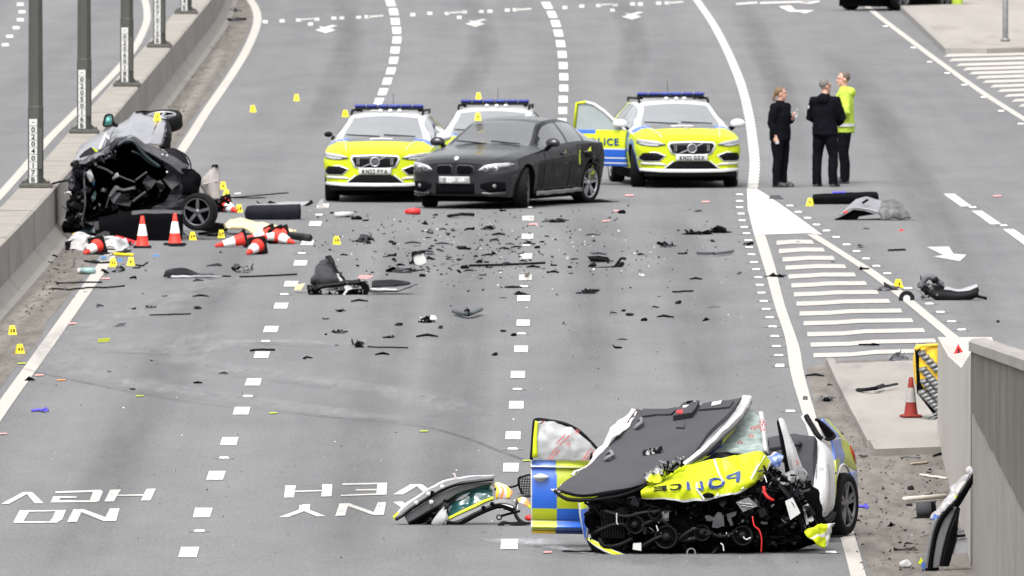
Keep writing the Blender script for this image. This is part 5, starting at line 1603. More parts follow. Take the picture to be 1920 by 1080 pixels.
for q in range(9):
    tr(wk, 'radiator_fin', YW, [(1126 + q * 5, 958), (1129 + q * 5, 957), (1131 + q * 5, 1008), (1128 + q * 5, 1010)], 'black_plastic', .03, -.06)
tr(wk, 'torn_card', YW, Z2f([(605, 670), (690, 665), (692, 750), (600, 735)]), 'plaque', .01, -.2)
e = tr(wk, 'control_unit', YW, [(1380, 942), (1404, 933), (1421, 949), (1393, 960)], 'mid_grey', .05, -.16)
mb = MB()
for a, b in (((1386, 943), (1410, 946)), ((1390, 948), (1412, 951)), ((1394, 939), (1402, 955))): mb.tube([P(a[0], a[1], YW - .165), P(b[0], b[1], YW - .165)], .008, 'steel', 4)
tag(mb.build('raised_rib', e), kind='stuff')
tr(wk, 'white_bracket', YW, [(1472, 940), (1486, 933), (1501, 962), (1482, 975)], 'plaque', .03, -.14)
tb(wk, 'red_cable', YW, [(1411, 968, -.18), (1414, 985, -.19), (1424, 995, -.19), (1428, 1012, -.18), (1427, 1036, -.15)], .008, 'red')
tb(wk, 'red_hose', YW, [(1432, 912, -.12), (1434, 925, -.13), (1442, 934, -.13), (1450, 938, -.1)], .018, 'red')
for k in ([(430, 350), (432, 450), (445, 470)], [(850, 480), (870, 540)], [(1530, 670), (1555, 690), (1565, 750)], [(1770, 600), (1800, 630), (1850, 610)]):
    tb(wk, 'loose_wire', YW, [(u, v, -.19) for u, v in Z2f(k)], .007, 'plaque', 5)
mb = MB(); mb.lathe([(.045, -.012), (.055, 0), (.045, .012), (.035, 0), (.045, -.012)], 'mid_grey', 14, Matrix.Translation(P(1296, 1036, YW - .12)) @ Matrix.Rotation(R(70), 4, 'X')); mb.build('coupling_ring', wk)
shp(wk, 'chassis_beam', YW, [[(1446, 909, .1), (1492, 882, .35)], [(1450, 916, .02), (1497, 890, .25)], [(1462, 920, .02), (1503, 898, .25)]], 'steel', 8, 6, .03, .01, 9, 2)
shp(wk, 'crumpled_bracket', YW, [[(1488, 884, .1), (1512, 876, .3)], [(1494, 900, 0), (1514, 892, .2)], [(1500, 912, .1), (1510, 906, .3)]], 'mid_grey', 8, 8, .012, .07, 14, 4)
for i, k in enumerate(([(1447, 895, .0), (1475, 925, -.08), (1492, 950, -.1), (1505, 985, -.05), (1512, 1000, 0)], [(1470, 925, .1), (1500, 945, .05), (1522, 968, .1), (1540, 1000, .2)])):
    tb(wk, 'wheel_arch_liner', YW, k, .045 if i == 0 else .035, 'black_plastic', 8, flat=.5)
tr(wk, 'liner_clip', YW, [(1505, 950), (1515, 944), (1526, 975), (1512, 985)], 'plaque', .02, -.02)
shp(wk, 'torn_bumper_skin', YW, [[(1510, 999, -.1), (1528, 985, -.1), (1562, 980, .1)], [(1520, 1010, -.14), (1535, 1005, -.1), (1556, 1000, .05)], [(1530, 1020, -.1), (1540, 1025, -.08), (1551, 1024, 0)]],
    lambda a, b: 'plaque' if a > .84 or .46 < b < .54 else 'hivis_yellow', 16, 16, .012, .025, 14, 4)
# left remains of the front wing
shp(wk, 'front_wing', YW, [[(1086, 944, .5), (1098, 941, .45), (1105, 940, .4)], [(1089, 970, .45), (1099, 968, .4), (1107, 970, .35)], [(1096, 1000, .4), (1099, 1000, .38), (1103, 1002, .35)], [(1100, 1012, .4), (1101, 1012, .38), (1101, 1013, .36)]],
    lambda a, b: 'white_wreck' if a < .14 or a > .88 or .15 < b < .17 else ('hivis_yellow' if b < .17 else 'livery_blue'), 14, 24, .02)
shp(wk, 'bumper_corner', YW, [[(1104, 1009, .02), (1125, 1020, -.1), (1150, 1033, -.12), (1188, 1046, -.05)], [(1105, 1016, -.02), (1122, 1029, -.14), (1148, 1042, -.16), (1180, 1050, -.08)]],
    lambda a, b: 'hivis_yellow' if .15 < b < .85 and a < .93 else 'white_wreck', 24, 7, .02)
shp(wk, 'bumper_liner', YW, [[(1102, 1012, .05), (1125, 1028, -.05), (1150, 1044, -.06), (1186, 1050, .0)], [(1112, 1030, .1), (1128, 1042, .0), (1150, 1049, -.02), (1180, 1050.5, .1)]], 'black_plastic', 14, 6, .02)
# dashboard and dark cabin under the folded roof
shp(wk, 'dashboard', YW, [[(1290, 872, .9), (1340, 838, 1.3), (1400, 822, 1.5), (1442, 830, 1.5)], [(1290, 880, .8), (1345, 852, 1.0), (1400, 846, 1.2), (1445, 850, 1.2)], [(1290, 900, .7), (1345, 880, .8), (1400, 870, 1.0), (1450, 880, 1.1)]], 'seat_grey', 14, 10, .02, .03, 7, 5)
tb(wk, 'steering_wheel', YW, [(1312, 862, .6), (1332, 848, .62), (1346, 836, .7), (1352, 826, .8), (1346, 822, .95), (1334, 828, 1.0)], .020, 'navy_cloth', 7)
shp(wk, 'airbag', YW, [[(1310, 870, .75), (1330, 845, .9), (1350, 832, 1.0)], [(1320, 868, .6), (1338, 852, .65), (1354, 838, .8)]], 'dull_blue', 8, 6, .01, .05, 10, 2)
# shattered windscreen under clear film with its white edge post
shp(wk, 'windscreen', YW, [[(1398, 764, 1.6), (1416, 776, 1.55), (1434, 786, 1.5)], [(1372, 790, 1.4), (1405, 800, 1.35), (1437, 815, 1.35)], [(1340, 826, 1.2), (1390, 832, 1.1), (1440, 838, 1.15)], [(1318, 848, 1.0), (1380, 852, 1.0), (1440, 851, 1.1)]], 'crazed_glass', 16, 14, .012, .03, 9, 6)
shp(wk, 'screen_post', YW, [[(1426, 774, 1.4), (1433, 774, 1.38)], [(1430, 810, 1.3), (1437, 810, 1.28)], [(1434, 851, 1.1), (1441, 851, 1.08)]], 'white_wreck', 3, 8, .05)
for i, (u, v) in enumerate([(1412, 803), (1409, 817), (1428, 790), (1432, 796), (1388, 830), (1381, 835), (1430, 805), (1422, 800)]):
    mb = MB()
    for j in range(5):
        a = P(u + math.cos(j * 2.4) * 3.4, v + math.sin(j * 2.4) * 2.6, YW + 1.08); mb.box(a, (.014, .004, .016), 'print_red', (0, j, 0))
    tag(mb.build('film_print', wk), kind='stuff')
# yellow bonnet, crumpled, with mirrored lettering
BR = [[(1212, 897, .35), (1245, 886, .30), (1300, 868, .25), (1360, 860, .3), (1416, 852, .4), (1446, 870, .5)],
      [(1208, 910, .12), (1250, 905, .05), (1305, 892, .0), (1365, 885, .05), (1412, 878, .15), (1436, 884, .35)],
      [(1205, 925, .0), (1250, 922, -.10), (1310, 915, -.14), (1370, 908, -.10), (1405, 903, .0), (1424, 900, .2)],
      [(1206, 934, .02), (1255, 941, -.12), (1310, 940, -.18), (1365, 933, -.15), (1393, 925, -.05), (1408, 914, .1)]]
def bon(a, b):
    if b > .955 or a > .975: return 'white_wreck'
    return 'hivis_yellow'
mb = MB(); mb.sheet([[P(p[0], p[1], YW + p[2]) for p in r] for r in BR], 90, 60, bon, .012, smooth=False)
mb.crumple(.075, 11, 9, freq=(2.2, 6.5)); bo = mb.build('bonnet', wk)
def on_sheet(rows, off):
    R_ = [[P(p[0], p[1], YW + p[2]) for p in r] for r in rows]
    def cr(pts, t):
        n = len(pts) - 1; x = min(max(t, 0) * n, n - 1e-6); i = int(x); f = x - i
        p1, p2 = pts[i], pts[i + 1]; p0 = pts[i - 1] if i > 0 else p1 * 2 - p2; p3 = pts[i + 2] if i + 2 <= n else p2 * 2 - p1
        return 0.5 * ((2 * p1) + (p2 - p0) * f + (2 * p0 - 5 * p1 + 4 * p2 - p3) * f * f + (3 * p1 - p0 - 3 * p2 + p3) * f ** 3)
    def f(s, t):
        m = MB(); m.v = [cr([cr(r, s) for r in R_], t)]; m.crumple(.075, 11, 9, freq=(2.2, 6.5))
        return m.v[0] + Vector((0, -off, off * .3))
    return f
F = on_sheet(BR, .03)
def letter_on(ch, s0, s1, t0, t1, mat):
    vs, fs, w = GLYPH[ch]
    bm = bmesh.new(); vv = [bm.verts.new((x / w, y / .73, 0)) for x, y in vs]
    for f in fs:
        try: bm.faces.new([vv[k] for k in f])
        except ValueError: pass
    bmesh.ops.triangulate(bm, faces=bm.faces[:]); bmesh.ops.subdivide_edges(bm, edges=bm.edges[:], cuts=2, use_grid_fill=True)
    bm.verts.index_update()
    mb = MB(); mb.add([F(s0 + (s1 - s0) * v.co.x, t1 + (t0 - t1) * v.co.y) for v in bm.verts], [tuple(v.index for v in f.verts) for f in bm.faces], mat); bm.free()
    return mb.build('painted_letter', bo)
for ch, s0, s1, t0, t1, m in [('P', .69, .575, .30, .68, 'livery_navy'), ('O', .565, .45, .46, .80, 'livery_navy'), ('L', .43, .385, .50, .76, 'livery_navy'), ('I', .355, .335, .50, .76, 'livery_navy'), ('C', .305, .215, .52, .74, 'ink'), ('E', .19, .09, .54, .74, 'ink')]:
    letter_on(ch, s0, s1, t0, t1, m)
for k in ([(.53, -.02), (.535, .3), (.545, .6), (.52, .97)], [(.90, .02), (.84, .3), (.81, .55), (.77, .95)], [(.40, .55), (.39, .75), (.43, .97)]):
    mb = MB(); mb.tube([F(s, t) for s, t in k], .012, 'plaque', 5, flat=.4); mb.build('film_seam', bo)
mb = MB(); c = F(.46, .9); mb.lathe([(0, .012), (.06, .01), (.065, 0)], 'black_matt', 14, Matrix.Translation(c) @ Matrix.Rotation(R(75), 4, 'X') @ Matrix.Scale(.45, 4, (0, 1, 0))); mb.build('catch_hole', bo)
shp(wk, 'bonnet_corner', YW, [[(1427, 855, .5), (1465, 853, .6)], [(1440, 864, .45), (1466, 862, .5)], [(1448, 876, .45), (1464, 873, .5)]], lambda a, b: 'white_wreck' if b < .08 else 'dull_blue_film', 10, 10, .012, .05, 10, 9)
# folded roof: headliner side up
RR = [[(1190, 772, 1.35), (1222, 781, 1.38), (1270, 774, 1.42), (1330, 765, 1.46), (1392, 754, 1.50)],
      [(1158, 822, .95), (1205, 820, .98), (1262, 812, 1.0), (1320, 800, 1.05), (1368, 782, 1.1)],
      [(1112, 874, .48), (1160, 866, .50), (1220, 856, .52), (1280, 838, .6), (1330, 818, .7)],
      [(1062, 908, .12), (1110, 908, .08), (1170, 905, .08), (1220, 892, .15), (1288, 866, .4)],
      [(1044, 922, .02), (1090, 932, -.04), (1140, 927, -.04), (1190, 916, .02), (1222, 903, .12)]]
rf = shp(wk, 'roof', YW, RR, 'headliner', 36, 34, .05, .010, 3, 2)
RF = None
def roofp(s, t, off=.0):
    R_ = [[P(p[0], p[1], YW + p[2]) for p in r] for r in RR]
    def cr(pts, t):
        n = len(pts) - 1; x = min(max(t, 0) * n, n - 1e-6); i = int(x); f = x - i
        p1, p2 = pts[i], pts[i + 1]; p0 = pts[i - 1] if i > 0 else p1 * 2 - p2; p3 = pts[i + 2] if i + 2 <= n else p2 * 2 - p1
        return 0.5 * ((2 * p1) + (p2 - p0) * f + (2 * p0 - 5 * p1 + 4 * p2 - p3) * f * f + (3 * p1 - p0 - 3 * p2 + p3) * f ** 3)
    return cr([cr(r, s) for r in R_], t) + Vector((0, -.45, .9)) * off
tb(wk, 'roof_edge_trim', YW, [(1040, 920, .04), (1064, 936, -.04), (1110, 937, -.06), (1160, 930, -.05), (1200, 916, .0), (1224, 900, .1)], .022, 'black_plastic', 8)
tb(wk, 'roof_edge_trim', YW, [(1060, 926, -.02), (1110, 928.5, -.09), (1160, 922, -.08), (1200, 910, -.03)], .008, 'black_matt', 5)
def pix_on_roof(u, v):
    """roof surface point seen at a survey pixel"""
    best = None
    for i in range(41):
        for j in range(41):
            p = roofp(i / 40, j / 40); t = math.sqrt(p.x ** 2 + p.y ** 2)
            uu = 960 + p.x / (p.y * _cp - (p.z - CH) * _sp) * FPX; vv = 540 - ((p.z - CH) * _cp + p.y * _sp) / (p.y * _cp - (p.z - CH) * _sp) * FPX
            d = (uu - u) ** 2 + (vv - v) ** 2
            if best is None or d < best[0]: best = (d, i / 40, j / 40)
    return best[1], best[2]
def roof_patch(par, name, pts, mat, off, th):
    mb = MB(); q = [roofp(*pix_on_roof(u, v), off) for u, v in pts]
    mb.poly(q, mat, Vector((0, .45, -.9)) * th); return mb.build(name, par)
Z1f = zf(6, 1140, 730)
roof_patch(rf, 'sun_visor', Z1f([(395, 295), (590, 262), (780, 245), (765, 280), (720, 345), (560, 358), (372, 370)]), 'visor_grey', .075, .04)
roof_patch(rf, 'sun_visor', Z1f([(1060, 225), (1240, 190), (1410, 178), (1360, 262), (1200, 280), (1030, 300)]), 'visor_grey', .075, .04)
roof_patch(rf, 'visor_label', Z1f([(1180, 218), (1290, 212), (1272, 250), (1150, 258)]), 'plaque', .09, .004)
oc = roof_patch(rf, 'overhead_console', Z1f([(850, 232), (1040, 218), (985, 310), (935, 375), (720, 410), (760, 340)]), 'grey_plastic', .12, .09)
for k, m in [([(880, 240), (945, 235), (925, 270), (865, 278)], 'black_matt'), ([(975, 238), (1000, 236), (985, 262), (955, 262)], 'mid_grey'), ([(835, 300), (905, 295), (885, 315), (825, 320)], 'plaque'), ([(785, 350), (835, 345), (820, 378), (775, 380)], 'red')]:
    mb = MB(); mb.poly([roofp(*pix_on_roof(u, v), .128) for u, v in Z1f(k)], m, Vector((0, .0045, -.009))); mb.build('console_switch', rf)
roof_patch(rf, 'roof_lamp', Z1f([(775, 455), (865, 440), (850, 480), (755, 490)]), 'grey_box', .07, .05)
for k in ([(345, 400), (380, 420), (375, 470), (340, 500), (285, 490)], [(-20, 775), (25, 785), (45, 830), (10, 860), (-45, 850)]):
    pts = [roofp(*pix_on_roof(u, v), .10 if 0 < i < 4 else .03) for i, (u, v) in enumerate(Z1f(k))]
    mb = MB(); mb.tube(pts, .022, 'mid_grey', 8); mb.build('grab_handle', rf)
# roof outer skin curling up along the left edge and the white cant rail along the right
shp(wk, 'roof_skin', YW, [[(1186, 767, 1.40), (1196, 769, 1.36)], [(1160, 790, 1.15), (1182, 796, 1.1)], [(1132, 830, .85), (1152, 826, .8)], [(1112, 856, .65), (1120, 860, .6)], [(1094, 880, .4), (1100, 882, .38)]], 'pink_white', 6, 30, .012, .025, 9, 5, smooth=False, cr=.03)
shp(wk, 'cant_rail', YW, [[(1394, 742, 1.55), (1407, 742, 1.5), (1408, 750, 1.5)], [(1378, 775, 1.25), (1388, 774, 1.05), (1395, 781, 1.15)], [(1348, 805, 1.0), (1357, 806, .8), (1364, 814, .9)], [(1307, 842, .65), (1315, 845, .45), (1322, 852, .55)], [(1277, 864, .4), (1282, 870, .28), (1288, 874, .34)]],
    lambda a, b: 'mid_grey' if a > .7 else 'white_wreck', 5, 30, .012, .012, 9, 5, smooth=False, cr=.012)  # grey lower face: the white rail's shading put into its colour
shp(wk, 'rail_film', YW, [[(1372, 800, 1.1), (1378, 806, 1.1)], [(1330, 842, .7), (1336, 850, .7)], [(1280, 874, .28), (1283, 881, .28)], [(1245, 898, .1), (1240, 907, .12)], [(1212, 907, .02), (1224, 912, .05)]], 'hivis_yellow', 5, 20, .014, .012, 8, 3)
shp(wk, 'roof_corner', YW, [[(1208, 898, -.02), (1222, 882, .05), (1240, 876, .1)], [(1212, 904, -.08), (1228, 893, -.04), (1248, 886, .04)], [(1222, 908, -.05), (1240, 900, -.03), (1255, 893, .05)]], lambda a, b: 'hivis_yellow' if b > .35 else 'steel', 12, 12, .012, .05, 12, 8)
junk(wk, 'torn_edge', YW, [(1205, 890), (1235, 874), (1282, 850), (1290, 862), (1245, 890), (1215, 905)], 46, ['black_plastic', 'steel', 'mid_grey', 'black_matt', 'steel'], .015, .05, -.05, .12, 15, .4)
shp(wk, 'roof_corner', YW, [[(1032, 915, .1), (1056, 912, .05)], [(1038, 922, .05), (1054, 920, .0)], [(1046, 930, .1), (1052, 928, .05)]], 'plaque', 8, 8, .012, .04, 16, 3)
# front passenger door, swung wide open
YD = 1.35
def dmat(a, b):
    col = a < .345 + .02 * math.sin(b * 3)
    if a < .012: return 'white_wreck'
    if b < .085: return 'film_blue' if col else 'film_yellow'
    if b < .105: return 'white_wreck'
    if b < .14: return 'livery_navy' if col else 'film_yellow'
    if b < .155: return 'white_wreck'
    if b < .475: return 'livery_blue' if col else 'film_yellow'
    if .675 < b < .69 or .84 < b < .855: return 'white_wreck'
    if b < .84: return 'film_yellow' if col else 'livery_blue'
    if b < .93: return 'film_yellow' if col else 'film_blue'
    if b < .95: return 'black_matt'
    return 'cushion_yellow' if col else 'livery_navy'
rows = []
for v, d in [(862, .06), (875, 0), (880, .03), (900, .0), (930, -.01), (958, .02), (972, .05), (976, .07), (988, .02), (992, .08), (1000, .14)]:
    k = (v - 862) / 138
    rows.append([(995 + .6 * k, v + .0, YD + d), (1040, v + .8, YD + d - .04), (1080, v + 1.4, YD + d - .02), (1125, v + 2, YD + d + .08)])
dr = shp(wk, 'front_door', YW, rows, dmat, 60, 90, .07, 0, 1, 0, tdir=(0, 1, 0))
mb = MB(); mb.ball(P(1014, 894.5, YW + YD - .07), (.092, .03, .028), 'white_wreck', 16); mb.build('handle', dr)
mb = MB(); mb.ball(P(1014, 895.5, YW + YD - .02), (.075, .02, .045), 'plaque', 14); mb.build('handle_recess', dr)
tb(wk, 'window_frame', YW, [(996, 862, YD), (998, 840, YD + .02), (1001, 800, YD + .05), (1005, 787, YD + .06), (1030, 789, YD + .05), (1062, 796, YD + .04), (1090, 812, YD + .03), (1122, 845, YD + .02)], .022, 'black_plastic', 6)
shp(wk, 'frame_film', YW, [[(1003, 789, YD + .02), (1009, 791, YD + .02)], [(1000, 820, YD - .01), (1007, 820, YD - .01)], [(998, 858, YD - .03), (1008, 858, YD - .03)]], 'hivis_yellow', 2, 8, .02)
fm = shp(wk, 'window_film', YW, [[(1008, 789, YD + .04), (1035, 791, YD + .03), (1060, 797, YD + .03), (1075, 803, YD + .02)], [(1008, 815, YD), (1040, 815, YD - .02), (1075, 818, YD - .01), (1098, 822, YD)], [(1008, 840, YD - .02), (1045, 842, YD - .04), (1085, 845, YD - .03), (1120, 846, YD)], [(1008, 861, YD), (1050, 863, YD - .02), (1095, 864, YD - .02), (1128, 864, YD)]], 'film', 24, 18, .006, .02, 11, 7)
rnd = random.Random(3)
for u0, v0, u1, v1 in [(1044, 831, 1064, 810), (1050, 834, 1069, 815), (1028, 860, 1046, 836), (1034, 861, 1050, 842), (1092, 862, 1110, 838), (1098, 862, 1114, 844), (1013, 794, 1020, 790)]:
    mb = MB(); n = 9
    for i in range(n):
        f = i / n; mb.box(P(u0 + (u1 - u0) * f + rnd.uniform(-.6, .6), v0 + (v1 - v0) * f, YW + YD - .075), (.011, .003, rnd.uniform(.012, .026)), 'print_red', (0, R(45) + rnd.uniform(-.5, .5), 0))
    tag(mb.build('film_print', wk), kind='stuff')
for u, v in ((1082, 809), (1066, 832)):
    mb = MB()
    for i in range(7): mb.box(P(u + 3 * math.cos(i * .9), v + 3 * math.sin(i * .9), YW + YD - .075), (.014, .003, .010), 'print_red', (0, i, 0))
    tag(mb.build('film_print', wk), kind='stuff')
shp(wk, 'mirror_stub', YW, [[(1107, 850, YD - .06), (1112, 848, YD - .06)], [(1105, 862, YD - .06), (1114, 860, YD - .06)]], 'black_plastic', 3, 3, .05)
shp(wk, 'torn_hinge', YW, [[(1070, 888, YD - .2), (1092, 876, YD - .1)], [(1075, 894, YD - .2), (1090, 884, YD - .1)]], 'plaque', 6, 6, .02, .05, 14, 6)
# rear body: seats, pillars, shut face, quarter and wheel
shp(wk, 'rear_seat', YW, [[(1440, 832, 3.2), (1470, 826, 3.2), (1500, 822, 3.2), (1532, 826, 3.1)], [(1440, 880, 3.0), (1475, 880, 3.0), (1505, 880, 3.0), (1534, 885, 2.9)], [(1440, 925, 2.9), (1478, 930, 2.9), (1508, 940, 2.9), (1532, 948, 2.8)]], 'seat_grey', 12, 10, .12, .02, 4, 2)
shp(wk, 'rear_seat_base', YW, [[(1465, 900, 2.7), (1500, 925, 2.7), (1530, 935, 2.7)], [(1470, 960, 2.2), (1505, 985, 2.2), (1535, 975, 2.3)]], 'black_matt', 6, 6, .1, .02, 4, 2)
shp(wk, 'door_pillar', YW, [[(1461, 786, 2.1), (1464, 785, 2.05), (1468, 789, 2.1)], [(1465, 815, 2.05), (1472, 812, 1.95), (1479, 818, 2.05)], [(1471, 850, 2.0), (1481, 848, 1.88), (1492, 852, 2.0)], [(1476, 878, 2.0), (1487, 878, 1.88), (1501, 878, 2.0)], [(1484, 900, 2.0), (1492, 905, 1.95), (1502, 892, 1.95)]], lambda a, b: 'white_wreck' if a > .36 else 'black_plastic', 6, 20, .02, .004, 8, 3, smooth=False, cr=.01)
tb(wk, 'door_seal', YW, [(1460, 790, 2.08), (1465, 820, 2.0), (1470, 850, 1.95), (1473, 885, 1.95)], .022, 'black_matt', 6)
mb = MB(); mb.lathe([(.036, 0), (.026, .002)], 'print_red', 14, Matrix.Translation(P(1491, 868, YW + 1.9)) @ Matrix.Rotation(PI / 2, 4, 'X')); mb.box(P(1491, 868, YW + 1.898), (.05, .003, .010), 'print_red', (0, R(40), 0)); tag(mb.build('warning_sticker', wk), kind='stuff')
shp(wk, 'shut_face', YW, [[(1503, 783, 3.5), (1508, 779, 3.5), (1514, 780, 3.5), (1520, 790, 3.55)], [(1520, 812, 3.3), (1528, 815, 3.25), (1536, 822, 3.25), (1546, 834, 3.35)], [(1530, 850, 3.1), (1538, 850, 3.05), (1548, 852, 3.1), (1561, 860, 3.25)], [(1528, 900, 2.8), (1538, 900, 2.75), (1550, 900, 2.8), (1563, 905, 3.0)], [(1523, 935, 2.55), (1536, 938, 2.5), (1550, 940, 2.6), (1562, 942, 2.85)], [(1514, 958, 2.4), (1526, 966, 2.35), (1543, 969, 2.5), (1559, 955, 2.8)]], 'white_wreck', 9, 30, .02, .0, 5, 1, smooth=False, cr=.016)
for i, k in enumerate(([(1533, 860), (1531, 900), (1526, 935), (1519, 955)], [(1539, 858), (1538, 900), (1535, 940), (1528, 962)], [(1553, 870), (1555, 905), (1553, 940), (1546, 962)])):
    tb(wk, 'pressed_rib', YW, [(u, v, 3.0 - (v - 860) * .0052 - .03) for u, v in k], .010, 'mid_grey', 5)  # ribs of the white panel, their shading put in as grey
mb = MB(); mb.box(P(1539.5, 880, YW + 2.83), (.045, .02, .05), 'plaque'); mb.build('latch', wk)
tb(wk, 'pillar_seal', YW, [(1511, 779, 3.42), (1520, 795, 3.35), (1530, 812, 3.22), (1541, 824, 3.2)], .03, 'black_plastic', 7)
shp(wk, 'sill_end', YW, [[(1512, 960, 2.35), (1545, 972, 2.45), (1560, 958, 2.75)], [(1520, 968, 2.4), (1545, 978, 2.5), (1558, 970, 2.8)]], 'black_plastic', 6, 4, .05)
Z3f = lambda k: [(1400 + a / 3.6, 760 + b / 3.6, d) for a, b, d in k]
def qmat(a, b):
    if b < .30: return 'film_yellow' if a > .25 + b else 'film_blue'
    if .30 <= b < .335: return 'white_wreck'
    if b < .72: return 'film_blue' if a < .52 else 'film_yellow'
    return 'film_yellow' if a < .2 else ('film_blue' if a < .5 else 'film_yellow')
shp(wk, 'quarter_panel', YW, [Z3f([(498, 92, 3.6), (540, 105, 4.2), (560, 125, 4.6)]), Z3f([(555, 215, 3.5), (610, 200, 4.2), (650, 225, 4.7)]), Z3f([(575, 290, 3.35), (630, 285, 4.1), (690, 285, 4.8)]), Z3f([(588, 380, 3.2), (650, 350, 4.0), (722, 385, 4.85)]), Z3f([(595, 450, 3.15), (640, 405, 3.9), (735, 440, 4.9)])], qmat, 28, 36, .02)
tr(wk, 'quarter_opening', YW, Z3f([(468, 95, 3.42), (485, 90, 3.45), (530, 130, 3.5), (592, 205, 3.5), (560, 228, 3.4), (535, 225, 3.38)]), 'black_matt', .05)
tb(wk, 'opening_trim', YW, Z3f([(466, 95, 3.36), (500, 112, 3.4), (545, 150, 3.4), (594, 208, 3.4), (555, 232, 3.3), (530, 222, 3.3)]), .018, 'black_plastic', 6)
shp(wk, 'rear_wing', YW, [Z3f([(688, 455, 4.0), (735, 440, 4.9)]), Z3f([(712, 560, 4.05), (737, 540, 4.9)]), Z3f([(718, 640, 4.1), (735, 640, 4.9)]), Z3f([(716, 695, 4.2), (728, 690, 4.9)])], lambda a, b: 'film_blue' if (b < .5) else 'plate_grey', 6, 14, .02)
shp(wk, 'wing_edge', YW, [Z3f([(583, 470, 3.1), (597, 470, 3.15)]), Z3f([(580, 560, 3.0), (596, 520, 3.1)]), Z3f([(578, 640, 2.95), (592, 600, 3.1)])], 'hivis_yellow', 3, 8, .02)
tb(wk, 'arch_edge', YW, Z3f([(594, 620, 3.2), (600, 520, 3.25), (620, 440, 3.4), (650, 400, 3.7), (685, 430, 4.0), (705, 500, 4.1)]), .014, 'plaque', 6)
shp(wk, 'tail_lamp', YW, [Z3f([(680, 282, 4.75), (690, 290, 4.85)]), Z3f([(700, 330, 4.75), (714, 345, 4.85)]), Z3f([(710, 390, 4.8), (720, 395, 4.9)])], 'red_lens', 4, 8, .04)
tr(wk, 'arch_liner', YW, Z3f([(560, 700, 3.2), (590, 560, 3.3), (620, 470, 3.5), (670, 460, 3.9), (700, 540, 4.1), (712, 640, 4.2), (690, 700, 4.2)]), 'black_matt', .3, 0)
cw = P(1573, 945, YW + 3.75)
ty, ri = wheel_meshes(.345, .235, 'mid_alloy', 5, True)
mw = Matrix.Translation(cw) @ Matrix.Rotation(R(160), 4, 'Z')
ty.xf(mw); ri.xf(mw)
wo_ = ty.build('wheel', wk); ri.build('rim', wo_)
tb(wk, 'spare_strut', YW, [(1430, 845, 1.9), (1465, 838, 2.6), (1500, 832, 3.0)], .03, 'seat_grey', 6)
tr(wk, 'floor_trim', YW, [(1545, 1004, 2.6), (1580, 1003, 2.6), (1581, 1007, 2.5), (1546, 1009, 2.5)], 'black_matt', .02)
tr(wk, 'inner_panel', YW, [(1440, 860, 1.8), (1470, 868, 1.8), (1475, 905, 1.8), (1445, 905, 1.8)], 'plate_grey', .02)
# things lying on the folded roof
p = roofp(*pix_on_roof(1261, 828), .03); q2 = roofp(*pix_on_roof(1285, 825), .03); p1 = roofp(*pix_on_roof(1237, 831), .03)
mb = MB(); mb.tube([p1, p, q2], .014, 'white_wreck', 6, flat=.5); tag(mb.build('white_strip', None, p), 'thin white plastic strip lying on the folded roof lining of the police wreck', 'plastic strip')
a, b = roofp(*pix_on_roof(1206, 861), .05), roofp(*pix_on_roof(1238, 854), .05)
rn = random.Random(8); mb = MB(); mb.tube([a, a.lerp(b, .5), b], [.045, .04, .05], 'black_plastic', 9)
for i in range(14): mb.box(a.lerp(b, i / 13) + Vector((0, -.045, .02 + rn.uniform(-.02, .02))), (.03, .012, rn.uniform(.015, .05)), rn.choice(['plaque', 'black_plastic', 'black_plastic', 'mid_grey']), (0, rn.uniform(-.8, .8), 0))
tag(tag(mb.build('torn_connector', None, a), 'black ribbed connector with pale markings lying on the folded roof lining', 'connector'), kind=None)

# ------------------------------------------------------------------ detached door frame left of the wreck
YF = 395900.0 / (986 + 819)
Zd = zf(6.857, 730, 870)
df = thing('detached_door', P(850, 986, YF), 'detached grey car door frame with green glass, lying left of the police wreck', 'car door', traced=True)
def band2(par, name, top, bot, mat, d0, d1, nu=26, nv=5, th=.02, noise=0.0):
    return shp(par, name, YF, [[(*p, d0) for p in Zd(top)], [(*p, d1) for p in Zd(bot)]], mat, nu, nv, th, noise, 7, 3)
band2(df, 'door_skin', [(55, 690), (240, 505), (560, 300), (740, 215), (1000, 185), (1350, 152)], [(75, 715), (255, 540), (575, 325), (750, 240), (1000, 205), (1355, 172)], lambda a, b: 'hivis_yellow' if a < .07 else 'plate_grey' if b > .5 else 'white_wreck', .18, .10, noise=.015)
band2(df, 'outer_frame', [(75, 715), (255, 540), (575, 325), (750, 240), (1000, 205), (1355, 172)], [(150, 675), (290, 565), (600, 375), (870, 262), (1080, 225), (1345, 200)], 'mid_grey', .10, .02)
band2(df, 'seal', [(70, 712), (150, 672), (290, 562), (600, 372), (870, 259), (1345, 196)], [(95, 730), (200, 665), (310, 585), (620, 392), (890, 280), (1345, 214)], 'black_matt', .0, .0, th=.03)
band2(df, 'inner_frame', [(190, 668), (310, 588), (620, 395), (890, 284), (1100, 240), (1340, 216)], [(235, 750), (420, 650), (700, 490), (880, 372), (1080, 300), (1320, 226)], 'mid_grey', .02, .05)
band2(df, 'frame_underside', [(235, 750), (420, 650), (700, 490), (880, 372), (1080, 300), (1320, 228)], [(290, 800), (480, 720), (730, 555), (900, 400), (1080, 320), (1290, 260)], 'black_plastic', .05, .25)
band2(df, 'glass_channel', [(880, 368), (1000, 318), (1150, 265), (1325, 222)], [(830, 430), (960, 375), (1150, 318), (1285, 290)], 'green_glass', .06, .1)
junk(df, 'door_mechanism', YF, Zd([(470, 770), (720, 480), (730, 600), (540, 790)]), 40, ['black_plastic', 'black_matt', 'black_plastic', 'grey_plastic'], .03, .09, .0, .12, 4)
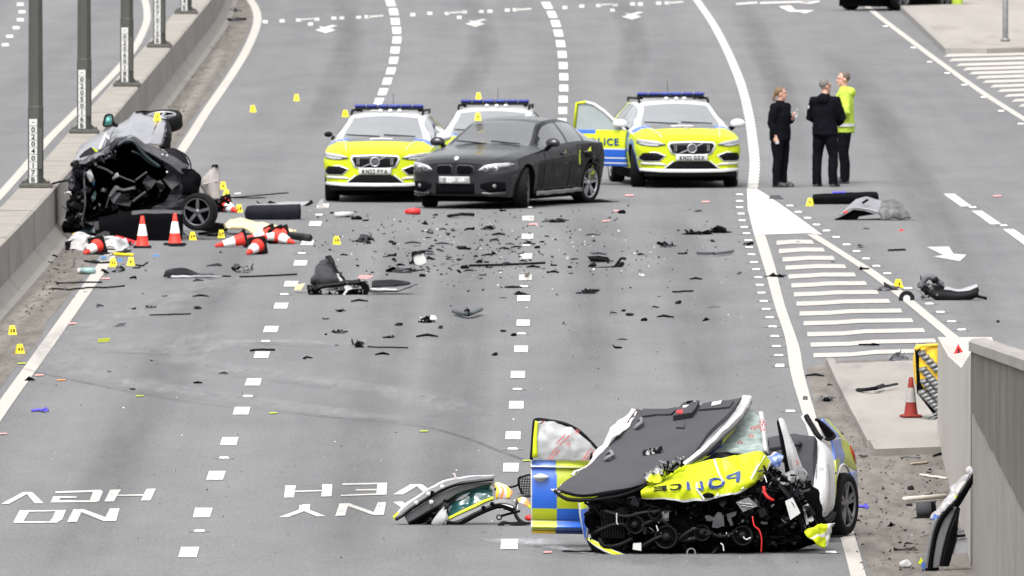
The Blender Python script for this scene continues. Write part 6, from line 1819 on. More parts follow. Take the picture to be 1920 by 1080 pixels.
shp(df, 'white_flap', YF, [[(*p, .0) for p in Zd([(700, 550), (735, 580)])], [(*p, -.06) for p in Zd([(620, 650), (742, 650)])], [(*p, -.08) for p in Zd([(535, 765), (738, 720)])], [(*p, -.05) for p in Zd([(635, 818), (640, 815)])]], 'plate_grey', 6, 8, .01, .01)
shp(df, 'window_glass', YF, [[(*p, .12) for p in Zd([(735, 570), (860, 490), (1010, 395), (1150, 315), (1260, 292), (1345, 330)])], [(*p, .04) for p in Zd([(760, 700), (880, 640), (1000, 575), (1110, 520), (1240, 460), (1345, 425)])]], 'green_glass', 24, 10, .01, .03, 9, 5)
band2(df, 'frame_film', [(755, 700), (900, 625), (1100, 528), (1230, 470), (1340, 428)], [(770, 722), (910, 652), (1110, 560), (1235, 498), (1348, 456)], 'hivis_yellow', .02, .0)
band2(df, 'lower_frame', [(735, 740), (900, 660), (1100, 572), (1330, 470), (1440, 438), (1540, 445), (1615, 500)], [(830, 755), (960, 705), (1110, 630), (1300, 545), (1440, 515), (1560, 535), (1615, 570)], 'mid_grey', .02, -.02)
band2(df, 'seal', [(735, 742), (860, 748), (960, 708), (1110, 632), (1300, 548), (1440, 517), (1610, 572)], [(745, 762), (870, 770), (975, 726), (1115, 650), (1305, 568), (1440, 540), (1605, 596)], 'black_matt', -.03, .02, th=.03)
for k in ((1210, 562), (1322, 515), (540, 490), (500, 385), (680, 292), (345, 498)):
    u, v = Zd([k])[0]; mb = MB(); mb.lathe([(0, .012), (.022, .010), (.026, 0)], 'black_matt' if k[0] > 1000 else 'plaque', 10, Matrix.Translation(P(u, v, YF - .03)) @ Matrix.Rotation(PI / 2, 4, 'X')); mb.build('bolt', df)
tr(df, 'latch_cover', YF, Zd([(505, 400), (540, 345), (575, 350), (570, 380), (520, 430)]), 'black_matt', .03, -.01)
shp(df, 'chevron_film', YF, [[(*p, .1) for p in Zd([(1320, 290), (1400, 255), (1560, 310)])], [(*p, .02) for p in Zd([(1360, 320), (1450, 310), (1590, 365)])], [(*p, .0) for p in Zd([(1370, 450), (1470, 435), (1570, 400)])]], lambda a, b: ('cushion_yellow', 'plaque', 'orange', 'pink_white', 'cushion_yellow', 'orange')[int(a * 6)] if b > .3 else 'cream_cloth', 18, 12, .012, .03, 10, 4)
shp(df, 'film_scrap', YF, [[(*p, .08) for p in Zd([(1640, 440), (1720, 440), (1790, 520)])], [(*p, .04) for p in Zd([(1650, 490), (1730, 530), (1810, 590)])]], lambda a, b: ('cushion_yellow', 'pink_white', 'orange', 'hivis_yellow')[int((a * 3 + b) % 4)], 12, 8, .01, .03)
shp(df, 'torn_strip', YF, [[(*p, .1) for p in Zd([(810, 118), (845, 115)])], [(*p, .1) for p in Zd([(835, 160), (868, 175)])], [(*p, .1) for p in Zd([(835, 205), (880, 215)])]], 'pink_white', 3, 8, .008)
ring = [(1790 + 178 * math.cos(a), 585 + 185 * math.sin(a), .12 + .1 * math.cos(a)) for a in [i * 2 * PI / 20 for i in range(21)]]
tag(tb(None, 'rubber_seal_hoop', YF + .25, Zd(ring), .022, 'grey_plastic', 7), 'black rubber seal hoop standing against the open chequered police door', 'rubber hoop')
nf = thing('wire_net', P(985, 950, YF + .4), 'black net in a bent wire frame between the detached door and chequered police door', 'net', traced=True)
tb(nf, 'wire_frame', YF + .4, Zd([(1350, 330), (1440, 300), (1570, 295), (1655, 262), (1665, 185), (1720, 160), (1830, 158), (1830, 400), (1720, 390), (1655, 250)]), .012, 'black_plastic', 6)
for i in range(8):
    f = i / 7
    a, b = Zd([(1668 + f * 150, 165 + 0 * f)])[0], Zd([(1690 + f * 140, 390)])[0]
    tb(nf, 'net_cord', YF + .4, [a, b], .0045, 'black_plastic', 4)
for i in range(7):
    f = i / 6
    tb(nf, 'net_cord', YF + .4, [Zd([(1662 + 40 * f, 190 + 190 * f)])[0], Zd([(1830, 200 + 185 * f)])[0]], .0045, 'black_plastic', 4)
rod = thing('hooked_rod', P(955, 980, YF), 'thin black rod with an eyelet end beside the hoop near the detached door', 'rod', traced=True)
tb(rod, 'shaft', YF, Zd([(1430, 670, .1), (1540, 640, .12), (1680, 605, .15)]), .014, 'black_plastic', 6)
mb = MB(); u, v = Zd([(1412, 686)])[0]; mb.lathe([(.02, -.006), (.034, 0), (.02, .006)], 'black_plastic', 12, Matrix.Translation(P(u, v, YF + .1)) @ Matrix.Rotation(PI / 2, 4, 'X')); mb.build('eyelet', rod)
shp(None, 'dark_trim', YF, [[(*p, -.1) for p in Zd([(1400, 780), (1500, 740), (1640, 770), (1800, 765)])], [(*p, -.2) for p in Zd([(1400, 790), (1500, 785), (1640, 785), (1800, 780)])]], 'black_plastic', 10, 4, .02, .03, 12)
o = bpy.data.objects[[x.name for x in bpy.data.objects if x.name.startswith('dark_trim')][-1]]; tag(o, 'flat black trim scrap on the road in front of the rubber hoop', 'trim')
mb = MB(); mb.ball(P(992, 971, YF + .3), (.05, .05, .035), 'red', 10); tag(mb.build('bottle_cap', None, P(992, 971, YF + .3)), 'small red cap inside the black rubber hoop beside the chequered door', 'cap')

# ------------------------------------------------------------------ detached door leaning on the right-hand wall
YL = 395900.0 / (1073 + 819)
Zl = zf(4.696, 1660, 850)
ld = thing('leaning_door', P(1745, 1073, YL), 'detached car door standing on end against the concrete wall beside the headrest', 'car door', traced=True)
def bandL(name, lft, rgt, mat, d0, d1, n=26, th=.02, noise=0.0, nu=6):
    L_, R_2 = Zl(lft), Zl(rgt)
    return shp(ld, name, YL, [[(*a, d0), (*b, d1)] for a, b in zip(L_, R_2)], mat, nu, n, th, noise, 10, 2)
bandL('torn_skin', [(765, 118), (690, 200), (590, 310), (560, 390), (490, 465), (440, 525), (402, 580)], [(783, 150), (735, 230), (640, 350), (610, 400), (560, 460), (490, 530), (430, 592)], lambda a, b: 'film_yellow' if .35 < b < .5 and a > .8 else ('film_blue' if b > .88 and a > .5 else ('plate_grey' if (int(b * 17) + int(a * 3)) % 3 else 'pink_white')), .12, .02, 30, .015, .06)
bandL('window_frame', [(783, 150), (735, 230), (660, 340), (600, 430), (560, 470)], [(784, 200), (748, 260), (690, 370), (650, 440), (610, 490)], 'black_matt', .02, .05, 20, .04)
bandL('door_skin_edge', [(450, 580), (405, 700), (375, 850), (358, 960), (350, 1045)], [(470, 575), (425, 700), (395, 850), (378, 960), (372, 1050)], 'mid_grey', .05, .0, 20, .02)
bandL('seal', [(560, 462), (480, 560), (425, 700), (395, 850), (378, 960), (370, 1050)], [(590, 462), (500, 575), (445, 710), (415, 850), (402, 960), (400, 1050)], 'black_matt', -.02, .0, 24, .04)
bandL('inner_panel', [(590, 462), (500, 575), (445, 710), (415, 850), (402, 960), (400, 1010)], [(612, 468), (578, 580), (540, 690), (510, 800), (480, 930), (465, 1005)], 'mid_grey', .0, .03, 24, .03)
bandL('inner_edge', [(612, 465), (578, 580), (540, 690), (510, 800), (480, 930), (468, 990)], [(620, 480), (600, 620), (605, 720), (580, 810), (550, 920), (530, 985)], 'black_plastic', .03, .12, 24, .05)
bandL('lower_corner', [(352, 1010), (350, 1050)], [(465, 1005), (440, 1050)], 'black_matt', .0, .05, 6, .04)
tr(ld, 'speaker_ring', YL, Zl([(560, 640), (590, 615), (608, 650), (606, 720), (585, 790), (555, 780), (545, 700)]), 'black_matt', .08, .06)
for k in ((492, 650), (520, 648), (505, 710), (492, 685)):
    u, v = Zl([k])[0]; mb = MB(); mb.box(P(u, v, YL - .005), (.018, .01, .016), 'black_matt'); mb.build('clip_hole', ld)
tr(ld, 'bracket', YL, Zl([(600, 682), (695, 672), (698, 705), (602, 715)]), 'mid_grey', .05, .08)
tr(ld, 'bracket', YL, Zl([(600, 722), (705, 712), (708, 735), (602, 745)]), 'black_plastic', .05, .07)
tr(ld, 'door_pocket', YL, Zl([(598, 765), (728, 738), (735, 875), (575, 888)]), 'plate_grey', .05, .10)
tr(ld, 'livery_scrap', YL, Zl([(312, 918), (332, 945), (308, 985), (288, 962)]), 'hivis_yellow', .015, .0)
tr(ld, 'livery_scrap', YL, Zl([(334, 947), (352, 970), (350, 1032), (310, 988)]), 'film_blue', .015, .0)

# ------------------------------------------------------------------ car on its side against the barrier
YC = 395900.0 / (450 + 819)
ov = thing('overturned_car', (P(250, 450, YC).x, YC, 0), 'smashed dark silver car lying on its side against the central barrier', 'wrecked car', traced=True)
ZA = zf(6, 120, 190); ZB = zf(6, 120, 310)
O_ = [(134, 312), (150, 300), (176, 294), (206, 272), (214, 261), (246, 255), (275, 268), (300, 284), (330, 302), (352, 314), (366, 326), (374, 345), (373, 364), (362, 388), (345, 404), (342, 436), (290, 446), (220, 446), (165, 446), (134, 444), (132, 400), (132, 350)]
I_ = [(150, 322), (160, 312), (182, 306), (206, 290), (222, 276), (245, 268), (268, 282), (288, 297), (306, 314), (316, 326), (320, 336), (318, 352), (306, 366), (292, 376), (268, 390), (250, 398), (236, 402), (214, 408), (190, 410), (166, 410), (152, 395), (148, 350)]
n = len(O_)
mb = MB()
g = []
for k, (fr, d) in enumerate(((0, .45), (.15, .12), (.5, .02), (.85, .1), (1, .3), (1.0, 1.7))):
    row = []
    for i in range(n * 3 + 1):
        j = i / 3; a = int(j) % n; b = (a + 1) % n; f = j - int(j)
        o = (O_[a][0] * (1 - f) + O_[b][0] * f, O_[a][1] * (1 - f) + O_[b][1] * f); q = (I_[a][0] * (1 - f) + I_[b][0] * f, I_[a][1] * (1 - f) + I_[b][1] * f)
        p = P(o[0] + (q[0] - o[0]) * fr, o[1] + (q[1] - o[1]) * fr, YC + d)
        row.append(p + Vector(mnoise.noise_vector(p * 6)) * .035)
    g.append(row)
mb.surf(g, lambda a, b: 'charcoal_wreck' if b < .62 else 'deep_black', 0, False); mb.crumple(.06, 6, 8, freq=(3, 8))
mb.build('torn_front', ov)
tr(ov, 'bulkhead', YC, [(140, 300), (210, 268), (250, 258), (330, 305), (350, 350), (330, 420), (150, 430)], 'black_matt', .1, 1.7)
shp(ov, 'flank', YC, [ZA([(520, 478, .12), (620, 470, .12), (755, 402, .12), (860, 490, .12), (985, 470, .2)]), ZA([(530, 400, .9), (650, 395, .9), (770, 350, .9), (880, 400, .9), (1000, 380, .9)]), ZA([(560, 320, 1.8), (680, 290, 1.8), (780, 260, 1.8), (900, 270, 1.8), (1030, 270, 1.8)]), ZA([(600, 265, 3.0), (720, 190, 3.2), (800, 115, 3.4), (930, 150, 3.0), (1090, 190, 2.8)])], 'silver_paint', 24, 20, .02, .02, 5, 3)
shp(ov, 'sill_panel', YC, [ZA([(960, 470, .2), (1090, 490, .25)]), ZA([(1010, 350, .9), (1120, 370, .9)]), ZA([(1050, 250, 1.8), (1140, 270, 1.8)]), ZA([(1085, 195, 2.6), (1148, 215, 2.6)])], 'silver_paint', 5, 14, .02, .008, 6, 2)
shp(ov, 'underside', YC, [ZA([(1088, 490, .25), (1120, 520, .4), (1200, 520, .6)]), ZA([(1125, 370, 1.0), (1150, 400, 1.0), (1205, 420, 1.0)]), ZA([(1145, 230, 2.4), (1180, 300, 2.4), (1205, 360, 2.4)])], lambda a, b: 'silver_dark' if a < .35 else 'black_matt', 10, 12, .03, .03, 8, 2)
shp(ov, 'roof_side', YC, [ZA([(100, 690, .15), (240, 640, .12), (400, 545, .1), (530, 470, .12)]), ZA([(140, 590, .9), (250, 520, .9), (400, 440, .9), (520, 385, .9)]), ZA([(190, 490, 2.2), (330, 410, 2.2), (460, 335, 2.2), (600, 262, 2.6)])], 'silver_paint', 16, 12, .02, .015, 5, 8)
tr(ov, 'side_window', YC, ZA([(170, 620, .05), (230, 560, .05), (300, 515, .05), (350, 540, .05), (375, 560, .05), (310, 600, .05), (180, 640, .05)]), 'dark_glass', .02)
tb(ov, 'screen_pillar', YC, ZA([(400, 545, .0), (435, 460, .1), (470, 370, .3)]), .03, 'white_wreck', 6)
shp(ov, 'bent_wing', YC, [ZA([(470, 385, .1), (505, 390, .1)]), ZA([(475, 440, .0), (520, 470, .0)]), ZA([(460, 560, .0), (530, 560, .0)])], lambda a, b: 'white_wreck' if b < .4 else 'silver_dark', 5, 8, .015, .02)
shp(ov, 'torn_wing', YC, [ZA([(110, 680, .0), (240, 660, -.05), (400, 570, -.05), (530, 500, -.02)]), ZA([(120, 730, -.05), (260, 690, -.1), (420, 620, -.1), (520, 580, -.05)])], 'silver_dark', 14, 6, .02, .04, 9, 3)
tr(ov, 'film_scrap', YC, ZA([(320, 525), (340, 525), (378, 555), (370, 575), (345, 560)]), 'hivis_yellow', .01, -.08)
shp(ov, 'front_flank', YC, [ZA([(760, 398, .05), (900, 500, .05), (1060, 545, .05), (1250, 640, .05), (1400, 750, .05)]), ZA([(770, 440, -.06), (880, 545, -.06), (1010, 620, -.06), (1180, 720, -.06), (1330, 830, -.06)])], 'silver_dark', 22, 6, .03, .012, 7, 4)
tb(ov, 'opening_edge', YC, ZA([(600, 500, -.03), (700, 440, -.03), (790, 455, -.05), (870, 560, -.05), (960, 650, -.05), (1080, 740, -.05)]), .03, 'teal_dark', 6)
tb(ov, 'opening_edge', YC, ZA([(760, 560, .05), (860, 600, .05), (950, 680, .05), (1060, 740, .05)]), .02, 'teal_dark', 6)
shp(ov, 'arch_panel', YC, [ZA([(1120, 540, .3), (1230, 535, .3), (1330, 580, .3)]), ZA([(1190, 600, .2), (1280, 610, .2), (1370, 640, .2)]), ZA([(1260, 660, .1), (1330, 680, .1), (1410, 730, .1)])], 'black_plastic', 10, 10, .02, .01)
tb(ov, 'arch_hoop', YC, ZA([(1330, 575, .3), (1385, 620, .3), (1420, 690, .3), (1428, 760, .3)]), .012, 'black_plastic', 5)
shp(ov, 'front_corner', YC, [ZB([(1330, 60, .0), (1440, 80, .05), (1480, 130, .1)]), ZB([(1330, 180, -.08), (1450, 190, -.05), (1505, 220, .1)]), ZB([(1330, 300, -.05), (1430, 310, -.02), (1490, 310, .1)])], 'black_matt', 12, 12, .05, .07, 7, 7)
u, v = ZA([(1155, 590)])[0]
for a, b in ((1160, 612), (1108, 600), (1160, 795)):
    u, v = ZA([(a, b)])[0]; mb = MB(); mb.ball(P(u, v, YC - .08), .018, 'plaque', 8); mb.build('bolt', ov)
# engine bay fragments
for nm, k, m, d in [('plastic_cover', [(880, 190), (940, 110), (1010, 160), (1040, 180), (985, 255), (940, 292)], 'grey_plastic', -.02), ('battery_tray', [(1110, 150), (1180, 85), (1240, 100), (1312, 195), (1215, 275), (1190, 250)], 'grey_box', -.05),
                    ('air_box', [(515, 380), (575, 300), (640, 315), (755, 405), (745, 460), (700, 480), (560, 430)], 'grey_box', .05), ('bracket', [(1030, 190), (1085, 165), (1120, 215), (1140, 250), (1085, 300), (1060, 270)], 'grey_plastic', -.08),
                    ('white_clip', [(540, 150), (575, 95), (605, 80), (620, 125), (560, 172)], 'plaque', .02), ('headlamp_shell', [(250, 80), (300, 40), (330, 130), (350, 185), (300, 190), (262, 160)], 'plate_grey', -.05),
                    ('broken_lens', [(305, 360), (345, 290), (365, 320), (350, 385), (320, 415)], 'teal_pale', -.02), ('broken_lens', [(315, 190), (340, 180), (345, 215), (325, 230)], 'sky_blue', -.02),
                    ('grille_scrap', [(170, 665), (240, 640), (340, 690), (350, 760), (180, 760)], 'teal_dark', -.05), ('white_shard', [(385, 425), (415, 450), (400, 470)], 'plaque', -.03), ('white_shard', [(330, 490), (355, 460), (345, 500)], 'plaque', -.03)]:
    tr(ov, nm, YC, [(p[0], p[1], d + .16 * math.sin(p[0] * .35 + p[1] * .21)) for p in ZB(k)], m, .14, d)
shp(ov, 'bent_mount', YC, [ZB([(500, 350, -.02), (560, 260, -.02), (590, 230, -.02), (660, 270, -.02), (800, 240, -.02)]), ZB([(520, 370, -.05), (590, 290, -.05), (620, 280, -.05), (680, 290, -.05), (810, 270, -.05)])], 'grey_box', 16, 4, .02, .01)
tb(ov, 'side_trim', YC, ZB([(235, 70, -.05), (228, 180, -.06), (238, 420, -.06), (215, 560, -.05), (200, 620, -.05), (215, 670, -.05)]), .018, 'grey_box', 6)
tb(ov, 'strut', YC, ZB([(620, 120, .0), (720, 160, .0), (800, 190, .0)]), .014, 'grey_plastic', 6)
tb(ov, 'strut', YC, ZB([(805, 170, -.02), (870, 120, -.02), (935, 75, -.02)]), .016, 'grey_box', 6)
tb(ov, 'strut', YC, ZB([(470, 480, .02), (500, 380, .0), (520, 340, .0)]), .010, 'grey_box', 5)
tb(ov, 'strut', YC, ZB([(370, 10, .0), (470, 45, .0), (550, 95, .0)]), .020, 'grey_box', 6)
tb(ov, 'strut', YC, ZB([(770, 410, .0), (850, 350, .0), (920, 300, .0)]), .022, 'grey_plastic', 6)
junk(ov, 'engine_parts', YC, ZB([(160, 160), (480, 260), (850, 300), (1250, 330), (1300, 420), (1100, 500), (700, 560), (250, 700)]), 130, ['deep_black', 'black_matt', 'deep_black', 'black_plastic', 'deep_black', 'charcoal_wreck'], .03, .12, .1, .5, 31)
junk(ov, 'torn_edge', YC, ZA([(100, 700), (500, 560), (620, 500), (560, 620), (300, 720), (110, 780)]), 40, ['charcoal_wreck', 'black_plastic', 'silver_dark', 'black_matt'], .03, .10, -.1, .1, 32)
junk(ov, 'crushed_panels', YC, ZB([(75, 60), (240, 20), (230, 300), (200, 700), (80, 760)]), 60, ['charcoal_wreck', 'black_plastic', 'black_matt', 'deep_black'], .06, .2, -.05, .15, 33, .1)
# lower bumper panel
shp(ov, 'lower_bumper', YC, [ZB([(400, 600, -.3), (640, 555, -.35), (840, 522, -.4), (1100, 518, -.42), (1345, 520, -.4)]), ZB([(400, 690, -.35), (640, 650, -.42), (840, 608, -.46), (1100, 605, -.48), (1340, 605, -.45)]), ZB([(420, 820, -.3), (640, 840, -.4), (850, 860, -.42), (1100, 860, -.42), (1320, 850, -.4)])], lambda a, b: 'grey_plastic' if (b < .30 and a > .42) else 'black_matt', 24, 16, .05, .012, 6, 3)
tb(ov, 'bumper_edge', YC, ZB([(1342, 520, -.45), (1338, 620, -.46), (1330, 750, -.44), (1320, 850, -.42)]), .012, 'grey_plastic', 5)
# wheels
ty, ri = wheel_meshes(.30, .20, 'dark_alloy', 5, False)
mw = Matrix.Translation(P(372.5, 397, YC - .05)) @ Matrix.Rotation(R(72), 4, 'Z') @ Matrix.Rotation(R(4), 4, 'X')
ty.xf(mw); ri.xf(mw); w1 = ty.build('wheel', ov); ri.build('rim', w1)
ty, ri = wheel_meshes(.335, .225, 'alloy', 5, False)
mw = Matrix.Translation(P(303, 228, YC + 2.9)) @ Matrix.Rotation(R(-4), 4, 'Y') @ Matrix.Rotation(R(14), 4, 'X') @ Matrix.Rotation(PI / 2, 4, 'Y')
ty.xf(mw); ri.xf(mw); w2 = ty.build('wheel', ov); ri.build('rim', w2)
tr(ov, 'wheel_arch', YC, ZA([(800, 118), (880, 108), (980, 110), (1140, 118), (1150, 210), (960, 180), (860, 150)]), 'black_matt', .2, 3.2)
tb(ov, 'suspension_arm', YC, ZA([(1150, 240, 2.6), (1180, 360, 2.0), (1160, 520, 1.2)]), .05, 'black_plastic', 7)
mr = shp(ov, 'wing_mirror', YC, [ZA([(470, 165, 1.2), (505, 152, 1.2), (540, 165, 1.25)]), ZA([(452, 220, 1.15), (500, 215, 1.12), (548, 220, 1.2)]), ZA([(450, 270, 1.2), (495, 275, 1.18), (535, 262, 1.2)])], 'teal_glass', 10, 10, .10, tdir=(0, 1, 0))
tb(ov, 'mirror_stalk', YC, ZA([(535, 225, 1.3), (560, 255, 1.4), (590, 270, 1.5)]), .035, 'black_plastic', 7)
tb(ov, 'mirror_rim', YC, ZA([(468, 162, 1.16), (450, 225, 1.1), (448, 275, 1.15), (500, 280, 1.13), (540, 265, 1.16), (550, 220, 1.16), (542, 160, 1.2), (505, 148, 1.16), (468, 162, 1.16)]), .016, 'black_plastic', 6)
tb(ov, 'torn_cable', YC, [(94, 346, .3), (112, 341, .3), (135, 337, .2), (148, 336, .1)], .018, 'black_plastic', 5)
shp(ov, 'white_scrap', YC, [[(123, 357, .0), (130, 361, .0)], [(127, 364, -.03), (137, 366, -.03)]], 'plaque', 4, 4, .02, .05, 14)
# pale panel standing behind
pp = thing('panel_wreckage', P(402, 398, YC + .8), 'pale beige body panel standing upright behind the wheel of the overturned car', 'car panel', traced=True)
shp(pp, 'panel', YC + .8, [[(397, 313, 0), (403, 310, 0), (408, 312, .05)], [(380, 335, .1), (395, 330, 0), (409, 330, .05)], [(379, 352, .1), (396, 352, 0), (411, 352, .05)], [(392, 370, .1), (401, 374, 0), (413, 376, .05)]], 'panel_beige', 10, 16, .02, .02, 6, 4)
tb(pp, 'fold_line', YC + .78, [(381, 345), (395, 342), (408, 338)], .010, 'pink_white', 5)
tr(pp, 'top_clip', YC + .8, [(396, 314), (398, 309), (408, 308), (410, 313), (406, 315), (402, 312)], 'black_plastic', .05, -.03)
junk(pp, 'torn_bracket', YC + .7, [(403, 378), (412, 374), (428, 372), (428, 388), (412, 398), (400, 392)], 30, ['black_plastic', 'black_matt', 'grey_plastic', 'black_matt'], .03, .1, -.1, .1, 41)
# ================================================================== CONES, MARKERS, DEBRIS
def make_cone(h=.50, worn=False, label='', name='traffic_cone', group='traffic cones'):
    t = thing(name, (0, 0, 0), label, 'traffic cone', group)
    o, w = ('cone_dull', 'cone_white_worn') if worn else ('cone_orange', 'cone_white')
    z0 = .035; r = lambda f: .105 + (.024 - .105) * f
    zz = [0, .33, .72, 1.0]; H = h - z0
    if worn: r = lambda f: .085 + (.026 - .085) * f
    prof = [(r(0) + .012, z0), (r(.02), z0 + .015)] + [(r(f), z0 + f * H) for f in (.33, .34, .72, .73, 1.0)] + [(.012, h + .004), (0, h + .004)]
    mb = MB(); mb.lathe(prof, [o, o, o, w, w, o, o, o][:len(prof) - 1], 20); mb.build('cone_body', t)
    mb = MB(); mb.lathe([(r(.34) + .003, z0 + .34 * H), (r(.72) + .003, z0 + .72 * H)], w, 20); mb.build('reflective_sleeve', t)
    mb = MB(); b = .29 if not worn else .24
    mb.rbox((0, 0, .02), (b, b, .04), 'rubber' if not worn else 'cone_dull', .018)
    for sx in (-1, 1):
        for sy in (-1, 1): pass
    mb.build('cone_base', t)
    return t
c0 = make_cone(label='upright orange and white cone left of its pair before the overturned car'); c0.location = G(267, 465)
c1 = clone(c0, G(328, 460), .5, 'upright orange and white cone right of its pair, nearest the spoked wheel')
wc = make_cone(.50, True, 'faded dirty red cone standing on the pad beside the yellow crash cushion'); wc.location = G(1708, 783, .09); wc.rotation_euler[2] = .3
def lay(tip_uv, base_uv, label, z_tip=.03, z_base=.14, roll=0.3, dsign=1):
    tip = G(*tip_uv, z_tip); s = S(tip_uv[1]); dx = (base_uv[0] - tip_uv[0]) / s
    dx = max(-.47, min(.47, dx)); dy = math.sqrt(max(.01, .25 - dx * dx - (z_base - z_tip) ** 2)) * dsign
    base = tip + Vector((dx, dy, z_base - z_tip)); ax = (tip - base).normalized()
    c = clone(c0, base, None, label); q = ax.to_track_quat('Z', 'Y') @ Euler((0, 0, roll)).to_quaternion()
    c.rotation_mode = 'XYZ'; c.rotation_euler = q.to_euler(); return c
lay((158, 475), (183, 462), 'fallen orange and white cone lying on white cloth by the barrier', roll=.2)
lay((404, 461), (462, 447), 'fallen cone with its tip pointing left, leftmost of the toppled heap')
lay((464, 475), (484, 458), 'fallen cone pointing at the viewer, nearest of the toppled heap', roll=.1)
lay((462, 447), (508, 444), 'fallen cone in the middle of the toppled heap, its black base facing right', z_tip=.08)
lay((486, 446), (534, 443), 'fallen cone stacked into the next, furthest right base of the toppled heap', z_tip=.10)
lay((551, 455), (515, 446), 'fallen cone with only its orange tip pointing right from the toppled heap')
lay((443, 396), (418, 382), 'fallen cone half hidden behind the pale standing panel')

def make_marker(num):
    mb = MB(); w, h, d = .115, .13, .075
    f = [(-w / 2, -d, 0), (w / 2, -d, 0), (w * .30, -.012, h), (-w * .30, -.012, h)]
    b = [(-w / 2, d, 0), (w / 2, d, 0), (w * .30, .012, h), (-w * .30, .012, h)]
    mb.add(f + b, [(0, 1, 2, 3), (5, 4, 7, 6), (3, 2, 6, 7), (1, 5, 6, 2), (4, 0, 3, 7)], 'marker_yellow')
    mb.add([(-w / 2, -d - .012, .012), (w / 2, -d - .012, .012), (w / 2, -d, .025), (-w / 2, -d, .025), (-w / 2, -d - .012, 0), (w / 2, -d - .012, 0)], [(0, 1, 2, 3), (4, 5, 1, 0)], 'marker_yellow')
    o = mb.build('evidence_marker')
    if num:
        m2 = MB(); sl = math.atan2(d - .012, h)
        m2.text(num, Matrix.Translation((0, -d * .52 - .012, h * .5)) @ Matrix.Rotation(PI / 2 - sl, 4, 'X'), .052, 'ink', gap=.1, depth=.004)
        m2.build('number', o)
    return o
for u, v, z, num, lb, yaw in [(23, 628, 0, '38', 'small yellow evidence marker numbered 38 on the silted verge by the barrier', .1), (37, 663, 0, '40', 'small yellow evidence marker numbered 40 beside the left edge line', .2),
        (212, 500, 0, '32', 'yellow evidence marker 32 near the blue scraps, left of its pair', .1), (246, 498, 0, '31', 'yellow evidence marker 31 near the blue scraps, right of its pair', -.1),
        (361, 450, 0, '29', 'yellow evidence marker just right of the second upright cone', .1), (415, 446, 0, '27', 'yellow evidence marker between the spoked wheel and the toppled cones', 0),
        (448, 398, 0, '28', 'yellow evidence marker at the left end of the long black box', .1), (418, 355, 0, '8', 'yellow evidence marker upper of two beside the pale standing panel', .1), (425, 370, 0, '11', 'yellow evidence marker lower of two beside the pale standing panel', -.2),
        (474, 210, 0, '5', 'lone yellow evidence marker on the far road right of the overturned car wheel', .1), (556, 189, 0, '7', 'yellow evidence marker furthest up the road in the left lane', 0),
        (647, 219, 0, '6', 'yellow evidence marker behind the left police car, beside its light bar', .2), (897, 186, 0, '4', 'yellow evidence marker on the road beyond the half hidden police car', 0),
        (631, 458, 0, '30', 'yellow evidence marker in the debris just beside the left lane dashes', .1), (1519, 386, 0, '19', 'yellow evidence marker at the left end of the black bar near the three people', -.2),
        (1684, 540, 0, '8', 'yellow evidence marker at the end of the grey scrap on the gore line', .3), (141, 452, 0, '', 'yellow evidence marker peeping over the white cloth by the barrier', .4)]:
    o = make_marker(num); o.location = G(u, v, z); o.rotation_euler[2] = yaw; tag(o, lb, 'evidence marker', 'yellow evidence markers')
o = make_marker('9'); Yr = bpy.data.objects['saloon_car'].location.y + 2.15; o.location = P(896, 226, Yr) + Vector((0, 0, 0)); tag(o, 'yellow evidence marker standing on the roof of the dark grey saloon', 'evidence marker', 'yellow evidence markers')
o = make_marker('2'); o.location = P(295, 226, YC + 2.45); tag(o, 'yellow evidence marker standing on the upper wheel of the overturned car', 'evidence marker', 'yellow evidence markers')

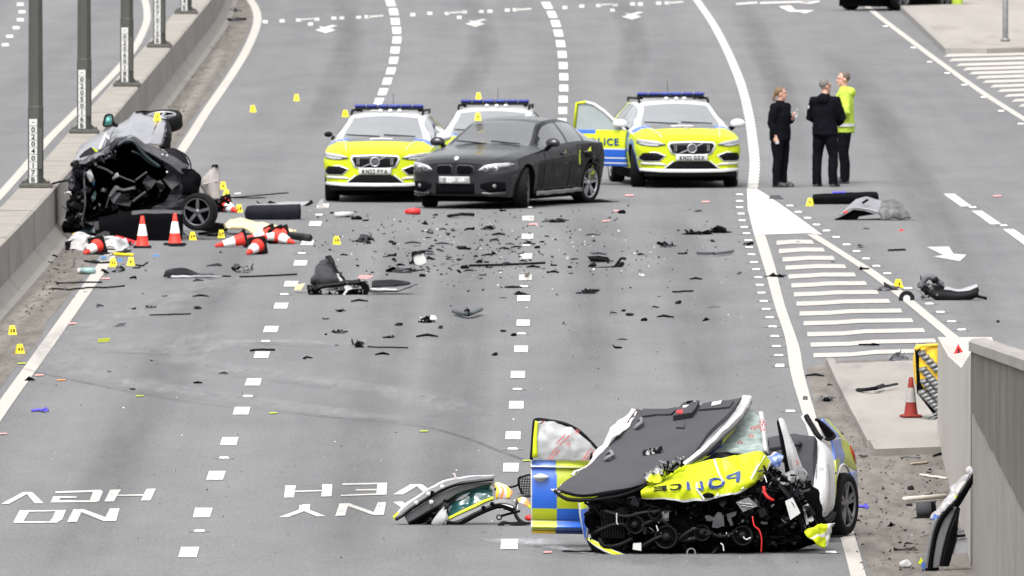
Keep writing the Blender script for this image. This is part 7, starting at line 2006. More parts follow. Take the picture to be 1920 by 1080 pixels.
def lump(u, v, w, h, mats, label, cat, name, seed, dep=None, spikes=3, rods=1, plates=4, base=.6):
    """a torn part: a rough core with plates, spikes and rods growing from it; w,h as seen, in survey pixels"""
    rnd = random.Random(seed); s = S(v); W, H = w / s, h / s; D = dep or min(W * .6, .5)
    H = max(.02, H - D * .05)
    o = G(u, v); mb = MB()
    m = lambda: rnd.choice(mats)
    nr, nc = 6, 12; vs = []
    for i in range(nr + 1):
        th = (PI / 2) * i / nr
        for k in range(nc):
            an = 2 * PI * k / nc; rr = .8 + .55 * mnoise.noise(Vector((math.cos(an) * 1.7 + seed, math.sin(an) * 1.7, i * .6)))
            vs.append(o + Vector((W / 2 * base * rr * math.cos(an) * math.cos(th), D / 2 * rr * math.sin(an) * math.cos(th), H * .55 * math.sin(th) * rr + .004)))
    mm = m()
    mb.add(vs, [(i * nc + k, i * nc + (k + 1) % nc, (i + 1) * nc + (k + 1) % nc, (i + 1) * nc + k) for i in range(nr) for k in range(nc)], mm)
    for _ in range(plates):
        c = o + Vector((rnd.uniform(-.36, .36) * W, rnd.uniform(-.3, .3) * D, rnd.uniform(.05, .45) * H))
        a = Vector((rnd.uniform(.1, .28) * W * rnd.choice((-1, 1)), rnd.uniform(-.2, .2) * D, rnd.uniform(-.1, .3) * H)); b = Vector((rnd.uniform(-.12, .12) * W, rnd.uniform(-.3, .3) * D, rnd.uniform(.2, .55) * H))
        q = [c - a, c + a * .9, c + a * .5 + b, c - a * .7 + b * .8]
        q = [Vector((p.x, p.y, max(.004, p.z))) for p in q]
        mb.sheet([[q[0], q[1]], [q[3], q[2]]], 4, 3, m(), .008, .02, 12, seed, smooth=False)
    for _ in range(spikes):
        c = o + Vector((rnd.uniform(-.3, .3) * W, rnd.uniform(-.3, .3) * D, .2 * H)); t = c + Vector((rnd.uniform(-.18, .18) * W, 0, rnd.uniform(.4, .8) * H))
        mb.tube([c, c.lerp(t, .5) + Vector((rnd.uniform(-.02, .02), 0, .01)), t], [.03 * min(1, W * 2), .02 * min(1, W * 2), .004], m(), 5)
    for _ in range(rods):
        a = o + Vector((-W * rnd.uniform(.35, .5), rnd.uniform(-.2, .2) * D, .012)); b = o + Vector((W * rnd.uniform(.35, .5), rnd.uniform(-.2, .2) * D, .012 + rnd.uniform(0, .3) * H))
        mb.tube([a, a.lerp(b, .4) + Vector((0, 0, rnd.uniform(0, .25) * H)), b], rnd.uniform(.007, .014), m(), 5)
    return tag(mb.build(name, None, o), label, cat)
def bar(pts, r, mat, label, cat, name, flat=1.0, z=.02, n=6):
    q = [G(u, v, z + (zz[0] if zz else 0)) for u, v, *zz in pts]; mb = MB()
    g = []
    for i in range(len(q) - 1):
        for k in range(4): g.append(q[i].lerp(q[i + 1], k / 4) + Vector((0, 0, .006 * mnoise.noise(q[i] * 3 + Vector((k, 0, 0))))))
    g.append(q[-1]); mb.tube(g, r, mat, n, flat=flat)
    c = (q[0] + q[-1]) / 2; c.z = 0
    return tag(mb.build(name, None, c), label, cat)
def slab(k, Y, mat, label, cat, name, th=.03, bump=.0, seed=0):
    mb = MB(); q = [P(p[0], p[1], Y + (p[2] if len(p) > 2 else 0)) for p in k]; mb.poly(q, mat, (0, th, 0))
    o = Vector((sum(p.x for p in q) / len(q), Y, 0)); return tag(mb.build(name, None, o), label, cat)
Yg = lambda v: G(960, v).y
BK = ['black_plastic', 'black_matt', 'deep_black', 'black_plastic', 'charcoal_wreck']
GK = ['black_plastic', 'grey_plastic', 'black_matt', 'mid_grey']

# --- by the overturned car
Y = Yg(412); bx = thing('foam_box', G(513, 412), 'long black box shaped trim with paler top between overturned car and police car', 'trim box', traced=True)
shp(bx, 'front_face', Y, [[(466, 388, .0), (480, 386, -.05), (520, 385, -.06), (564, 384, -.05)], [(461, 400, .0), (480, 398, -.08), (520, 397, -.09), (565, 396, -.08)], [(466, 411, .02), (485, 412, -.04), (520, 411, -.05), (563, 409, -.05)]], 'black_trim', 16, 8, .05, .01)
shp(bx, 'top_face', Y, [[(478, 385.5, .0), (564, 383.5, .0)], [(482, 382, .5), (562, 381, .5)]], 'plate_grey', 8, 3, .02)
pt = thing('panel_wreckage', G(530, 386), 'grey flat panel with upturned black ends lying behind the long black box', 'car panel', traced=True)
shp(pt, 'panel', Yg(385), [[(500, 384, .0), (540, 384, .0), (575, 387, .0)], [(505, 381, .8), (540, 378, .8), (583, 378, .6)]], 'plate_grey', 10, 5, .02, .02)
tr(pt, 'black_end', Yg(386), [(480, 375), (487, 381), (500, 382), (506, 376), (520, 382), (520, 386), (484, 385)], 'black_plastic', .05)
tr(pt, 'black_end', Yg(386), [(566, 387), (578, 380), (584, 374), (588, 381), (574, 388)], 'black_plastic', .05)
bar([(430, 371, .02), (470, 367.5, .03), (510, 364, .03), (540, 361.5, .05)], .022, 'black_plastic', 'long thin black strip pointing right from the marker beside the pale panel', 'trim strip', 'trim_strip', .5)
bar([(437, 371), (470, 371), (497, 370.5)], .018, 'black_plastic', 'short black strip just under the long thin strip by the pale panel', 'trim strip', 'trim_strip', .5)
slab([(439, 364), (452, 363.5), (452, 361), (440, 361.5)], Yg(365), 'paper', 'small white card on the road above the long thin black strip', 'card', 'card', .01)
cl = MB(); cl.sheet([[P(u, v, Yg(440) + d) for u, v, d in r] for r in [[(424, 424, .5), (440, 413, .7), (470, 416, .8), (500, 424, .8), (556, 434, .6)], [(426, 430, .0), (440, 424, .0), (470, 426, .1), (500, 430, .1), (548, 436, .1)], [(430, 436, -.1), (446, 434, -.1), (475, 440, -.1), (500, 440, -.1), (545, 439, -.1)]]], 30, 12, 'cream_cloth', .03, .06, 5, 2); cl.crumple(.05, 5, 6)
tag(cl.build('cream_cloth', None, G(480, 440)), 'crumpled cream cloth lying behind the toppled cones', 'cloth')
bar([(535, 440, .1), (555, 443, .09), (580, 446, .08)], .06, 'black_rubbery', 'black padded roll lying right of the toppled cones', 'roll', 'padded_roll', 1, .02, 10)
mb = MB(); mb.sheet([[P(u, v, Yg(470) + d) for u, v, d in r] for r in [[(128, 450, .6), (150, 440, .8), (180, 444, .8), (215, 446, .7), (240, 455, .6)], [(124, 460, .2), (150, 450, .2), (180, 452, .2), (215, 454, .2), (244, 462, .2)], [(122, 464, .0), (150, 466, .0), (180, 468, .0), (215, 467, .0), (243, 464, .0)]]], 34, 14, lambda a, b: 'white_cloth' if not (.0 < a < .10 and b > .4) else 'black_plastic', .02, .08, 4, 3); mb.crumple(.09, 8, 10, freq=(4, 12)); mb.sm = [False] * len(mb.sm)
tag(mb.build('white_cloth', None, G(183, 467)), 'crumpled white cloth heap under the fallen cone by the barrier', 'cloth')
slab([(217, 441), (225, 443), (255, 452), (250, 458), (232, 452), (216, 446)], Yg(458), 'red', 'flat red scrap behind the left upright cone', 'scrap', 'red_scrap', .1)
lump(240, 462, 22, 12, ['grey_dull', 'mid_grey', 'black_plastic'], 'grey torn scrap between the white cloth and left upright cone', 'scrap', 'torn_scrap', 3)
lump(127, 464, 16, 18, BK, 'black rounded part at the foot of the barrier left of the white cloth', 'car part', 'car_part', 6, rods=0)
slab([(180, 441), (196, 434), (205, 436), (206, 446), (196, 446), (182, 444)], Yg(456), 'grey_plastic', 'grey plastic hood shape above the fallen cone by the barrier', 'car part', 'plastic_hood', .2)
bar([(174, 474), (190, 476), (215, 474), (243, 470)], .035, 'black_plastic', 'black flat strip in front of the white cloth by the barrier', 'trim strip', 'trim_strip', .5)
bar([(211, 476), (230, 477), (249, 478)], .022, 'marker_yellow', 'short yellow tube lying in front of the white cloth', 'tube', 'yellow_tube', 1, .03)
bar([(207, 477), (212, 476.5)], .024, 'steel', 'small steel fitting at the left end of the yellow tube', 'fitting', 'steel_fitting', 1, .03)
bar([(159, 489), (172, 491), (190, 493), (208, 492)], .018, 'black_plastic', 'curved black strip across the left edge line left of marker 32', 'trim strip', 'trim_strip')
slab([(184, 490), (186, 479), (208, 480), (202, 491)], Yg(490), 'plate_grey', 'pale card with blue print behind the curved black strip at the left edge line', 'card', 'printed_card', .02)
slab([(188, 484.5), (191, 481), (200, 481), (197, 485)], Yg(490) - .02, 'sky_blue', 'blue patch printed on the pale card at the left edge line', 'label', 'blue_patch', .004)
slab([(219, 490), (222, 485.5), (230, 486), (229, 490)], Yg(490), 'sky_blue', 'blue scrap between evidence markers 32 and 31', 'scrap', 'blue_scrap', .06)
slab([(285, 481), (287, 478), (298, 478), (297, 481)], Yg(481), 'sky_blue', 'small blue scrap lying right of marker 31 in open road', 'scrap', 'blue_scrap', .1)
mb = MB(); mb.tube([G(145, 508, .05), G(153, 508, .05)], [.04, .048], 'plaque', 9); mb.tube([G(153, 508, .05), G(165, 508, .055), G(176, 508, .05), G(180, 508, .05)], [.048, .052, .048, .02], 'teal_pale', 9); tag(mb.build('clear_bottle', None, G(164, 508)), 'pale green clear bottle lying on the left edge line below marker 32', 'bottle')
lump(222, 511, 26, 16, GK, 'lump of black and grey parts just below markers 32 and 31', 'car part', 'car_part', 12)
bar([(255, 497), (268, 498), (277, 492, .04)], .014, 'black_plastic', 'short bent strip right of marker 31', 'trim strip', 'trim_strip')
bar([(105, 528, .05), (108, 531, .04), (150, 529), (192, 529)], .012, 'black_plastic', 'thin black rod crossing the left edge line, upper of two', 'rod', 'thin_rod')
bar([(97, 541), (130, 543), (165, 539, .02), (200, 539), (233, 536, .05)], .013, 'black_plastic', 'thin kinked rod crossing the left edge line, lower of two', 'rod', 'thin_rod')
lump(108, 535, 10, 8, BK, 'small black end piece at the left of the upper thin rod', 'car part', 'car_part', 17, rods=0, spikes=1)
bar([(326, 436), (345, 437), (376, 437)], .014, 'mid_grey', 'thin grey rod to the right of the right upright cone', 'rod', 'thin_rod')
bar([(346, 436), (360, 445), (368, 441)], .012, 'plaque', 'thin pale strip behind the marker right of the right upright cone', 'strip', 'pale_strip')
lump(330, 462, 40, 7, BK, 'flat black plate under the right upright cone', 'plate', 'black_plate', 19, rods=0, spikes=0, base=.9)
slab([(365, 430), (372, 420), (400, 418), (425, 422), (426, 434), (395, 436)], Yg(437), 'black_matt', 'black wedge of trim under the spoked wheel of the overturned car', 'trim', 'black_trim_wedge', .5)
lump(398, 443, 60, 12, ['grey_dull', 'black_plastic', 'black_matt'], 'grey and black scraps between the spoked wheel and toppled cones', 'scrap', 'torn_scrap', 23)

# --- larger parts across the lanes
Yq = 395900.0 / (553 + 819); Zc = zf(7.385, 540, 460)
st = thing('seat_wreckage', (P(640, 553, Yq).x, Yq, 0), 'torn grey seat and black frame heap standing in the left lane debris', 'car part', traced=True)
shp(st, 'seat_cover', Yq, [[(*p, .15) for p in Zc([(440, 215), (530, 190), (615, 235)])], [(*p, .05) for p in Zc([(400, 330), (540, 310), (650, 350)])], [(*p, -.05) for p in Zc([(330, 430), (520, 420), (690, 430)])], [(*p, -.02) for p in Zc([(300, 520), (500, 530), (740, 520)])]], 'seat_torn', 16, 14, .03, .05, 8, 3)
shp(st, 'black_strap', Yq, [[(*p, .05) for p in Zc([(520, 165), (590, 155)])], [(*p, -.02) for p in Zc([(580, 230), (640, 220)])], [(*p, -.06) for p in Zc([(650, 350), (690, 340)])], [(*p, -.08) for p in Zc([(770, 490), (800, 470)])]], 'black_plastic', 4, 16, .03, .01)
tr(st, 'white_liner', Yq, Zc([(680, 385), (710, 400), (785, 490), (770, 515), (720, 490)]), 'plaque', .02, -.1)
shp(st, 'frame_bar', Yq, [[(*p, -.1) for p in Zc([(265, 560), (500, 555), (780, 510), (1000, 488)])], [(*p, -.14) for p in Zc([(270, 640), (500, 605), (780, 560), (1010, 540)])]], 'black_plastic', 20, 5, .05, .02)
tr(st, 'frame_end', Yq, Zc([(275, 580), (360, 570), (420, 640), (470, 700), (300, 708), (272, 650)]), 'black_matt', .12, -.15)
tr(st, 'frame_end', Yq, Zc([(960, 510), (1060, 500), (1120, 560), (1130, 630), (1095, 690), (1030, 690), (1040, 620)]), 'black_matt', .15, -.15)
tr(st, 'inner_plate', Yq, Zc([(480, 620), (730, 560), (990, 560), (985, 590), (880, 600), (730, 620)]), 'mid_grey', .05, -.02)
tr(st, 'white_bracket', Yq, Zc([(775, 570), (820, 550), (870, 575), (895, 600), (830, 625), (800, 690), (755, 680), (800, 620)]), 'plaque', .04, -.16)
tr(st, 'lower_trim', Yq, Zc([(640, 630), (1030, 600), (1030, 690), (830, 690), (720, 660)]), 'black_matt', .1, .0)
junk(st, 'torn_fragments', Yq, Zc([(260, 520), (1100, 480), (1120, 690), (300, 700)]), 40, BK + ['grey_dull'], .02, .07, -.2, .1, 44)
di = thing('black_disc', (P(735, 549, Yq).x, Yq, 0), 'flat black curved panel just right of the torn seat heap', 'car panel', traced=True)
shp(di, 'panel', Yq, [[(*p, .4) for p in Zc([(1170, 515), (1350, 495), (1540, 495), (1685, 525)])], [(*p, .15) for p in Zc([(1160, 550), (1350, 560), (1540, 560), (1700, 535)])], [(*p, .0) for p in Zc([(1165, 588), (1350, 578), (1540, 562), (1680, 545)])]], 'black_plastic', 16, 8, .02, .01)
shp(di, 'underside', Yq, [[(*p, .0) for p in Zc([(1140, 595), (1350, 590), (1600, 575), (1800, 545)])], [(*p, -.05) for p in Zc([(1130, 655), (1350, 655), (1580, 635), (1780, 560)])]], 'grey_dull', 16, 5, .02, .02)
shp(di, 'pale_edge', Yq, [[(*p, -.08) for p in Zc([(1140, 600), (1300, 602), (1500, 600)])], [(*p, -.08) for p in Zc([(1140, 620), (1300, 625), (1500, 625)])]], 'plaque', 12, 2, .01, .02)
slab(Zc([(965, 440), (1000, 415), (1120, 410), (1180, 425), (1110, 460), (1000, 462)]), Yq + 2.2, 'pink', 'pinkish red edged paper scrap behind the torn seat heap', 'scrap', 'paper_scrap', .03)
slab(Zc([(80, 620), (110, 555), (235, 530), (180, 620)]), Yq + .6, 'cream_cloth', 'cream block lying on the lane dash left of the torn seat', 'block', 'cream_block', .2)
L2 = zf(3.375, 560, 360)
def D(x, y, w, h, mats, label, seed, f=L2, cat='car part', name='car_part', **kw):
    (u, v), = f([(x, y)]); sc = 3.375 if f is not L3 else 2.9185
    return lump(u, v, w / sc, h / sc, mats, label, cat, name, seed, **kw)
L3 = zf(2.9185, 1380, 330); L4 = zf(3.375, 980, 360); L5 = zf(2.7, 0, 400)
D(400, 318, 150, 62, GK, 'dark torn part with a pointed top right of the evidence marker in the debris', 51)
D(840, 265, 55, 45, GK, 'small dark knob shaped part above the white dish in the debris', 52, rods=0)
D(1200, 240, 115, 36, BK, 'low black part left of the middle lane dashes, below the dark saloon', 53)
bar([(842, 405, .02), (865, 401.5, .03), (889, 402.5, .02)], .045, 'black_plastic', 'curved black trim piece under the front bumper of the dark saloon', 'trim', 'trim_piece', .6)
t_ = thing('white_dish', G(785, 497), 'white rounded dish standing in a black bracket in mid debris', 'car part', traced=True)
Yw_ = Yg(497); tr(t_, 'dish', Yw_, L2([(725, 405), (750, 392), (785, 392), (805, 420), (808, 445), (770, 466), (735, 455)]), 'plaque', .06)
tr(t_, 'bracket', Yw_, L2([(712, 380), (745, 372), (748, 385), (782, 382), (780, 390), (740, 396), (724, 410), (730, 455), (700, 458), (718, 425)]), 'black_plastic', .08, -.02)
D(655, 512, 200, 42, GK, 'long flat grey and black part right of the torn seat heap', 54)
D(805, 828, 140, 55, ['black_plastic', 'grey_plastic', 'black_matt', 'plaque'], 'black boxy part with a white patch, in the left lane below the disc', 55)
bar([(852, 584, .03), (862, 587, .03), (878, 589, .05), (890, 585, .05), (901, 580, .06)], .045, 'teal_dark', 'dark teal curved bracket lying centre of the left lane', 'bracket', 'curved_bracket', .7)
D(1068, 775, 60, 50, ['teal_dark', 'black_plastic'], 'dark teal stub standing on the curved bracket', 56, rods=0)
D(385, 985, 120, 75, GK, 'dark pointed part lowest in the left lane below the torn seat', 57, rods=0)
bar([(690, 650), (730, 651), (765, 652)], .010, 'black_plastic', 'thin black wire trailing right from the lowest pointed part', 'wire', 'thin_wire')
D(265, 895, 125, 40, GK, 'flat dark part with two humps left of the lowest pointed part', 58)
D(575, 925, 95, 22, BK, 'small black channel shaped part in the left lane', 59, rods=0, spikes=0)
D(265, 760, 80, 28, GK, 'small grey and dark part below the torn seat heap', 60)
bar([(470, 657, .015), (490, 655.5, .015), (515, 656, .015)], .016, 'black_plastic', 'thin black strip crossing the top of a lane dash in the left line', 'trim strip', 'trim_strip')
bar([(281, 590.5), (318, 589.5), (357, 588.5)], .022, 'black_plastic', 'straight black strip alone in the leftmost lane', 'trim strip', 'trim_strip', .5)
D(285, 480, 30, 18, BK, 'small black chunk left of that straight strip in the leftmost lane', 61, L5, rods=0) if False else lump(283, 578, 28, 7, BK, 'small black chunk above the straight strip in the leftmost lane', 'car part', 'car_part', 61, rods=0)
slab([(213, 613), (224, 606), (238, 605), (232, 611)], Yg(613), 'grey_dull', 'grey triangular scrap lying flat in the leftmost lane', 'scrap', 'grey_scrap', .1)
slab([(183, 642), (184, 636), (200, 634), (206, 634), (204, 640)], Yg(643), 'film_yellow', 'flat yellow scrap lying in the leftmost lane', 'scrap', 'yellow_scrap', .1)
slab([(45, 714), (54, 706), (66, 713)], Yg(715), 'black_matt', 'black triangular flap beside the left edge line', 'flap', 'black_flap', .15)
sp = thing('splitter_wing', G(400, 520), 'long tapering black wing shaped part below the markers in the leftmost lane', 'car part', traced=True)
Ys = Yg(522); shp(sp, 'blade', Ys, [[(*p, .4) for p in L5([(845, 290), (920, 282), (1000, 308), (1080, 312)])], [(*p, .1) for p in L5([(835, 305), (920, 310), (1010, 318), (1100, 316)])], [(*p, .0) for p in L5([(828, 325), (900, 330), (1010, 324), (1170, 320)])]], lambda a, b: 'plate_grey' if b > .72 and .2 < a < .9 else 'black_plastic', 22, 8, .02, .02, 6, 2)
lump(338, 521, 46, 15, BK, 'black torn root at the left end of the long wing shaped part', 'car part', 'car_part', 62, rods=0)
D(0, 0, 0, 0, BK, '', 63) if False else lump(458, 512, 48, 24, GK, 'dark angular part with two points in the leftmost lane above the long strip', 'car part', 'car_part', 63, rods=0, spikes=2)
bar([(450, 519), (500, 517), (556, 514)], .022, 'black_plastic', 'long ragged black strip right of the wing shaped part', 'trim strip', 'trim_strip', .6)
# white and red things near the police cars
mb = MB(); mb.tube([G(629, 403, .04), G(645, 402, .05), G(661, 402, .04)], .045, 'plaque', 8); tag(mb.build('white_roll', None, G(645, 402)), 'white roll on the road below the left police car', 'roll')
mb = MB(); mb.tube([G(760, 397, .05), G(774, 396, .06), G(787, 397, .05)], [.035, .055, .05], 'red', 8); tag(mb.build('red_can', None, G(774, 397)), 'crumpled red can below the left police car bumper', 'can')
slab([(594, 385), (600, 375), (607, 372), (606, 388)], Yg(388), 'plate_grey', 'pale rounded scrap beside the left police car front wheel', 'scrap', 'pale_scrap', .06)
slab([(592, 391), (600, 386), (615, 388), (612, 391)], Yg(391), 'panel_beige', 'flat beige scrap in front of the left police car wheel', 'scrap', 'beige_scrap', .1)
# --- middle and right lanes
lump(1044, 417, 60, 12, GK, 'grey and black strip shaped part right of the middle dashes, upper', 'car part', 'car_part', 70, spikes=0)
fr = thing('frame_scrap', G(1136, 500), 'black bent frame scrap in the middle lane', 'car part', traced=True)
tr(fr, 'plate', Yg(492), L4([(410, 410), (480, 405), (540, 415), (555, 440), (500, 445), (430, 440)]), 'black_matt', .2)
tb(fr, 'rail', Yg(502), L4([(425, 485), (500, 480), (575, 475), (600, 450), (625, 420), (655, 425)]), .02, 'black_plastic', 6)
tb(fr, 'rail', Yg(494), L4([(420, 420), (520, 425), (545, 455), (565, 470)]), .015, 'black_plastic', 6)
lump(1100, 551, 48, 13, ['teal_dark', 'black_plastic', 'black_matt'], 'dark teal ribbed part alone in the middle lane', 'car part', 'car_part', 71, spikes=1, base=.9)
lump(1306, 440, 56, 13, BK, 'black tangle in the right lane, left of a longer twin', 'car part', 'car_part', 72)
lump(1350, 437, 52, 16, BK, 'black tangle in the right lane, nearest the edge line', 'car part', 'car_part', 73)
bar([(1309, 474, .02), (1340, 475, .03), (1373, 471, .02)], .035, 'grey_dull', 'grey bowed bar in the right lane below two black tangles', 'bar', 'bowed_bar', .7)
lump(1252, 464, 34, 14, BK, 'small spiky black part in the right lane left of the grey bowed bar', 'car part', 'car_part', 74)
bar([(1262, 547), (1280, 546), (1299, 545.5)], .022, 'black_plastic', 'short black strip in the right lane', 'trim strip', 'trim_strip', .6)
lump(1403, 460, 22, 10, BK, 'small black scrap at the edge line by the gore', 'scrap', 'black_scrap', 75)
lump(1402, 461, 8, 4, GK, 'tiny grey chip at the edge line by the gore', 'scrap', 'grey_chip', 76)
slab([(1440, 374), (1446, 366), (1462, 366), (1470, 374)], Yg(374), 'grey_dull', 'grey flat scrap on the white gore below the woman', 'scrap', 'grey_scrap', .2)
lump(1455, 520, 44, 10, BK, 'black scrap lying across the edge line beside the hatching', 'scrap', 'black_scrap', 77, spikes=0)
slab([(1325, 576), (1338, 570), (1352, 575), (1346, 577)], Yg(577), 'mid_grey', 'pair of black and white chips in the right lane', 'scrap', 'pale_scrap', .1)
lump(1060, 609, 13, 8, ['mid_grey', 'plaque', 'black_matt'], 'small pale and dark chip in the middle lane', 'scrap', 'pale_chip', 78, rods=0)
for x, y, w, h, sd in ((962, 540, 36, 5, 79), (975, 553, 30, 8, 80)): lump(x, y, w, h, BK, {79: 'thin black scrap with raised end left of the middle dashes', 80: 'flat black scrap left of the middle dashes, lower'}[sd], 'scrap', 'black_scrap', sd, spikes=1)
mb = MB(); mb.tube([G(880, 498, .03), G(930, 497, .03), G(980, 495, .03), G(1022, 493, .04)], .02, 'black_plastic', 5); tag(mb.build('trim_strip', None, G(950, 496)), 'long thin black strip crossing the middle dashes', 'trim strip')
mb = MB(); mb.sheet([[G(u, v, .01) for u, v in ((983, 514), (993, 514))], [G(985, 512, .09), G(990, 512, .10)], [G(987, 512, .14), G(989, 512, .14)]], 3, 4, 'wood', .02); tag(mb.build('brown_wedge', None, G(988, 514)), 'small brown wedge standing on a middle lane dash', 'wedge')
# --- right carriageway
Yb = Yg(383)
o = thing('black_bumper_bar', G(1585, 383), 'long black padded bar lying beside its marker, below the three people', 'bumper bar', traced=True)
shp(o, 'bar', Yb, [[(1525, 372, .9), (1560, 368.5, .95), (1600, 367, 1.0), (1644, 366.5, 1.0)], [(1524, 378, .1), (1560, 376, .1), (1600, 375, .15), (1647, 372.5, .2)], [(1528, 384, .0), (1560, 383, .0), (1600, 381, .05), (1645, 378, .1)]], 'deep_black', 20, 8, .06, .012)
tr(o, 'end_cap', Yb, [(1523, 373), (1527, 372), (1529, 384), (1525, 384)], 'black_matt', .15, -.12)
Z6 = zf(4.1526, 1500, 340); Yh = Yg(413)
hd = thing('bumper_corner', G(1640, 413), 'grey bumper corner with crumpled wing lying in the slip road', 'car bumper', traced=True)
shp(hd, 'bumper_skin', Yh, [[(*p, .5) for p in Z6([(440, 150), (520, 130), (580, 150), (640, 170)])], [(*p, .2) for p in Z6([(370, 220), (430, 190), (560, 200), (640, 205)])], [(*p, .0) for p in Z6([(310, 275), (420, 220), (540, 235), (610, 258)])]], 'silver_paint', 20, 10, .03, .012)
tr(hd, 'opening', Yh, Z6([(268, 298), (320, 278), (420, 222), (500, 232), (585, 256), (460, 275), (445, 298), (660, 290), (660, 298), (270, 302)]), 'deep_black', .2, .05)
tr(hd, 'red_lens', Yh, Z6([(335, 240), (360, 228), (375, 238), (352, 252)]), 'red', .03, -.04)
tr(hd, 'clip', Yh, Z6([(480, 165), (520, 135), (540, 145), (505, 170), (490, 178)]), 'black_plastic', .05, .05)
mb = MB(); mb.sheet([[P(*p, Yh + .3) for p in Z6([(640, 170), (720, 160), (780, 175)])], [P(*p, Yh + .0) for p in Z6([(615, 230), (720, 225), (825, 240)])], [P(*p, Yh - .05) for p in Z6([(630, 292), (740, 295), (850, 288)])]], 18, 12, 'wing_grey', .03, .05, 7, 3); mb.crumple(.03, 4, 6, freq=(4, 9)); mb.build('crumpled_wing', hd)
tb(hd, 'trailing_edge', Yh, [(*p, -.05) for p in Z6([(750, 305), (830, 298), (905, 300)])], .012, 'mid_grey', 5)
mb = MB(); mb.sheet([[G(1561, 361, .012), G(1588, 360.5, .012)], [G(1560, 359, .03), G(1586, 358.8, .012)]], 6, 2, 'glove_blue', .012, .02, 9); tag(mb.build('blue_glove', None, G(1574, 360)), 'flat blue glove below the two men', 'glove')
slab([(1684, 433), (1690, 429), (1695, 431), (1694, 433)], Yg(433), 'red', 'small red scrap in the slip road below the grey bumper corner', 'scrap', 'red_scrap', .05)
lump(1614, 465, 16, 7, GK, 'small dark scrap in the slip road beside the gore studs', 'scrap', 'black_scrap', 82)
bar([(1666, 469), (1682, 468.5), (1697, 468)], .022, 'black_plastic', 'short black bar in the slip road left of the arrow', 'bar', 'short_bar', .7)
sr = lump(1665, 545, 48, 18, ['grey_plastic', 'grey_dull', 'black_plastic'], 'grey ribbed scrap lying across the gore line beside its marker', 'car part', 'ribbed_scrap', 83, base=1.0, spikes=0)
mb = MB(); c = G(1700, 564); mb.lathe([(.0, .03), (.05, .035), (.09, .05), (.115, .03), (.115, -.03), (.08, -.05), (.03, -.05), (0, -.05)], ['plaque', 'rubber', 'rubber', 'rubber', 'rubber', 'rubber', 'rubber'], 18, Matrix.Translation(c + Vector((0, 0, .03))) @ Matrix.Rotation(R(80), 4, 'X'))
mb.v = [v for v in mb.v]; tag(mb.build('belt_pulley', None, c), 'black half buried pulley wheel on the gore line', 'pulley')
hh = thing('hose_assembly', G(1785, 562), 'black hose and grey white subframe piece lying in the slip road', 'car part', traced=True)
Yk = Yg(563)
tb(hh, 'hose', Yk, [(*p, .1) for p in Z6([(935, 830), (955, 790), (985, 750), (1020, 745), (1060, 775), (1115, 805)])], .045, 'grey_dull', 9)
tb(hh, 'hose_clip', Yk, [(*p, .05) for p in Z6([(1040, 755), (1060, 785)])], .055, 'black_plastic', 9)
tb(hh, 'aerial_rod', Yk, [(*p, .1) for p in Z6([(940, 735), (945, 790), (960, 850)])], .010, 'black_plastic', 5)
junk(hh, 'torn_fragments', Yk, Z6([(915, 800), (980, 800), (1120, 900), (1110, 930), (960, 900)]), 40, GK, .03, .09, -.1, .15, 91)
shp(hh, 'beam', Yk, [[(*p, .2) for p in Z6([(970, 830), (1120, 845), (1240, 870), (1320, 850), (1385, 828)])], [(*p, .0) for p in Z6([(980, 870), (1120, 880), (1240, 892), (1320, 885), (1390, 850)])], [(*p, .0) for p in Z6([(1060, 910), (1120, 925), (1240, 918), (1300, 905), (1360, 875)])]], lambda a, b: 'plate_grey' if (b < .42 and a > .25) else 'black_plastic', 24, 10, .06, .02)
tb(hh, 'rod', Yk, [(*p, .05) for p in Z6([(1290, 880), (1380, 895), (1455, 912)])], .022, 'black_plastic', 6)
# --- pad and wall foot
lump(1630, 648, 42, 6, BK, 'black flat scrap on the last hatch bars', 'scrap', 'black_scrap', 85, spikes=0, base=.9)
lump(1686, 680, 52, 26, ['grey_dull', 'mid_grey', 'grey_dull'], 'heap of grey rubble beside the yellow crash cushion', 'rubble', 'grey_rubble', 86, rods=0, base=.9)
bar([(1608, 731, .09), (1622, 731, .11), (1640, 728, .14), (1655, 722, .14)], .03, 'black_plastic', 'bent black arm lying on the concrete pad', 'car part', 'bent_arm', .8)
bar([(1640, 730, .1), (1660, 724, .13), (1682, 720, .13)], .02, 'black_plastic', 'thinner black strip beside the bent arm on the concrete pad', 'trim strip', 'trim_strip', .8)
lump(1690, 725, 24, 8, BK, 'small black block at the end of strip on the concrete pad', 'car part', 'car_part', 87, rods=0)
mb = MB(); mb.tube([G(1695, 936, .05), G(1735, 933, .05), G(1775, 930, .05)], .028, 'pale_wood', 9); tag(mb.build('pale_tube', None, G(1735, 933)), 'pale cardboard like tube lying at the wall foot above the headrest', 'tube')
hrs = thing('headrest', G(1738, 972), 'grey car headrest lying on the silt beside the leaning door', 'headrest', traced=True)
Yr_ = Yg(972)
mb = MB(); mb.tube([P(1718, 956, Yr_), P(1732, 955, Yr_), P(1746, 954, Yr_)], [.080, .088, .085], 'seat_grey', 12, flat=1.0); mb.build('cushion', hrs)
mb = MB(); mb.tube([P(1746, 954, Yr_), P(1755, 953, Yr_)], [.085, .075], 'black_matt', 12); mb.build('end_cap', hrs)
tb(hrs, 'post', Yr_, [(1712, 972, -.08), (1730, 970, -.1), (1756, 969, -.08)], .010, 'black_plastic', 5)
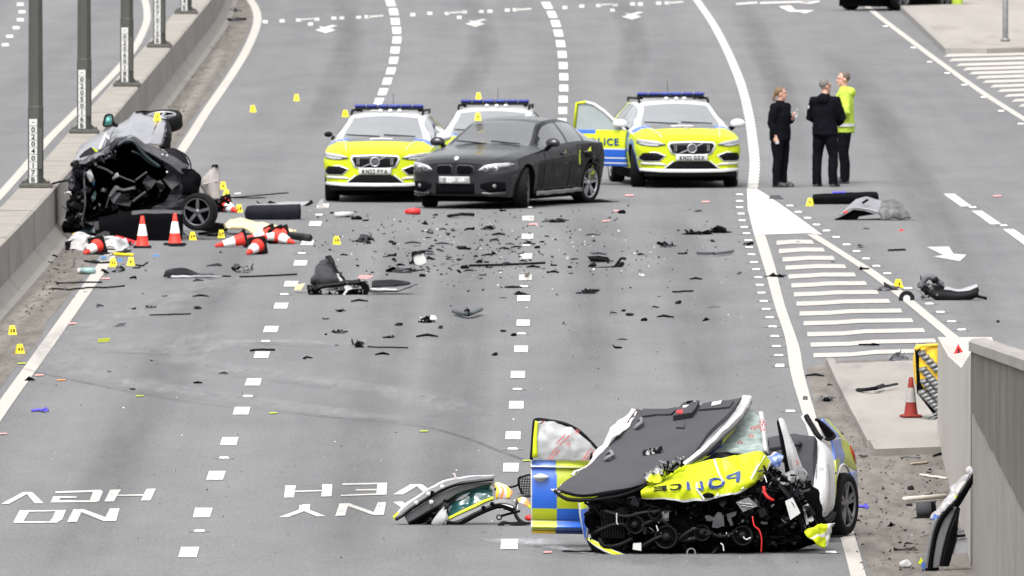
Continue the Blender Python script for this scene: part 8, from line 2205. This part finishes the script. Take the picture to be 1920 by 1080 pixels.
for k, m, lb, r in [([(1688, 857), (1705, 856), (1726, 857)], 'mid_grey', 'thin grey splinter on the silt by the wall, upper', .012), ([(1708, 870), (1722, 869), (1739, 867)], 'wood', 'dark brown stick on the silt by the wall', .018),
                    ([(1726, 890), (1750, 894), (1774, 897)], 'pale_wood', 'pale splintered stick against the wall foot', .02), ([(1726, 1005), (1760, 1003)], 'mid_grey', 'thin grey strip near the leaning door', .008)]:
    bar(k, r, m, lb, 'stick', 'splinter', .8)
lump(1700, 1033, 46, 12, ['wood_dark', 'wood_dark', 'grey_dull'], 'flat dark brown scrap on the silt left of the leaning door', 'scrap', 'brown_scrap', 90, rods=0, spikes=0, base=1.0)
mb = MB(); mb.ball(G(1697, 1066) + Vector((0, 0, .04)), (.07, .07, .05), 'white_cloth', 14); mb.crumple(.03, 4, 7, freq=(12, 26)); tag(mb.build('crumpled_tissue', None, G(1697, 1066)), 'crumpled white tissue at the bottom near the leaning door', 'tissue')
def glove(u, v, label, sc=1.0):
    p = G(u, v); mb = MB()
    mb.tube([p + Vector((-.08, 0, .02)) * sc, p + Vector((0, .05, .03)) * sc, p + Vector((.05, 0, .025)) * sc], [.03 * sc, .045 * sc, .03 * sc], 'glove_blue', 8, flat=.5)
    for i in range(5): a = -.8 + i * .45; mb.tube([p + Vector((.03, 0, .02)) * sc, p + Vector((.03 + .07 * math.cos(a), .3 * math.sin(a), .03 + .02 * (i % 2))) * sc, p + Vector((.03 + .10 * math.cos(a), .5 * math.sin(a), .02)) * sc], [.012, .011, .008], 'glove_blue', 6)
    return tag(mb.build('blue_glove', None, p), label, 'glove')
glove(72, 773, 'crumpled dark blue glove lying in the leftmost lane near the bottom'); glove(1612, 953, 'crumpled blue glove on the silt right of the wreck wheel', .8)
bar([(1056, 1033), (1080, 1034), (1112, 1034)], .022, 'black_plastic', 'black strip on the washed patch left of the police wreck', 'trim strip', 'trim_strip', .5)
lump(1550, 753, 40, 14, ['grey_dull', 'mid_grey', 'wood_dark'], 'tangle of grey wire on silt above the police wreck', 'scrap', 'wire_tangle', 93, base=.3)
slab([(1505, 751), (1506, 743), (1514, 743), (1515, 751)], Yg(751), 'grey_dull', 'small square dark block on the edge line above the police wreck', 'block', 'dark_block', .08)
for k, lb, sd, m in [((432, 22), 'dark debris at the foot of the far barrier bend', 94, BK), ((440, 40), 'grey and dark rubble in the far silted verge', 95, GK)]: lump(*k, 44, 10, m, lb, 'rubble', 'rubble', sd)

# --- small countable fragments, all alike
rnd = random.Random(77)
protos = []
for i in range(9):
    mb = MB(); r2 = random.Random(200 + i); w = .05 + .05 * r2.random()
    if i % 3 == 0: mb.sheet([[Vector((-w, -w * .6, .004)), Vector((w, -w * .5, .02 * r2.random()))], [Vector((-w * .8, w * .6, .03 * r2.random())), Vector((w * .6, w * .7, .04 * r2.random()))]], 3, 3, r2.choice(BK), .012, .03, 14, i, smooth=False)
    elif i % 3 == 1: mb.tube([Vector((-w * 1.6, 0, .01)), Vector((0, w * .4, .025)), Vector((w * 1.5, -w * .2, .01))], [.010, .016, .008], r2.choice(BK), 5)
    else:
        mb.ball((0, 0, .018), (w * .7, w * .9, .032), r2.choice(BK), 7); mb.crumple(.03, i, 5, freq=(9, 20)); mb.sm = [False] * len(mb.sm)
    me = mb.build('small_fragment'); protos.append(me)
zones = [((620, 395), (1180, 415), 22, 'just in front of the saloon and police car bumpers'), ((600, 415), (1220, 520), 96, 'in the dense debris field across the middle of the carriageway'), ((720, 440), (1010, 510), 40, 'in the thickest debris beside the white dish'),
         ((560, 500), (980, 680), 24, 'in the left lane nearer than the torn seat heap'), ((1180, 390), (1420, 620), 18, 'in the right lane beside the gore line'), ((70, 470), (420, 560), 30, 'near the left edge line below the overturned car'),
         ((180, 570), (520, 760), 12, 'in the leftmost lane around the pale powder marks'), ((1000, 500), (1250, 660), 8, 'in the empty middle lane beyond the police wreck'), ((1420, 380), (1900, 620), 7, 'on the hatching and slip road'), ((1600, 830), (1790, 1040), 22, 'on the brown silt along the wall foot'), ((1500, 690), (1560, 760), 6, 'on silt beside the pad kerb')]
used = set(); KN = ('flat dark shard', 'thin dark splinter', 'dark lump')
for (u0, v0), (u1, v1), n, where in zones:
    for q in range(n):
        i = rnd.randrange(9); src = protos[i]
        if i in used: o = src.copy(); COL.objects.link(o)
        else: o = src; used.add(i)
        fu, fv = rnd.random(), rnd.random()
        if n > 30: fu = .5 + (fu - .5) * (.5 + .5 * rnd.random()); fv = fv ** .8
        o.location = G(u0 + (u1 - u0) * fu, v0 + (v1 - v0) * fv); o.location.z = .004
        o.rotation_euler = (0, 0, rnd.uniform(0, 6.28)); k = rnd.uniform(.25, 1.25) ** 1.6; o.scale = (k, k, k)
        tag(o, '%s %s' % (KN[i % 3], where), 'fragment', '%ss %s' % (KN[i % 3], where))
# --- grit nobody could count
mb = MB(); rnd = random.Random(5)
def speck(u, v, s, mat, z=.006):
    p = G(u, v, z); a = rnd.uniform(0, 6.28); c, q = math.cos(a) * s, math.sin(a) * s * 2.2
    mb.add([p + Vector((-c, -q, 0)), p + Vector((q * .4, -c, 0)), p + Vector((c, q, 0)), p + Vector((0, 0, s * .9))], [(0, 1, 3), (1, 2, 3), (2, 0, 3)], mat)
for _ in range(560):
    u, v = rnd.gauss(880, 200), rnd.gauss(462, 40)
    if 380 < v and 560 < u < 1400: speck(u, v, rnd.uniform(.008, .035), rnd.choice(['black_matt', 'black_matt', 'grey_plastic', 'black_plastic', 'mid_grey', 'plaque']))
for _ in range(380): speck(rnd.uniform(80, 1500), rnd.uniform(380, 1060), rnd.uniform(.006, .018), rnd.choice(['black_matt', 'grey_plastic', 'plaque', 'mid_grey', 'mid_grey']))
for _ in range(500):
    t_ = rnd.random(); u, v = 1560 + 230 * t_, rnd.uniform(690, 1075)
    if u > 1530 + (v - 690) * .22: speck(u, v, rnd.uniform(.008, .03), rnd.choice(['grey_dull', 'wood_dark', 'mid_grey', 'black_matt']), .012)
for _ in range(420):
    k = rnd.random(); v = 30 + 560 * k; u = 430 - 400 * k + rnd.gauss(0, 16) - 10
    speck(u + (20 if v < 400 else 40), v, rnd.uniform(.010, .035), rnd.choice(['grey_dull', 'wood_dark', 'wood_dark', 'grey_plastic']), .012)
tag(mb.build('debris_grit'), kind='stuff')
for o in bpy.data.objects:
    if '_org' in o: del o['_org']
